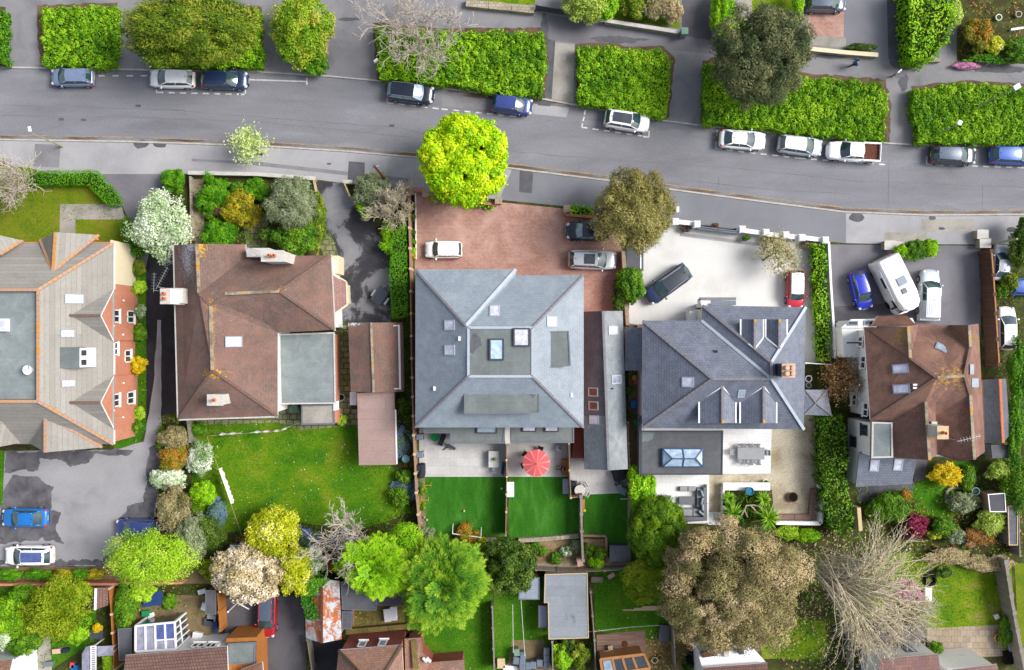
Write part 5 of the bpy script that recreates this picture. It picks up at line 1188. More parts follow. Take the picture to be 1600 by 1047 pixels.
fence('garden_wall','low brick wall at the western corner of the block paving',[(640,296),(664,299),(666,306),(776,320)],.5,'brick','wall',t=.25,posts=False)
fence('garden_wall','low brick wall with hedge at the eastern corner of the block paving',[(882,326),(884,335),(925,339)],.6,'brick','wall',t=.25,posts=False)
for i,(x,y)in enumerate(((641,298),(665,302),(779,313),(886,326))):
 q=W(x,y,.9);t=thing('brick_pillar','brick pillar '+['at the fence end of the block paving','with pale cap beside the lime green tree','at the driveway side of the lime green tree','beside the bright little hedge and black pickup'][i],'pillar',(q.x,q.y,0),0,'brick pillars of the block paved drive')
 m=MB();m.box((q.x,q.y,0),(.6,.6,.85));m.build('pier','brick',t);m=MB();m.box((q.x,q.y,.85),(.7,.7,.08));m.build('cap','sandstone',t)
fence('garden_wall','brick wall with stone coping between the silver estate car and garden store',[(974,392),(976,425)],1.5,'brick','wall',t=.3,posts=False,cap='sandstone',capw=.36)
fence('garden_wall','stone topped wall below the ivy mound beside the passage',[(978,468),(981,508)],1.2,'brick','wall',t=.3,posts=False,cap='sandstone',capw=.36)
fence('garden_wall','pale stone wall fronting the garden at the top middle',[(728,4),(835,15)],.6,'stone','wall',t=.7,posts=False)
fence('garden_wall','pale coped wall below the shrubs at the top of the photo',[(945,32),(1060,50)],.7,'stone','wall',t=.3,posts=False,cap='cement',capw=.36)
fence('garden_wall','low wall beneath the lime hedge at the top',[(1114,58),(1150,63)],.7,'stone','wall',t=.3,posts=False,cap='cement',capw=.36)
fence('garden_wall','cream front wall below the brick parking space at the top',[(1262,76),(1320,82),(1372,86)],.6,'stone','wall',t=.35,posts=False,cap='cream_wall',capw=.4)
fence('garden_wall','stone kerb wall in front of the flower border at the top edge',[(1424,93),(1470,94)],.5,'stone','wall',t=.3,posts=False)
fence('fence','thin boundary fence along the dark drive at the top',[(1420,-20),(1423,92)],1.2,'old_timber',t=.08)
fence('fence','dark metal gate across the drive at the top middle',[(838,8),(900,18)],1.2,'dark_metal',t=.05)
for i,(x,y)in enumerate(((1391,383),(1540,380),(1536,366))):
 q=W(x,y,.9);t=thing('stone_pillar','pale stone pillar '+['beside the small rounded hedge at the motorhome drive','at the end of the dark brown board fence','set in the pavement above the dark brown board fence'][i],'pillar',(q.x,q.y,0),0,'stone pillars of the motorhome drive')
 m=MB();m.box((q.x,q.y,0),(1.0,.8,.8));m.build('pier','stone',t);m=MB();m.box((q.x,q.y,.8),(1.1,.9,.1));m.build('cap','cement',t)
fence('garden_wall','low stone wall behind the small rounded hedge',[(1396,381),(1416,382)],.6,'stone','wall',t=.4,posts=False,cap='cement',capw=.5)
fence('garden_gate','pale slatted garden gate beside the tall hedge',[(1342,793),(1345,830)],1.3,'pale_wood','gate',t=.35,posts=False)
for ln,h_,lb in(([(769,948),(772,1047)],1.6,'thin pale post fence between the lawn and the narrow garden'),([(863,1003),(864,1047)],1.8,'pale fence beside the grey wheelie bins'),([(923,925),(929,1000),(931,1047)],1.4,'weathered fence east of the large felt shed'),([(1052,975),(1056,1047)],1.6,'weathered fence beside the bare earth strip'),([(480,1000),(487,1047)],1.4,'grey railing fence beside the dark drive strip'),([(1331,985),(1333,1047)],1.5,'weathered post fence under the bare willow'),([(1592,790),(1594,868)],1.6,'pale fence at the eastern edge below the shrubs'),([(292,656),(296,690)],1.5,'weathered timber fence under the house corner beside orange shrub')):
 fence('fence',lb,ln,h_,'old_timber',t=.1)
P_=[W(x,y,.9)for x,y in((860,990),(900,989),(935,986),(985,980),(1030,977))];o=thing('string_lights','thin string of pale bulbs hung across the lawn above the decking patio','string lights',(P_[0].x,P_[0].y,0));m=MB();m.tube(P_,.02,4);m.build('cord','white_plastic',o)
for a,b in zip(P_[:-1],P_[1:]):
 m=MB();m.tube([(a.x,a.y,0),a],.03,6);m.build('post','old_timber',o)
 for k in range(4):m=MB();m.ball(a.lerp(b,(k+.5)/4),.045,6,4);m.build('bulb','white_plastic',o)
STY=dict(hatch=dict(w0=.76,w1=.575,r1=.13,r0=.04,hood=.98,nose=.72,belt=.98,rw=.70),suv=dict(w0=.75,w1=.58,r1=.12,r0=.035,hood=1.08,nose=.85,belt=1.08,rw=.72),saloon=dict(w0=.715,w1=.54,r1=.25,r0=.10,hood=.94,nose=.68,belt=.95,rw=.66),pickup=dict(w0=.74,w1=.62,r1=.38,r0=.345,hood=1.08,nose=.9,belt=1.1,rw=.74),mini=dict(w0=.75,w1=.62,r1=.10,r0=.03,hood=.95,nose=.72,belt=.95,rw=.76))
def grid(m,rows,mi=0):
 n=len(rows[0]);vs=[q for r in rows for q in r]
 m.add(vs,[(i*n+k,i*n+k+1,(i+1)*n+k+1,(i+1)*n+k)for i in range(len(rows)-1)for k in range(n-1)],mi)
def car(label,px,py,ang,L=4.3,Wd=1.8,Ht=1.5,paint='paint_white',style='hatch',roof=None,group=None,z=0.0,glass='car_glass',rails=False,sun=None,name='parked_car',cat='car',cover=False,bed='black_plastic',tail=True,stripe=None):
 0
 s=STY[style];hw=Wd/2;X=lambda f:(f-.5)*L
 t=thing(name,label,cat,(0,0,0),0,group)
 pick=style=='pickup'
 st=[(0.0,.66,.62),(.01,.80,.78),(.035,.89,s['belt']-.1),(.08,.955,s['belt']-.03),(.16,.99,s['belt']),(.30,1.0,s['belt']),(.45,1.0,s['belt']),(.6,1.0,s['belt']-.01),(s['w0'],.99,s['belt']-.02),(.82,.965,s['hood']-.03),(.89,.92,s['hood']-.09),(.94,.845,s['nose']+.07),(.972,.74,s['nose']-.04),(.99,.60,s['nose']-.14),(1.0,.42,s['nose']-.24)]
 if pick:st=[(0.0,.94,.72),(.01,.98,.78),(.05,1,.78),(.3,1,.78),(.335,1,.78),(.345,1,s['belt'])]+[(.45,1,s['belt'])]+st[6:]
 rows=[]
 for f,w,top in st:
  y=hw*w;b=.22 if .04<f<.97 else .34;sh=min(.07,y*.1)
  half=[(y*.9,b),(y,b+.12),(y*1.0,top*.62),(y*.97,top-.13),(y*.90,top-.02),(y*.7,top+.015),(0,top+.03 if f>s['w0']else top)]
  ring=half+[(-a,c)for a,c in half[-2::-1]]
  rows.append([Vector((X(f),a,c))for a,c in ring])
 m=MB();grid(m,rows);n=len(rows[0])
 m.add(rows[0],[tuple(range(n))]);m.add(rows[-1],[tuple(range(n-1,-1,-1))])
 zr=Ht-.03;rw=hw*s['rw'];K=8;bw=hw*.9
 def arc(f,half,z,bow,drop):
  return[Vector((X(f)+bow*(1-(2*k/K-1)**2),half*(2*k/K-1),z-drop*abs(2*k/K-1)**2.2))for k in range(K+1)]
 wb,wt=arc(s['w0'],bw*.94,s['belt']+.01,.16,.02),arc(s['w1'],rw*.97,zr-.03,.07,.05)
 rt,rb=arc(s['r1'],rw*.93,zr-.07,-.09,.05),arc(s['r0'],bw*.88,s['belt']+.02,-.05,.02)
 rp=MB();rr=[]
 for i in range(7):
  u=i/6;row=[]
  for k in range(K+1):
   q=rt[k].lerp(wt[k],u);q.z+=.045*math.sin(math.pi*u)+.008;row.append(q)
  rr.append(row)
 grid(rp,rr)
 rp_o=rp.build('roof_panel',roof or paint,t,smooth=True,uv=False)if roof else None
 if not roof:m.v+=[tuple(q)for r in rr for q in r];base=len(m.v)-7*(K+1);m.f+=[tuple(base+x for x in(i*(K+1)+k,i*(K+1)+k+1,(i+1)*(K+1)+k+1,(i+1)*(K+1)+k))for i in range(6)for k in range(K)];m.m+=[0]*(6*K)
 for k in(0,K):
  m.tube([wb[k],wt[k]],.045,5);m.tube([rb[k],rt[k]],.06,5)
  mid=[rt[k].lerp(wt[k],u)+Vector((0,0,.045*math.sin(math.pi*u)-.01))for u in(0,.2,.4,.6,.8,1)];m.tube(mid,.04,5)
  u=.52;a=rt[k].lerp(wt[k],u);b=rb[k].lerp(wb[k],u);m.tube([b,a],.035,4)
 body=m.build('body',paint,t,smooth=True,uv=False)
 g=MB();grid(g,[wb,[a.lerp(b,.5)+Vector((.02,0,.02))for a,b in zip(wb,wt)],wt]);g.build('windscreen',glass,t,smooth=True,uv=False)
 g=MB();grid(g,[rt,[a.lerp(b,.5)for a,b in zip(rt,rb)],rb]);g.build('rear_window',glass,t,smooth=True,uv=False)
 for k in(0,K):
  g=MB();sg=1 if k else-1;top=[rt[k].lerp(wt[k],u)+Vector((0,-.01*sg,.04*math.sin(math.pi*u)))for u in(0,.25,.5,.75,1)];bot=[rb[k].lerp(wb[k],u)+Vector((0,.02*sg*math.sin(math.pi*u),0))for u in(0,.25,.5,.75,1)]
  grid(g,[bot,top]);g.build('side_window',glass,t,uv=False)
 wr=.33 if style not in('suv','pickup')else .37
 for f in(.19,.80):
  for sg in(-1,1):
   w=MB();c=Vector((X(f),sg*(hw-.10),wr))
   def ring(r,y):return[c+Vector((r*math.cos(2*math.pi*k/20),y,r*math.sin(2*math.pi*k/20)))for k in range(20)]
   vs=ring(wr,-.11)+ring(wr,.11);w.add(vs,[(k,(k+1)%20,20+(k+1)%20,20+k)for k in range(20)]+[tuple(range(19,-1,-1)),tuple(range(20,40))]);wh=w.build('wheel','tyre',t,uv=False)
   w=MB();y=sg*.125;vs=ring(wr*.68,0)+ring(wr*.64,y);w.add(vs,[(k,(k+1)%20,20+(k+1)%20,20+k)for k in range(20)]+[tuple(range(19,-1,-1)),tuple(range(20,40))]);w.build('rim','alloy',wh,uv=False)
 for sg in(-1,1):
  q=MB();q.ball((X(.945),sg*hw*.68,s['nose']-.0),(.20,.17,.10),10,6);q.build('headlight','head_light',t,smooth=True,uv=False)
  q=MB();q.ball((X(.034),sg*hw*.80,.82),(.10,.13,.17),10,6);q.build('tail_light','red_light',t,smooth=True,uv=False)
  q=MB();q.ball((X(s['w0']-.055),sg*(hw+.09),s['belt']+.03),(.10,.14,.085),10,6);q.build('wing_mirror',paint,t,smooth=True,uv=False)
 q=MB();q.box((X(0)-.015,0,.62),(.02,.5,.11));q.build('number_plate','plate_yellow',t,uv=False)
 q=MB();q.box((X(1)+.012,0,.42),(.03,.52,.11));q.build('number_plate','head_light',t,uv=False)
 q=MB();q.bar((X(.955),-hw*.42,s['nose']-.13),(X(.955),hw*.42,s['nose']-.13),.22,.14);q.build('grille','black_plastic',t,uv=False)
 q=MB()
 for k in(-1,1):q.bar(Vector((X(s['w0'])+.1,k*.1,s['belt']+.05)),Vector((X(s['w0'])-.02,k*.62+.1,s['belt']+.16)),.025,.02)
 q.build('wipers','black_plastic',t,uv=False)
 if rails:
  for k in(0,K):q=MB();q.tube([rt[k].lerp(wt[k],u)+Vector((0,0,.05+.045*math.sin(math.pi*u)))for u in(.02,.3,.6,.95)],.028,5);q.build('roof_rail','alloy',t,uv=False)
 if sun:
  u0,u1,gm=sun;q=MB();rs=[]
  for u in(u0,(u0+u1)/2,u1):rs.append([rt[k].lerp(wt[k],u)+Vector((0,0,.045*math.sin(math.pi*u)+.02))for k in range(1,K)])
  grid(q,rs);q.build('sunroof',gm,t,uv=False)
 q=MB();q.bar(rt[K//2]+Vector((.25,0,.03)),rt[K//2]+Vector((.12,0,.12)),.05,.03);q.build('roof_aerial','black_plastic',t,uv=False)
 if pick:
  x0,x1=X(.012),X(.338)
  q=MB();q.box(((x0+x1)/2,0,.80),(x1-x0,Wd*.8,.03));fl=q.build('cargo_bed',bed,t,uv=False)
  for sg in(-1,1):q=MB();q.box(((x0+x1)/2,sg*hw*.915,.74),(x1-x0+.02,Wd*.09,s['belt']-.74));q.build('bed_side',paint,t,bevel=.03,uv=False)
  q=MB();q.box((x0+.03,0,.6),(.08,Wd*.88,s['belt']-.6));q.build('tailgate',paint,t,bevel=.03,uv=False)
  if cover:
   a,b,zc=x0+.08,X(s['r1'])-.02,Ht-.1;bp=[(a,-hw*.86),(b+.1,-hw*.86),(b+.1,hw*.86),(a,hw*.86)];tp=[(a+.18,-hw*.72),(b,-hw*.72),(b,hw*.72),(a+.18,hw*.72)]
   q=MB();q.frustum(bp,s['belt']-.02,tp,zc)
   for k in range(7):q.box(((a+b)/2+.08,(k-3)*Wd*.095,zc),(b-a-.4,.06,.03))
   q.build('bed_cover',paint,t,bevel=.01,uv=False)
 k=(H-Ht*.5)/H;t.location=(*W(px,py,Ht*.5)[:2],z);t.rotation_euler=(0,0,R(-ang));return t
GR='cars parked along the kerb';ZR=-.09
car('steel blue hatchback facing west alone at the western end of the road',112,120,180,4.2,1.75,1.5,'paint_steel_blue','hatch',group=GR,z=ZR)
car('white hatchback facing west touching bumper with the navy car',268,122,181,4.4,1.8,1.5,'paint_white','hatch',group=GR,z=ZR)
car('dark navy car facing east behind the white hatchback',350,124,1,4.6,1.8,1.5,'paint_navy','hatch',group=GR,z=ZR)
car('black sport utility car with silver roof rails below the bare tree',641,144,7,4.6,1.88,1.68,'paint_black','suv',rails=True,group=GR,z=ZR,glass='clear_glass')
car('deep blue hatchback parked between the black utility car and the concrete crossing',800,163,7,4.0,1.75,1.5,'paint_deep_blue','hatch',group=GR,z=ZR)
car('white utility car with a dark panoramic roof in the marked bay',980,188,9,4.4,1.85,1.6,'paint_white','suv',sun=(.12,.98,'dark_trim'),group=GR,z=ZR)
car('plain white saloon at the bay mark below the dark olive tree',1161,218,4,4.5,1.82,1.45,'paint_white','saloon',group=GR,z=ZR)
car('silver white hatchback just west of the white pickup',1251,227,7,4.3,1.8,1.5,'paint_silver','hatch','paint_ivory',group=GR,z=ZR)
car('white double cab pickup with an open dark load bed',1335,236,183,5.2,1.85,1.75,'paint_white','pickup',group=GR,z=ZR,bed='rust',name='pickup_truck',cat='pickup')
car('dark grey car with a pale reflecting roof at the crossing near the lamp',1491,242,3,4.4,1.8,1.5,'paint_charcoal','hatch','paint_gunmetal',group=GR,z=ZR)
car('mid blue car cut by the eastern photo edge',1584,242,2,4.5,1.8,1.5,'paint_mid_blue','hatch',group=GR,z=ZR)
car('compact white hatchback alone on the red block paving',693,390,180,3.6,1.7,1.5,'paint_white','mini',glass='car_glass')
car('black open pickup half under the olive tree on the block paving',918,361,180,4.2,1.8,1.55,'paint_black','pickup',name='pickup_truck',cat='pickup',glass='clear_glass')
car('silver estate car with glass sunroof beside the black pickup',926,406,2,4.75,1.88,1.65,'paint_silver','suv',rails=True,sun=(.42,.88,'dark_glass'))
car('dark blue estate car with roof rails standing diagonally on the pale driveway',1043,444,144,5.0,1.9,1.65,'paint_navy','suv','paint_charcoal',rails=True)
car('small red car with a white roof beside the bright hedge',1243,452,91,3.7,1.7,1.45,'paint_red','mini','paint_ivory')
car('royal blue hatchback parked beside the motorhome',1346,453,76,3.8,1.7,1.5,'paint_royal_blue','hatch')
car('white pickup with a ribbed bed cover beside the motorhome',1453,461,-88,5.0,1.9,1.8,'paint_silver','pickup','paint_ivory',name='pickup_truck',cat='pickup',cover=True)
car('silver white saloon beyond the dark brown board fence',1565,410,-85,3.6,1.7,1.45,'paint_silver','saloon')
car('pale car with white bonnet below the silver saloon at the eastern edge',1573,513,-90,4.2,1.75,1.5,'paint_ivory','hatch')
car('small blue car under the shrubs at the eastern photo edge',1604,448,0,3.6,1.7,1.5,'paint_mid_blue','hatch')
car('bright azure saloon in the apartment car park',38,809,180,4.5,1.8,1.45,'paint_azure','saloon')
car('white car with a dark glass roof at the car park edge',45,868,180,4.7,1.88,1.6,'paint_white','suv',sun=(.1,.98,'solar_glass'))
car('deep blue car half hidden under the yellow green tree',214,825,180,4.2,1.75,1.5,'paint_deep_blue','hatch')
car('cherry red car with a grey glass roof on the tarmac drive',417,960,92,4.6,1.82,1.5,'paint_cherry','hatch','paint_gunmetal')
car('grey car at the top edge beside the brick parking space',1290,4,0,4.0,1.75,1.5,'paint_gunmetal','hatch')
t=thing('motorhome','big white coachbuilt motorhome angled between the blue hatchback and the white pickup','motorhome')
L,w=5.5,2.25;m=MB();hx=L/2
plan=[(-hx,-w/2+.15),(-hx+.15,-w/2),(hx-1.5,-w/2),(hx-.5,-w/2+.2),(hx-.1,-w/4),(hx,0),(hx-.1,w/4),(hx-.5,w/2-.2),(hx-1.5,w/2),(-hx+.15,w/2),(-hx,w/2-.15)]
m.prism([(x,y)for x,y in plan if x<hx-1.45],.45,2.0);m.frustum(plan,2.0,plan,2.7);m.frustum(plan,2.7,offset_poly(plan,.14),2.85)
m.prism([(hx-1.6,-w/2+.1),(hx-.3,-w/2+.1),(hx+.1,-w/2+.35),(hx+.25,0),(hx+.1,w/2-.35),(hx-.3,w/2-.1),(hx-1.6,w/2-.1)],.4,1.25)
m.build('body','paint_ivory',t,bevel=.04,uv=False)
for x,y,a,b,mt,nm in((-.2,.1,.8,.9,'lead','roof_hatch'),(.75,-.1,.5,.5,'grey_trim','roof_vent')):q=MB();q.box((x,y,2.84),(a,b,.1));q.build(nm,mt,t,bevel=.03,uv=False)
for sg in(-1,1):
 for x,l_,z,hh in((-.6,1.1,1.7,.55),(hx-1.05,.8,1.35,.55)):q=MB();q.box((x,sg*(w/2 if x<1 else w/2-.2),z),(l_,.05,hh));q.build('side_window','dark_glass',t,uv=False)
 q=MB();q.ball((hx-.05,sg*.7,.95),(.2,.2,.12),10,6);q.build('headlight','head_light',t,smooth=True,uv=False)
 for x in(-1.6,hx-1.0):q=MB();q.tube([(x,sg*(w/2-.35),.36),(x,sg*(w/2-.08),.36)],.36,18);q.build('wheel','tyre',t,uv=False)
 q=MB();q.box((hx-.75,sg*(w/2+.12),1.4),(.15,.3,.35));q.build('wing_mirror','black_plastic',t,uv=False)
 q=MB();q.box((-hx-.01,sg*.9,.9),(.05,.2,.4));q.build('tail_light','red_light',t,uv=False)
q=MB();q.shell([Vector((hx-.35,-.9,1.95)),Vector((hx+.05,-.85,1.28)),Vector((hx+.05,.85,1.28)),Vector((hx-.35,.9,1.95))],[(0,1,2,3)],.04);q.build('windscreen','dark_glass',t,uv=False)
q=MB();q.box((-.3,-w/2-.06,2.45),(3.2,.14,.14));q.build('awning','white_plastic',t,uv=False)
t.location=W(1399,444,1.6);t.location.z=0;t.rotation_euler=(0,0,R(-64))
t=thing('trailer','small dark covered trailer with pale mudguards on the wet drive','trailer')
m=MB();m.box((0,0,.4),(1.6,1.15,.55));m.build('body','paint_gunmetal',t,bevel=.04,uv=False)
m=MB();m.frustum([(-.83,-.6),(.83,-.6),(.83,.6),(-.83,.6)],.95,[(-.74,-.5),(.74,-.5),(.74,.5),(-.74,.5)],1.02);m.build('cover','charcoal_sheet' if 'charcoal_sheet' in MATS else 'paint_charcoal',t,uv=False)
for sg in(-1,1):
 q=MB();q.tube([(-.1,sg*.62,.28),(-.1,sg*.78,.28)],.28,16);q.build('wheel','tyre',t,uv=False)
 q=MB();q.box((-.1,sg*.74,.58),(.75,.24,.06));q.build('mudguard','head_light',t,bevel=.03,uv=False)
m=MB();m.bar((.8,.35,.42),(1.6,0,.42),.06,.06);m.bar((.8,-.35,.42),(1.6,0,.42),.06,.06);m.build('drawbar','steel',t,uv=False)
t.location=W(595,463,.5);t.location.z=0;t.rotation_euler=(0,0,R(57))
def at(px,py,h=0.0):return W(px,py,h)
q=at(838,724,2.3);t=thing('parasol','open coral red parasol with pale ribs on the middle patio','parasol',(q.x,q.y,0))
n=10;c=Vector((q.x,q.y,2.55));rim=[Vector((q.x+1.33*math.cos(2*math.pi*(k+.2)/n),q.y+1.33*math.sin(2*math.pi*(k+.2)/n),2.12))for k in range(n)]
m=MB();vs=[c]+rim+[(a+b)/2+Vector((0,0,-.0))for a,b in zip(rim,rim[1:]+rim[:1])]
for k in range(n):
 a,b=rim[k],rim[(k+1)%n];mid=(a+b)/2
 m.add([c,a,b,a.lerp(c,.5)+Vector((0,0,.03)),b.lerp(c,.5)+Vector((0,0,.03))],[(1,2,4,3),(3,4,0)])
 m.add([a,b,b-Vector((0,0,.14)),a-Vector((0,0,.14))],[(0,1,2,3)])
 for e,s_ in((a,b),(b,a)):m.add([c+Vector((0,0,.012)),e.lerp(c,.5)+Vector((0,0,.042)),e+Vector((0,0,.012)),e.lerp(s_,.1)+Vector((0,0,.012)),e.lerp(c,.5).lerp(s_.lerp(c,.5),.08)+Vector((0,0,.042))],[(0,1,2,3,4)],1)
m.build('canopy',['parasol_red','parasol_pink'],t,uv=False)
m=MB();m.tube([(q.x,q.y,0),(q.x,q.y,2.6)],.03,8);m.lathe((q.x,q.y,2.55),[(.06,0),(.05,.08),(.01,.12)],8);m.build('pole','wood',t)
m=MB();m.lathe((q.x,q.y,.01),[(.3,0),(.3,.08),(.08,.12)],16);m.build('base','dark_metal',t)
def chair(x,y,rz,label,mat,group=None,w=.5,z=0,name='garden_chair'):
 t=thing(name,label,'chair',(0,0,0),0,group)
 m=MB();m.box((0,0,.42),(w,w,.06));m.build('seat',mat,t,uv=False)
 m=MB();m.bar((-w/2+.03,0,.66),(-w/2-.08,0,.95),w,.05,up=(1,0,0));m.add([],[]);m.build('backrest',mat,t,uv=False)
 for a in(-1,1):
  for b in(-1,1):m=MB();m.tube([(a*(w/2-.04),b*(w/2-.04),.42),(a*(w/2),b*(w/2),0)],.02,5);m.build('leg',mat,t,uv=False)
  m=MB();m.bar((-w/2,a*w/2,.62),(w/2-.05,a*w/2,.62),.05,.04);m.build('arm',mat,t,uv=False)
 t.location=(x,y,z);t.rotation_euler=(0,0,rz);return t
for i,a in enumerate((2.6,3.5,1.2)):chair(q.x+1.15*math.cos(a),q.y+1.15*math.sin(a),a+math.pi,'dark chair showing its edge under the '+('western rim','south western rim','northern rim')[i]+' of the red parasol','brown_timber','chairs under the parasol')
q=at(882,729);t=thing('garden_bench','orange timber bench against the pale fence with a person seated on it','bench',(q.x,q.y,0))
m=MB();m.box((q.x-.02,q.y,.42),(.6,1.5,.06));m.build('seat','wood',t);m=MB();m.box((q.x+.32,q.y,.45),(.07,1.5,.5));m.build('backrest','wood',t)
for a in(-1,1):
 m=MB();m.box((q.x,q.y+a*.72,.0),(.6,.07,.64));m.build('arm','wood',t)
def person(name_label,loc,rz,pose,top_mat,leg_mat,hair_mat='hair',coat=False):
 0
 t=thing('person',name_label,'person')
 J={};E=[]
 def j(n,p,r,par=None):
  J[n]=(Vector(p),r,len(J));
  if par:E.append((J[par][2],J[n][2]))
 if pose=='sit':
  hz=.52;j('pelvis',(0,0,hz),.15);j('waist',(.0,0,hz+.18),.125,'pelvis');j('chest',(.06,0,hz+.38),.15,'waist');j('neck',(.12,0,hz+.56),.055,'chest');j('skull',(.16,0,hz+.66),.09,'neck');j('head',(.19,0,hz+.76),.095,'skull')
  for s,sg in(('l',1),('r',-1)):
   j('hip'+s,(.03,sg*.11,hz-.02),.10,'pelvis');j('knee'+s,(.46,sg*.15,hz),.065,'hip'+s);j('ankle'+s,(.50,sg*.15,.1),.042,'knee'+s);j('toe'+s,(.68,sg*.17,.04),.035,'ankle'+s)
   j('sh'+s,(.07,sg*.18,hz+.45),.07,'chest');j('elbow'+s,(.16,sg*.26,hz+.2),.045,'sh'+s);j('wrist'+s,(.40,sg*.16,hz+.16),.03,'elbow'+s);j('palm'+s,(.47,sg*.13,hz+.15),.035,'wrist'+s)
 else:
  j('pelvis',(0,0,.93),.14);j('waist',(0,0,1.1),.125,'pelvis');j('chest',(.02,0,1.3),.155,'waist');j('neck',(.04,0,1.48),.055,'chest');j('skull',(.06,0,1.57),.09,'neck');j('head',(.08,0,1.67),.095,'skull')
  for s,sg,st in(('l',1,1),('r',-1,-1)):
   j('hip'+s,(.02,sg*.10,.88),.10,'pelvis');j('knee'+s,(.04+st*.17,sg*.11,.5),.065,'hip'+s);j('ankle'+s,(st*.26-.04,sg*.11,.1),.042,'knee'+s);j('toe'+s,(st*.26+.13,sg*.12,.04),.035,'ankle'+s)
   j('sh'+s,(.02,sg*.19,1.38),.07,'chest');j('elbow'+s,(-.02-st*.1,sg*.26,1.12),.045,'sh'+s);j('wrist'+s,(.08-st*.16,sg*.27,.90),.03,'elbow'+s);j('palm'+s,(.10-st*.18,sg*.27,.83),.035,'wrist'+s)
 for s,sg in(('l',1),('r',-1)):
  p=J['palm'+s][0];d=(p-J['wrist'+s][0]).normalized();sd=Vector((0,1,0));dn=Vector((0,0,-1))if abs(d.z)<.7 else Vector((1,0,0))
  for k,(o,L)in enumerate(((-.03,.065),(-.01,.08),(.01,.075),(.03,.055))):
   b=p+d*.035+sd*o;j(f'f{k}a{s}',b,.011,'palm'+s);j(f'f{k}b{s}',b+d*L*.55+dn*.012,.009,f'f{k}a{s}');j(f'f{k}c{s}',b+d*L*.85+dn*.04,.008,f'f{k}b{s}')
  b=p-sd*sg*.035;j('ta'+s,b+d*.01-sd*sg*.012,.011,'palm'+s);j('tb'+s,b+d*.045-sd*sg*.025+dn*.015,.009,'ta'+s)
 me=bpy.data.meshes.new('body');me.from_pydata([v[0]for v in J.values()],E,[]);o=bpy.data.objects.new('body',me);COL.objects.link(o);adopt(o,t)
 sk=o.modifiers.new('skin','SKIN');o.modifiers.new('sub','SUBSURF').levels=1;o.modifiers['sub'].render_levels=2
 for i,v in enumerate(J.values()):me.skin_vertices[0].data[i].radius=(v[1],v[1])
 me.skin_vertices[0].data[0].use_root=True;me.materials.append(MATS['skin'])
 hd=J['head'][0];m=MB();m.ball(hd+Vector((-.02,0,.025)),(.115,.105,.11),14,8,0,.03);m.build('hair',hair_mat,t,smooth=True,uv=False)
 m=MB();m.ball(hd+Vector((.10,0,-.035)),(.022,.014,.025),8,5);m.build('nose','skin',t,smooth=True,uv=False)
 for sg in(-1,1):
  m=MB();m.ball(hd+Vector((.083,sg*.034,-.012)),(.013,.014,.009),8,5);m.build('eye','soot',t,uv=False)
  m=MB();m.ball(hd+Vector((.0,sg*.098,-.03)),(.025,.013,.035),8,5);m.build('ear','skin',t,uv=False)
 m=MB();m.bar(hd+Vector((.088,-.025,-.078)),hd+Vector((.088,.025,-.078)),.012,.012);m.build('mouth','parasol_red',t,uv=False)
 m=MB();P_=lambda n:J[n][0]
 m.tube([P_('pelvis')+Vector((0,0,-.06 if pose=='sit' else-.22 if coat else-.04)),P_('pelvis'),P_('waist'),P_('chest'),P_('chest').lerp(P_('neck'),.6),P_('neck')],[.19 if not coat else .24,.19,.165,.20,.15,.08],14)
 for s in 'lr':m.tube([P_('sh'+s),P_('elbow'+s),P_('wrist'+s).lerp(P_('elbow'+s),.0 if coat else .75)],[.095,.07,.055],10)
 m.build('coat' if coat else 'shirt',top_mat,t,smooth=True,uv=False)
 m=MB()
 for s in 'lr':m.tube([P_('hip'+s),P_('hip'+s).lerp(P_('knee'+s),.5),P_('knee'+s),P_('ankle'+s)],[.125,.105,.085,.06],10)
 m.ball(P_('pelvis'),(.17,.19,.14),12,8);m.build('trousers',leg_mat,t,smooth=True,uv=False)
 for s in 'lr':m=MB();m.tube([P_('ankle'+s)+Vector((-.06,0,-.05)),P_('ankle'+s)+Vector((.04,0,-.045)),P_('toe'+s)+Vector((.02,0,0))],[.045,.05,.04],8);m.build('shoe','black_plastic',t,smooth=True,uv=False)
 t.location=loc;t.rotation_euler=(0,0,rz);return t
q=at(880,731);person('person in a navy top seated on the orange bench facing the parasol',(q.x,q.y,0),math.pi,'sit','navy_cloth','grey_cloth')
q=at(1331,103);person('person in a long teal coat walking along the far footpath',(q.x,q.y,.012),math.pi*.97,'walk','teal','navy_cloth',coat=True)
def boxthing(name,label,cat,px,py,z0,size,mat,rz=0,lid=None,bevel=.03,group=None,h=None,lift=.05):
 0
 q=W(px,py,h if h is not None else z0+size[2]);t=thing(name,label,cat,(q.x,q.y,z0),rz,group)
 m=MB();m.frustum([(q.x+a*size[0]*.47,q.y+b*size[1]*.47)for a,b in((-1,-1),(1,-1),(1,1),(-1,1))],z0,[(q.x+a*size[0]*.5,q.y+b*size[1]*.5)for a,b in((-1,-1),(1,-1),(1,1),(-1,1))],z0+size[2]-lift)
 o=m.build('body',mat,None,uv=False)
 m=MB();m.box((q.x,q.y,z0+size[2]-lift),(size[0]+.06,size[1]+.06,lift));l=m.build('lid',lid or mat,None,bevel=bevel,uv=False)
 for c in(o,l):c.data.transform(Matrix.Translation((-q.x,-q.y,-z0)));c.parent=t
 return t
boxthing('storage_box','white lidded storage box against the pale fence on the middle turf','storage box',797,765,.02,(.7,1.4,.65),'white_plastic')
boxthing('storage_box','blue grey lidded storage box below the orange bench','storage box',884,760,.02,(.55,1.4,.65),'lead')
boxthing('storage_box','large dark grey ribbed deck box at the corner of the eastern turf','storage box',969,865,.03,(2.0,1.5,1.2),'gutter_grey' if 'gutter_grey' in MATS else 'dark_metal')
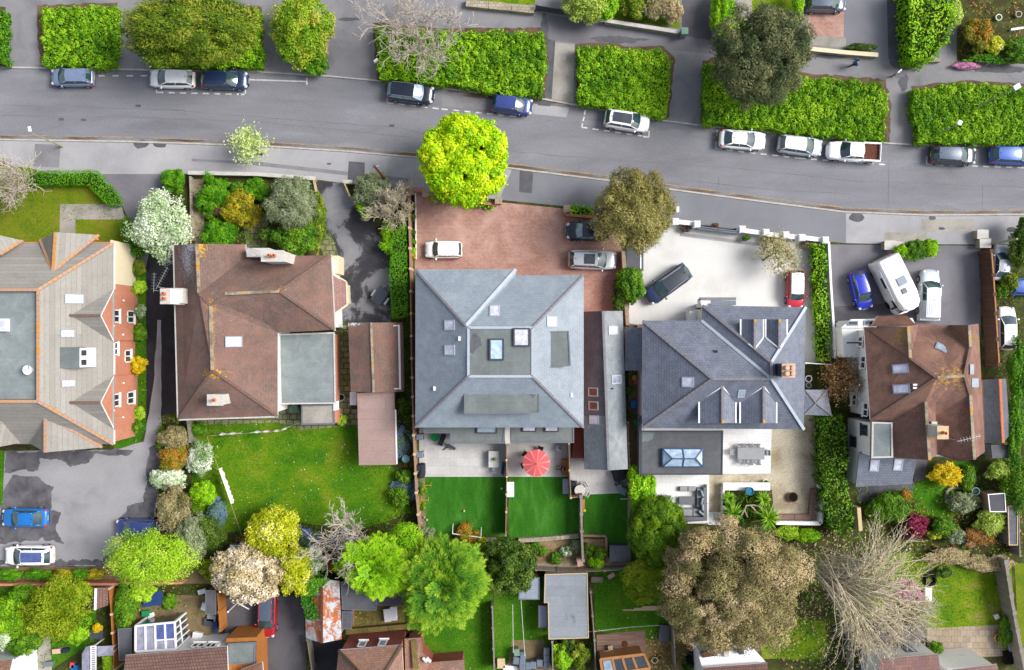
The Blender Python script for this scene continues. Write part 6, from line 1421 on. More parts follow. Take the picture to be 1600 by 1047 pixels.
boxthing('garden_store','dark felt topped bin store with a white edge under the olive tree','store',992,405,0,(1.6,2.2,1.5),'dark_felt',lid='dark_felt')
m=MB();q=W(1001,407,1.5);m.box((q.x,q.y,0),(.12,2.0,1.55));tag(m.build('screen_panel','white_paint'),'narrow white panel on the driveway side of the bin store','panel')
q=at(700,691);t=thing('exercise_bench','black folding exercise bench on the west patio','exercise bench',(q.x,q.y,0),R(-25))
m=MB();m.obox(Vector((q.x-.55,q.y+.3,.4)),Vector((.35,.94,0)).normalized(),Vector((.94,-.35,0)).normalized(),Vector((0,0,1)),1.2,.5,.1);m.build('pad','dark_fabric',t)
m=MB();m.obox(Vector((q.x+.35,q.y-.4,.35)),Vector((.85,-.52,0)).normalized(),Vector((.52,.85,0)),Vector((0,0,1)),.9,.3,.08);m.build('seat','dark_metal',t)
m=MB();m.tube([(q.x-.5,q.y-.75,.05),(q.x+.2,q.y-.3,.1)],.05,6);m.tube([(q.x-.3,q.y,.3),(q.x+.2,q.y-.5,.3)],.04,6);m.tube([(q.x+.3,q.y-.4,.35),(q.x+.3,q.y-.4,0)],.04,6);m.tube([(q.x-.5,q.y+.3,.4),(q.x-.5,q.y+.3,0)],.04,6);m.build('frame','black_plastic',t)
q=at(772,716);t=thing('patio_table','pale beige covered table with a small plant on the west patio','table',(q.x,q.y,0))
m=MB();m.box((q.x,q.y,.70),(1.05,1.6,.05));m.build('tabletop','slabs',t,bevel=.02)
for a in(-1,1):
 for b in(-1,1):m=MB();m.box((q.x+a*.45,q.y+b*.7,0),(.07,.07,.7));m.build('leg','cement',t)
q=at(773,716,.75);t=thing('potted_plant','small dark potted plant on the beige patio table','potted plant',(q.x,q.y,.75))
m=MB();m.lathe((q.x,q.y,.752),[(.08,0),(.11,.15),(.09,.15),(.08,.12)],10);m.build('pot','dark_metal',t)
def tuft(name,label,px,py,r,h,leaf,n=260,ls=.18,cat='plant',parent=None,z=0,arch=.8,group=None,asp=.14):
 0
 q=W(px,py,h*.5);t=parent or thing(name,label,cat,(q.x,q.y,z),0,group)
 a=rng.uniform(0,2*np.pi,n);rr=r*np.sqrt(rng.random(n));P=np.column_stack([q.x+rr*np.cos(a),q.y+rr*np.sin(a),z+h*(1-.55*(rr/r)**2)*rng.uniform(.7,1.05,n)])
 ax=np.column_stack([np.cos(a),np.sin(a),rng.uniform(-.5,.6,n)]);N=np.column_stack([np.cos(a)*.5,np.sin(a)*.5,np.full(n,1.)])+rng.normal(scale=.3,size=(n,3))
 V,F=leaf_quads(P,N,ls*rng.uniform(.6,1.4,n),asp,ax,.15);np_mesh('foliage',V,F,rng.random(n),leaf,t)
 m=MB()
 for k in range(5):m.tube([(q.x,q.y,z),(q.x+random.uniform(-.3,.3)*r,q.y+random.uniform(-.3,.3)*r,z+h*.7)],.015,4)
 m.build('stems','bark',t);return t
tuft('','',773,716,.16,.3,'leaf_mid',60,.12,parent=t,z=.88,asp=.4)
q=at(773,732);chair(q.x,q.y,R(90),'dark framed folding chair at the end of the beige table','steel',w=.42)
def bin_(px,py,label,rz=0,mat='bin_grey',group='wheelie bins',sc=1):
 q=W(px,py,1.05);t=thing('wheelie_bin',label,'bin',(0,0,0),0,group)
 m=MB();m.frustum([(-.22,-.25),(.22,-.25),(.22,.25),(-.22,.25)],.05,[(-.28,-.33),(.28,-.33),(.28,.33),(-.28,.33)],.98);m.build('body',mat,t,bevel=.03,uv=False)
 m=MB();m.frustum([(-.31,-.36),(.31,-.36),(.31,.38),(-.31,.38)],.98,[(-.25,-.26),(.25,-.26),(.25,.3),(-.25,.3)],1.07);m.build('lid',mat,t,bevel=.03,uv=False)
 m=MB();m.tube([(-.25,.42,1.0),(.25,.42,1.0)],.025,6);m.build('handle','black_plastic',t,uv=False)
 for a in(-1,1):m=MB();m.tube([(a*.2,.3,.1),(a*.27,.3,.1)],.1,10);m.build('wheel','tyre',t,uv=False)
 t.location=(q.x,q.y,0);t.rotation_euler=(0,0,rz);return t
for(x,y,mt,lb)in((807,1020,'bin_green','green lidded wheelie bin at the top of the bin cluster'),(817,1025,'bin_grey','grey wheelie bin beside the green lidded one'),(806,1033,'bin_grey','pale grey wheelie bin below the green lidded one'),(816,1035,'bin_grey','grey wheelie bin second row of the cluster by the lawn'),(816,1043,'bin_grey','grey wheelie bin in the bottom row cut by the photo edge'),(825,1041,'bin_grey','small grey wheelie bin in the middle of the bottom row'),(833,1040,'bin_grey','grey wheelie bin next right of the middle of the bottom row'),(843,1037,'bin_grey','wide grey wheelie bin below the concrete patch'),(854,1018,'bin_grey','topmost wheelie bin of the stack beside the pale fence'),(854,1029,'bin_grey','middle wheelie bin of the stack beside the pale fence'),(854,1040,'bin_grey','lowest wheelie bin of the stack beside the pale fence')):
 bin_(x,y,lb,random.uniform(-.15,.15)+math.pi,mt)
for x,y,lb in((967,441,'dark wheelie bin nearest the silver car beside the ivy mound'),(966,449,'dark wheelie bin in the middle beside the ivy mound'),(966,458,'dark wheelie bin with a white sticker beside the ivy mound')):bin_(x,y,lb,R(90),'black_plastic')
bin_(655,683,'grey bin at the house corner of the west patio',R(-90));bin_(655,711,'grey bin with a white mark on the west patio',R(-90));bin_(1302,512,'blue grey bin beside the hedge and the white garage',0)
bin_(654,732,'dark covered bin near the red pot on the west patio',R(-90),'black_plastic');bin_(968,763,'grey bin below the black covered barbecue',.3);bin_(975,768,'second grey bin below the black covered barbecue',-.4)
for px,py,sx,sy,rz,lb in((969,742,1.5,1.35,R(25),'big black covered barbecue beside the annex end'),(657,737,.8,1.5,0,'black covered barbecue along the timber fence of the west patio')):
 q=W(px,py,1.0);t=thing('barbecue',lb,'barbecue',(q.x,q.y,0));m=MB();pl=[(a*sx/2,b*sy/2)for a,b in((-1,-.8),(-.7,-1),(.7,-1),(1,-.5),(1,.9),(.4,1),(-.8,.9))]
 co,si=math.cos(rz),math.sin(rz);pl=[(q.x+x*co-y*si,q.y+x*si+y*co)for x,y in pl];m.frustum(pl,.12,offset_poly(pl,.1),.95);m.frustum(offset_poly(pl,.1),.95,offset_poly(pl,.3),1.1);m.build('cover','dark_fabric',t,bevel=.05,uv=False)
 m=MB();m.box((q.x,q.y,0),(sx*.6,sy*.5,.14),rz);m.build('cart','dark_metal',t,uv=False)
 m=MB();m.box((q.x-.5*sx*.6,q.y+.1,.98),(.08,.3,.02),rz);m.build('patch','grey_fabric',t,uv=False)
q=at(905,764);t=thing('patio_table','round white table at the edge of the eastern patio','table',(q.x,q.y,0));m=MB();m.lathe((q.x,q.y,.7),[(.5,0),(.52,.02),(.52,.05),(.5,.06)],24);m.build('tabletop','cement',t)
m=MB();m.lathe((q.x,q.y,.01),[(.28,0),(.25,.04),(.05,.08),(.05,.69)],14);m.build('leg','cement',t)
for i,(x,y,a)in enumerate(((912,757,R(215)),(914,769,R(150)))):p=at(x,y);chair(p.x,p.y,a,('cream chair on the upper side of the round white table','cream chair on the lower side of the round white table')[i],'cement','cream chairs by the round table',.5)
p=at(895,755);chair(p.x,p.y,R(-10),'dark grey lounger chair beside the fence and round white table','dark_fabric',w=.65);p=at(896,763);chair(p.x,p.y,R(5),'second dark grey lounger chair below the first by the fence','dark_fabric',w=.65)
p=at(873,697);chair(p.x,p.y,R(80),'folded dark blue chair against the extension of the middle patio','lead',w=.42)
q=at(786,732);t=thing('scooter','teal and black toy scooter against the patio fence','scooter',(q.x,q.y,0));m=MB();m.box((q.x,q.y,.1),(.3,1.1,.08),R(-8));m.build('deck','black_plastic',t,bevel=.03)
m=MB();m.tube([(q.x+.1,q.y+.5,.12),(q.x+.12,q.y+.42,.85)],.03,6);m.tube([(q.x-.12,q.y+.42,.85),(q.x+.36,q.y+.42,.85)],.025,6);m.build('handlebar','teal',t)
for y in(-.55,.55):m=MB();m.tube([(q.x-.09,q.y+y,.12),(q.x+.09,q.y+y,.12)],.12,12);m.build('wheel','teal',t)
q=at(680,677);t=thing('wall_lamp','dark green round tub under the extension on the west patio','tub',(q.x,q.y,0));t.name='plant_tub';m=MB();m.lathe((q.x,q.y-.3,0),[(.32,0),(.42,.5),(.38,.5),(.36,.42)],16);m.build('tub','bright_green',t)
q=[at(708,830),at(752,836)];t=thing('football_goal','white football goal frame at the end of the western turf','goal',q[0].lerp(q[1],.5));m=MB()
for p in q:m.tube([p,p+Vector((0,0,1.0))],.05,6);m.tube([p+Vector((0,0,1.0)),p+Vector((0,.75,.05))],.035,6)
m.tube([q[0]+Vector((0,0,1)),q[1]+Vector((0,0,1))],.05,6);m.build('frame','white_plastic',t)
for x,y,w_,lb in((668,757,.7,'yellow hurdle nearest the patio on the western turf edge'),(664,780,.7,'second yellow hurdle on the western turf edge')):
 p=at(x,y);t=thing('hurdle',lb,'hurdle',p,0,'yellow hurdles');m=MB()
 for dx in(-.35,.35):m.tube([p+Vector((dx,.2,0)),p+Vector((dx,0,.45))],.025,5);m.tube([p+Vector((dx,-.2,0)),p+Vector((dx,0,.45))],.025,5)
 m.tube([p+Vector((-.38,0,.45)),p+Vector((.38,0,.45))],.028,5);m.build('frame','yellow_plastic',t)
for x,y,mt,lb in((725,798,'pale_clay','cream ball in the middle of the western turf'),(717,826,'parasol_pink','pink ball beside the white football goal'),(667,812,'pale_clay','cream ball at the planted edge of the western turf'),(663,808,'pale_teal','pale blue ball at the planted edge of the western turf'),(659,817,'pale_teal','lower pale blue ball at the turf edge'),(784,763,'white_plastic','tiny white ball by the patio fence on the western turf')):
 p=at(x,y);m=MB();m.ball((p.x,p.y,.13),.11,12,8);tag(m.build('ball',mt,smooth=True,uv=False),lb,'ball')
p=at(975,780);t=thing('football_goal','small white bar frame by the shrubs on the eastern turf','goal',p);m=MB();m.tube([p+Vector((-.4,.1,.5)),p+Vector((.6,.15,.5))],.035,6)
for dx in(-.4,.6):m.tube([p+Vector((dx,.12,0)),p+Vector((dx,.12,.5))],.03,6)
m.build('frame','white_plastic',t)
p=at(911,787);t=thing('toy_slide','orange and yellow wooden toy beside the lattice fence','toy',p);m=MB();m.box((p.x,p.y,.02),(.28,1.0,.3));m.build('body','wood',t,bevel=.03);m=MB();m.ball((p.x+.1,p.y-.65,.14),(.2,.15,.12),8,6);m.build('handle','yellow_plastic',t)
q=at(1170,707);t=thing('dining_table','large pale grey outdoor dining table on the white slabs','table',(q.x,q.y,0));m=MB();m.box((q.x,q.y,.71),(2.6,1.15,.05));m.build('tabletop','grey_fabric',t,bevel=.015)
for a in(-1,1):
 for b in(-1,1):m=MB();m.box((q.x+a*1.15,q.y+b*.45,0),(.08,.08,.71));m.build('leg','grey_trim',t)
for x,y,a,lb in((1142,705,0,'grey dining chair at the lantern end of the table'),(1194,706,180,'grey dining chair at the gravel end of the table'),(1157,718,90,'first grey chair from the lantern on the lower table side'),(1169,719,90,'middle grey chair on the lower table side'),(1181,719,90,'grey chair nearest the gravel on the lower table side'),(1155,697,-90,'first grey chair from the lantern on the upper table side'),(1167,697,-90,'middle grey chair on the upper table side'),(1180,697,-90,'grey chair nearest the gravel on the upper table side')):
 p=at(x,y);chair(p.x,p.y,R(a),lb,'grey_fabric','grey dining chairs')
q=at(1090,790);t=thing('corner_sofa','grey outdoor corner sofa with loose cushions on the white slab terrace','sofa',(q.x,q.y,0))
for nm,pts,z0,z1 in(('base',[(1088,762),(1104,762),(1104,814),(1066,814),(1066,794),(1088,794)],.02,.35),('backrest',[(1099,762),(1104,762),(1104,814),(1066,814),(1066,808),(1099,808)],.35,.72)):
 m=MB();m.prism(W2(pts,z1),z0,z1);m.build(nm,'grey_trim',t,bevel=.03)
for pts in([(1089,764),(1098,764),(1098,779),(1089,779)],[(1089,780),(1098,780),(1098,793),(1089,793)],[(1067,796),(1082,796),(1082,806),(1067,806)],[(1083,796),(1098,796),(1098,806),(1083,806)]):m=MB();m.prism(W2(pts,.5),.352,.5);m.build('seat_cushion','grey_fabric',t,bevel=.05)
for x,y,rz in((1097,771,.3),(1097,783,-.2),(1098,793,.1),(1096,802,.9)):p=at(x,y,.8);m=MB();m.box((p.x,p.y,.505),(.2,.65,.38),rz);m.build('cushion','lead',t,bevel=.07)
q=at(1072,781);t=thing('coffee_table','low grey coffee table in front of the corner sofa','table',(q.x,q.y,0));m=MB();m.box((q.x,q.y,.32),(1.5,.8,.06));m.build('tabletop','grey_trim',t,bevel=.02)
for a in(-1,1):m=MB();m.box((q.x+a*.6,q.y,0),(.1,.65,.32));m.build('leg','grey_trim',t)
for x,y,lb in((1067,763,'grey stool on the terrace farther from the corner sofa'),(1080,763,'grey stool on the terrace next to the corner sofa'),(1041,777,'grey pouffe on the terrace beside the round green tree')):
 q=at(x,y);t=thing('stool',lb,'stool',(q.x,q.y,0),0,'terrace stools');m=MB();m.box((q.x,q.y,.12),(.75,.45,.25));m.build('seat','grey_fabric',t,bevel=.05)
 for a in(-1,1):m=MB();m.box((q.x+a*.3,q.y,0),(.05,.4,.125));m.build('leg','grey_trim',t)
def pot(px,py,r,h,mat,label,leaf=None,z=0,group=None,cat='plant pot',fill='soil'):
 q=W(px,py,h);t=thing('plant_pot',label,cat,(q.x,q.y,z),0,group);m=MB();m.lathe((q.x,q.y,z),[(r*.7,0),(r,h*.9),(r*1.05,h),(r*.88,h),(r*.82,h*.85),(r*.3,h*.84)],18);m.build('pot',mat,t)
 m=MB();m.lathe((q.x,q.y,z+h*.845),[(r*.82,0),(r*.8,.015)],14);m.build('soil',fill,t)
 if leaf:tuft('','',px,py,r*.9,.3,leaf,80,.14,parent=t,z=z+h*.85,asp=.4)
pot(1168,765,.38,.75,'teal','round teal glazed pot on the white planter wall',z=.83,fill='teal');pot(1197,754,.28,.45,'white_plastic','small white pot at the corner of the planter wall','leaf_mid')
pot(295,365,.33,.5,'terracotta','upper terracotta pot beside the white blossom tree');pot(294,377,.33,.5,'terracotta','lower terracotta pot at the corner of the brown house','leaf_mid')
pot(533,621,.33,.7,'steel','round galvanised water butt by the grey side extension',cat='water butt',fill='soot');pot(459,639,.42,.9,'bin_green','green lidded compost bin at the lawn edge of the brown house',cat='compost bin',fill='bin_green')
pot(637,703,.32,.5,'black_plastic','black pot among the bluebells beside the pink roofed shed');pot(634,717,.36,.6,'pale_teal','teal lidded tub among the bluebells',fill='pale_teal');pot(634,727,.16,.25,'terracotta','little terracotta pot below the teal tub');pot(661,727,.18,.3,'parasol_red','small red pot beside the covered barbecue')
pot(995,660,.3,.5,'bright_green','bright green lidded tub in the passage beside the white house',fill='bright_green');pot(1239,777,.48,.35,'rust','rusty round fire pit on the gravel',cat='fire pit',fill='soot')
pot(1525,768,.38,.95,'pale_teal','pale teal water butt west of the narrow dark shed',cat='water butt');pot(1507,842,.36,.8,'pale_teal','pale blue water butt among the shrubs above the sunny lawn',cat='water butt',fill='pale_teal')
pot(885,1030,.42,.5,'black_plastic','round black tub beside the timber lean to',fill='soot');pot(590,1004,.0+.3,.6,'black_plastic','black kettle barbecue on the mossy yard',fill='soot',cat='barbecue');pot(1023,1032,.3,.3,'cement','round pale pot on the mossy yard by the lean to');pot(1031,1028,.26,.3,'terracotta','round brown pot beside the pale pot on the mossy yard');pot(1561,997,.42,.5,'wood','pot of bright yellow flowers on the brick patio','leaf_sunny');pot(1431,996,.5,.6,'steel','pale metal bowl on the dark shed corner')
pot(890,1024,.14,.25,'bright_green','small green pot beside the black tub');pot(372,843,.2,.3,'terracotta','terracotta pot left of the greenhouse ridge');pot(380,844,.22,.3,'terracotta','terracotta pot in front of the greenhouse');pot(983,1018,.0+.22,.3,'pale_teal','small teal tub on the decking patio')
q=at(1128,790);t=thing('ornament','black and white ornament on the short white wall by the steps','ornament',(q.x,q.y,.8))
for i,(dy,mt)in enumerate(((.35,'soot'),(-.1,'white_plastic'),(-.4,'soot'))):m=MB();m.ball((q.x,q.y+dy,.95),(.16,.2,.2),10,7);m.build('figure',mt,t,smooth=True)
q=at(1246,640);
for i,(y,r_)in enumerate(((592,.3),(602,.24))):
 p=W(1264,y,.4);t=thing('hose_reel',('white ring shaped hose reel by the hipped porch','smaller dark hose coil below the white ring')[i],'hose',(p.x,p.y,0));m=MB();m.tube([(p.x+r_*math.cos(a),p.y+r_*math.sin(a),.35)for a in np.linspace(0,6.28,20)],.06,6);m.build('coil','white_plastic' if i==0 else 'steel',t);m=MB();m.box((p.x,p.y,0),(.15,.15,.33));m.build('stand','dark_metal',t)
p=at(1452,905);t=thing('tyre','big black tyre lying on the sunny lawn','tyre',(p.x,p.y,0));m=MB();
prof=[(.36,.05),(.46,0),(.6,.06),(.64,.18),(.6,.3),(.46,.36),(.36,.3),(.34,.18)];m.lathe((p.x,p.y,.01),prof+[prof[0]],28);m.f=m.f[:-2];m.m=m.m[:-2];m.build('tread','tyre',t,smooth=True)
boxthing('seat_box','long white box below the black tyre on the sunny lawn','box',1451,929,.01,(.6,1.25,.35),'white_plastic');boxthing('crate','small white crate at the edge of the sunny lawn','crate',1558,964,.01,(.4,.4,.3),'white_plastic',.4)
boxthing('deck_board','beige board with a yellow pot on the dark shed path','board',1355,1004,.4,(1.6,.8,.12),'pale_wood');pot(1365,1001,.22,.25,'yellow_plastic','small yellow pot on the beige board',z=.53)
boxthing('planter_box','dark wooden planter between the purple shrub and upper garden','planter',1418,838,.01,(1.7,.7,.55),'brown_timber')
boxthing('hive_box','upper white crate on the mossy yard near the lime tree','crate',605,962,.01,(.6,1.2,.5),'white_plastic',R(6));boxthing('hive_box','white slab crate beside the other on the mossy yard','crate',615,959,.01,(.6,1.3,.5),'white_plastic',R(4))
fence('garden_wall','low mossy wall across the yard of the red brick house',[(540,988),(640,979)],.6,'mossy_yard','wall',t=.5,posts=False)
boxthing('coal_box','black square box beside the mossy wall','box',638,990,.0,(.8,.55,.7),'soot')
boxthing('trampoline_cover','blue rectangular tarpaulin on the yard by the conservatory garden','tarpaulin',238,936,.3,(2.0,1.3,.12),'tarp_blue',R(8));boxthing('toy_box','bright green toy box in front of the conservatory','box',227,959,.01,(.7,.5,.5),'bright_green',.1);boxthing('crate','white crate beside the bright green toy box','crate',235,962,.01,(.5,.4,.4),'white_plastic',.3)
for i,(x,y,a,b,mt,lb)in enumerate(((330,966,.8,.6,'steel','grey metal clutter beside the orange fence panel'),(326,973,.9,.7,'dark_metal','dark metal barrow load by the orange fence panel'),(336,980,.4,1.1,'tarp_blue','thin blue board leaning by the orange fence panel'),(308,994,.9,.6,'white_plastic','white garden table by the rear wall of the pantiled house'),(315,925,.7,.4,'white_plastic','white basin in the yard above the orange fence panel'),(318,948,.4,.7,'white_plastic','white bag beside the grey brown shed'),(185,942,.6,.9,'cement','pale chest beside the orange fence and climbing ivy'),(100,1017,.7,.35,'navy_cloth','navy cushion in the cluttered bottom corner garden'),(88,1018,.8,.4,'pale_clay','beige board in the cluttered bottom corner garden'),(116,1044,.6,.5,'bright_blue','bright blue box at the bottom edge of the corner garden'),(112,1040,.35,.5,'parasol_red','small red box beside the bright blue box'),(75,1038,.9,.4,'grey_trim','grey crate in the cluttered bottom corner garden'),(150,992,1.3,.8,'dark_metal','dark table with glass things near the yellow flowers'),(948,1021,.5,.4,'white_plastic','white box among clutter by the timber lean to'),(954,1013,.4,.4,'pale_wood','small pale wooden box on the decking patio edge'),(962,1018,.35,.3,'teal','teal tin among clutter on the decking patio'),(990,632,.5,.7,'bright_blue','bright blue bag in the passage beside the white house'),(991,590,.35,.4,'yellow_plastic','yellow tub in the passage below the lean to'),(994,597,.4,.4,'parasol_red','red and white bag in the passage below the lean to'),(1586,1010,1.2,.9,'steel','grey metal frame at the bottom corner by the weathered fence'),(1580,1028,1.2,1.2,'soot','black bin bags at the bottom corner by the weathered fence'),(1078,1033,.6,.9,'soot','black bin against the white flat roofed house'),(1084,1022,.6,.6,'navy_cloth','dark blue bin against the white flat roofed house'),(1038,990,1.0,1.6,'dark_metal','dark covered seat at the end of the wire fence'),(783,1037,.7,.9,'pale_wood','pale wooden crate at the bottom by the post fence'),(797,1045,1.3,.5,'white_plastic','white lid beside the bins at the bottom edge'))):
 boxthing('box',lb,'box',x,y,.012,(a,b,.45),mt,random.uniform(-.3,.3))
m=MB();p=[W(*q,.35)for q in((24,1019),(49,1016),(46,1047),(22,1047))];m.shell(p,[(0,1,2,3)],.33);tag(m.build('garden_table','white_cloth',bevel=.05),'white dotted cloth covered table in the bottom corner','table')
t=thing('arbour','pale grey arched arbour with a white slatted strip by the orange fence','arbour',W(140,1030,0));m=MB()
m.shell([W(*q)for q in((128,1022,2.0),(134,1011,2.1),(141,1009,2.15),(139,1060,2.15),(128,1060,2.0))],[(0,1,2,3,4)],.08);m.shell([W(*q)for q in((152,1010,2.15),(176,1009,2.0),(177,1024,2.0),(152,1026,2.15))],[(0,1,2,3)],.08);m.build('roof_panel','shade_glass',t)
m=MB();m.bar(W(146,1009,2.2),W(146,1060,2.2),.55,.1)
for x,y in((129,1022),(175,1012),(146,1010)):q=W(x,y,2.0);m.bar((q.x,q.y,0),(q.x,q.y,2.0),.1,.1)
m.build('frame','white_plastic',t)
m=MB()
for k in range(14):q=W(146,1012+k*2.9,2.26);m.box((q.x,q.y,2.252),(.3,.06,.02))
m.build('slots','soot',t)
for i,(px,py,L_,mt,lb)in enumerate(((1000,951,3.4,'pale_wood','long pale plank stack on the grass beside the olive shrub'),)):
 q=at(px,py);t=thing('plank_stack',lb,'planks',(q.x,q.y,0));
 for k,(dx,dy)in enumerate(((0,0),(.9,.16),(1.5,.32))):m=MB();m.box((q.x+dx,q.y+dy-.1,.015+.02*k),(L_-k*.4,.15,.06),R(1));m.build('plank',mt,t)
fence('bird_table','pink plastic board lying at the lawn corner by the back fence',[(953,897),(957,903)],.06,'pink_plastic','board',t=.7,posts=False)
boxthing('bench_seat','small weathered bench table beside the large felt shed','bench',933,906,.02,(1.1,.5,.5),'old_timber');m=MB();q=at(976,1006);m.lathe((q.x,q.y,.021),[(.32,0),(.3,.05),(.1,.06)],20);tag(m.build('drain_cover','rust'),'round rusty cover set in the decking patio','cover')
m=MB();m.box((*W(906,878,.6)[:2],0),(.55,.8,.7),R(12));tag(m.build('chimney_block','pale_clay'),'pale brick pier at the end of the lattice fence','pier')
for pts,cl,lb in(([(323,681),(435,674),(468,660)],[(.13,.36),(.45,.65),(.70,.88)],'washing line with three white cloths in front of the brown house'),([(323,681),(352,762),(380,843)],[(.32,.48),(.48,.58),(.58,.66)],'washing line with a long white cloth running down the lawn')):
 P_=[W(x,y,1.7)for x,y in pts];t=thing('washing_line',lb,'washing line',(P_[0].x,P_[0].y,0));m=MB();m.tube(P_,.012,4);m.build('cord','pale_wood',t)
 for p in(P_[0],P_[-1]):m=MB();m.tube([(p.x,p.y,0),p+Vector((0,0,.1))],.03,6);m.build('post','steel',t)
 def along(u):
  L_=[(b-a).length for a,b in zip(P_[:-1],P_[1:])];d=u*sum(L_)
  for a,b,l_ in zip(P_[:-1],P_[1:],L_):
   if d<=l_:return a.lerp(b,d/l_)
   d-=l_
  return P_[-1]
 for u0,u1 in cl:
  m=MB();n=10;rows=[]
  for k in range(n+1):
   p=along(u0+(u1-u0)*k/n);d=(along(u1)-along(u0)).normalized();s_=Vector((-d.y,d.x,0))*(.07+.05*math.sin(k*1.3+u0*9));rows.append([p-s_*1.1-Vector((0,0,.6)),p-s_*.5-Vector((0,0,.3)),p+Vector((0,0,.015)),p+s_*.6-Vector((0,0,.3)),p+s_*1.2-Vector((0,0,.7))])
  grid(m,rows);m.build('cloth','white_cloth',t,smooth=True)
for ln,lb in(([(814,938),(820,1025)],'washing line nearer the small grey shed in the narrow garden'),([(801,945),(802,1020)],'washing line along the middle of the narrow garden')):
 P_=[W(x,y,1.6)for x,y in ln];t=thing('washing_line',lb,'washing line',(P_[0].x,P_[0].y,0));m=MB();m.tube(P_,.02,4);m.build('cord','white_plastic',t)
 for p in P_:m=MB();m.tube([(p.x,p.y,0),p],.03,6);m.build('post','steel',t)
t=thing('rotary_airer','folded pale metal airer standing on the tarmac by the red car','airer',W(371,948,0));m=MB();m.tube([W(371,942,.8),W(356,956,.1)],.06,6);m.tube([W(371,942,.8),W(389,952,.1)],.06,6);m.ball(W(356,956,.14),.12,8,6);m.build('frame','white_plastic',t)
t=thing('garden_chair','white metal frame in the border below the lime shrub','chair',W(317,803,0));m=MB();pts=[W(308,804,.5),W(323,806,.4),W(328,799,.5)];m.tube(pts,.05,6)
for p in pts:m.tube([p,(p.x,p.y,0)],.03,5)
m.build('frame','white_plastic',t)
def lamp(base,top,h,label,mat='lamp_post',head='white_plastic',hs=(.28,.5),arm=0):
 b=W(*base,0);t=thing('street_lamp',label,'street lamp',b,0,'street lamps');m=MB();m.lathe(b,[(.11,0),(.11,.9),(.075,1.0),(.05,h-.15)],12);m.build('post',mat,t)
 q=Vector((b.x,b.y,h));d=W(*top,h)-q;d.z=0;d=d if d.length>.05 else Vector((0,.05,0));m=MB();m.tube([q-Vector((0,0,.2)),q+d*.5,q+d],.04,8);m.build('arm',mat,t)
 e=q+d;u=d.normalized();m=MB();m.obox(e,u,Vector((-u.y,u.x,0)),Vector((0,0,1)),hs[1],hs[0],.14);m.build('lamp_head',head,t,bevel=.05)
lamp((98,229),(47,202),5.3,'pale street lamp leaning over the road at the western end');lamp((1458,213),(1499,192),4.6,'small pale street lamp in the hedge above the dark grey car',head='white_plastic',hs=(.4,.45));lamp((1516,172),(1588,136),6.6,'taller street lamp with an olive post beside the eastern hedge',head='steel',hs=(.5,.7))
def pole(base,h,label,mat,crossL=1.2,rz=0,r=.14):
 b=W(*base,0);t=thing('utility_pole',label,'utility pole',b);m=MB();m.lathe(b,[(r,0),(r*.7,h)],12);m.build('pole',mat,t)
 d=Vector((math.cos(rz),math.sin(rz),0));m=MB();m.bar(b+Vector((0,0,h-.25))-d*crossL/2,b+Vector((0,0,h-.25))+d*crossL/2,.09,.1);m.build('crossbar','steel',t)
pole((605,284),7.4,'dark red brown utility pole rising from the grey bush beside the drive','creosote',.9,R(10));pole((1544,382),4.6,'pale olive pole rising from the stone pillar at the eastern edge','lamp_post',.3,0,.13)
for i,(b,h,m1,lb)in enumerate((((592,104),1.5,'wood','orange and white marker post at the hedge end beside the bare tree'),((1393,120),1.3,'wood','short orange marker post where the far paths cross'))):
 p=W(*b,0);t=thing('marker_post',lb,'post',p);m=MB();m.lathe(p,[(.09,0),(.08,h)],10);m.build('post',m1,t);m=MB();m.box((p.x,p.y,h),(.45,.12,.45),R(40));m.build('sign','white_plastic',t)
boxthing('utility_cabinet','pale green utility cabinet at the corner of the upper drives','cabinet',1070,48,0,(.6,.6,1.2),'bin_green');boxthing('utility_cabinet','small white sign box beside the olive tree on the pavement','cabinet',1059,327,0,(.2,.5,.9),'white_plastic')
for i,(x,y,mt)in enumerate(((1561,27,'white_plastic'),(1592,22,'cement'))):pot(x,y,.3,.35,mt,('round white bowl in the brown border at the top corner','square rimmed pale pot at the top corner')[i])
fence('garden_wall','white edging board in the border at the top corner',[(1580,46),(1600,43)],.3,'white_paint','edging',t=.2,posts=False)
fence('garden_wall','curved pale stone edging in the eastern shrub garden',[(1480,782),(1481,766),(1492,761),(1505,764)],.3,'stone','edging',t=.25,posts=False)
bk='leafy banks between the footpath and the road'
for pts,leaf,lb,h in(([(-60,10),(5,15),(6,100),(-60,100)],'leaf_bank_dark','dark leafy bank cut by the western photo edge',1.3),([(62,12),(180,8),(182,60),(176,103),(68,103),(62,60)],'leaf_bank','bright green bank above the steel blue hatchback',1.3),([(230,20),(405,15),(408,104),(240,105),(228,70)],'leaf_bank','bank of green leaves under the broad olive tree',1.2),([(587,40),(700,48),(850,48),(853,90),(848,150),(760,144),(700,130),(592,122)],'leaf_bank','long bright bank east of the bare grey tree',1.4),([(903,72),(960,70),(975,77),(1035,76),(1050,92),(1042,180),(1034,185),(905,160)],'leaf_bank','wide bright bank above the white panoramic roofed car',1.4),([(1102,98),(1125,92),(1260,118),(1380,128),(1388,160),(1386,220),(1240,206),(1100,192)],'leaf_bank','long bank running under the dark olive tree to the white pickup',1.3),([(1428,138),(1500,130),(1560,132),(1660,140),(1660,226),(1434,222)],'leaf_bank','broad bank with the lamp posts at the eastern edge',1.3)):
 hedge('hedge_bank',lb,pts,h,leaf,bk,'hedge bank',.16,190,.36,.5,aspect=.7,cvar=.5);sheet('dirt_edge',wob(offset_poly(pts,-4),6,1.6),.0065,'dirt_edge')
T=tree
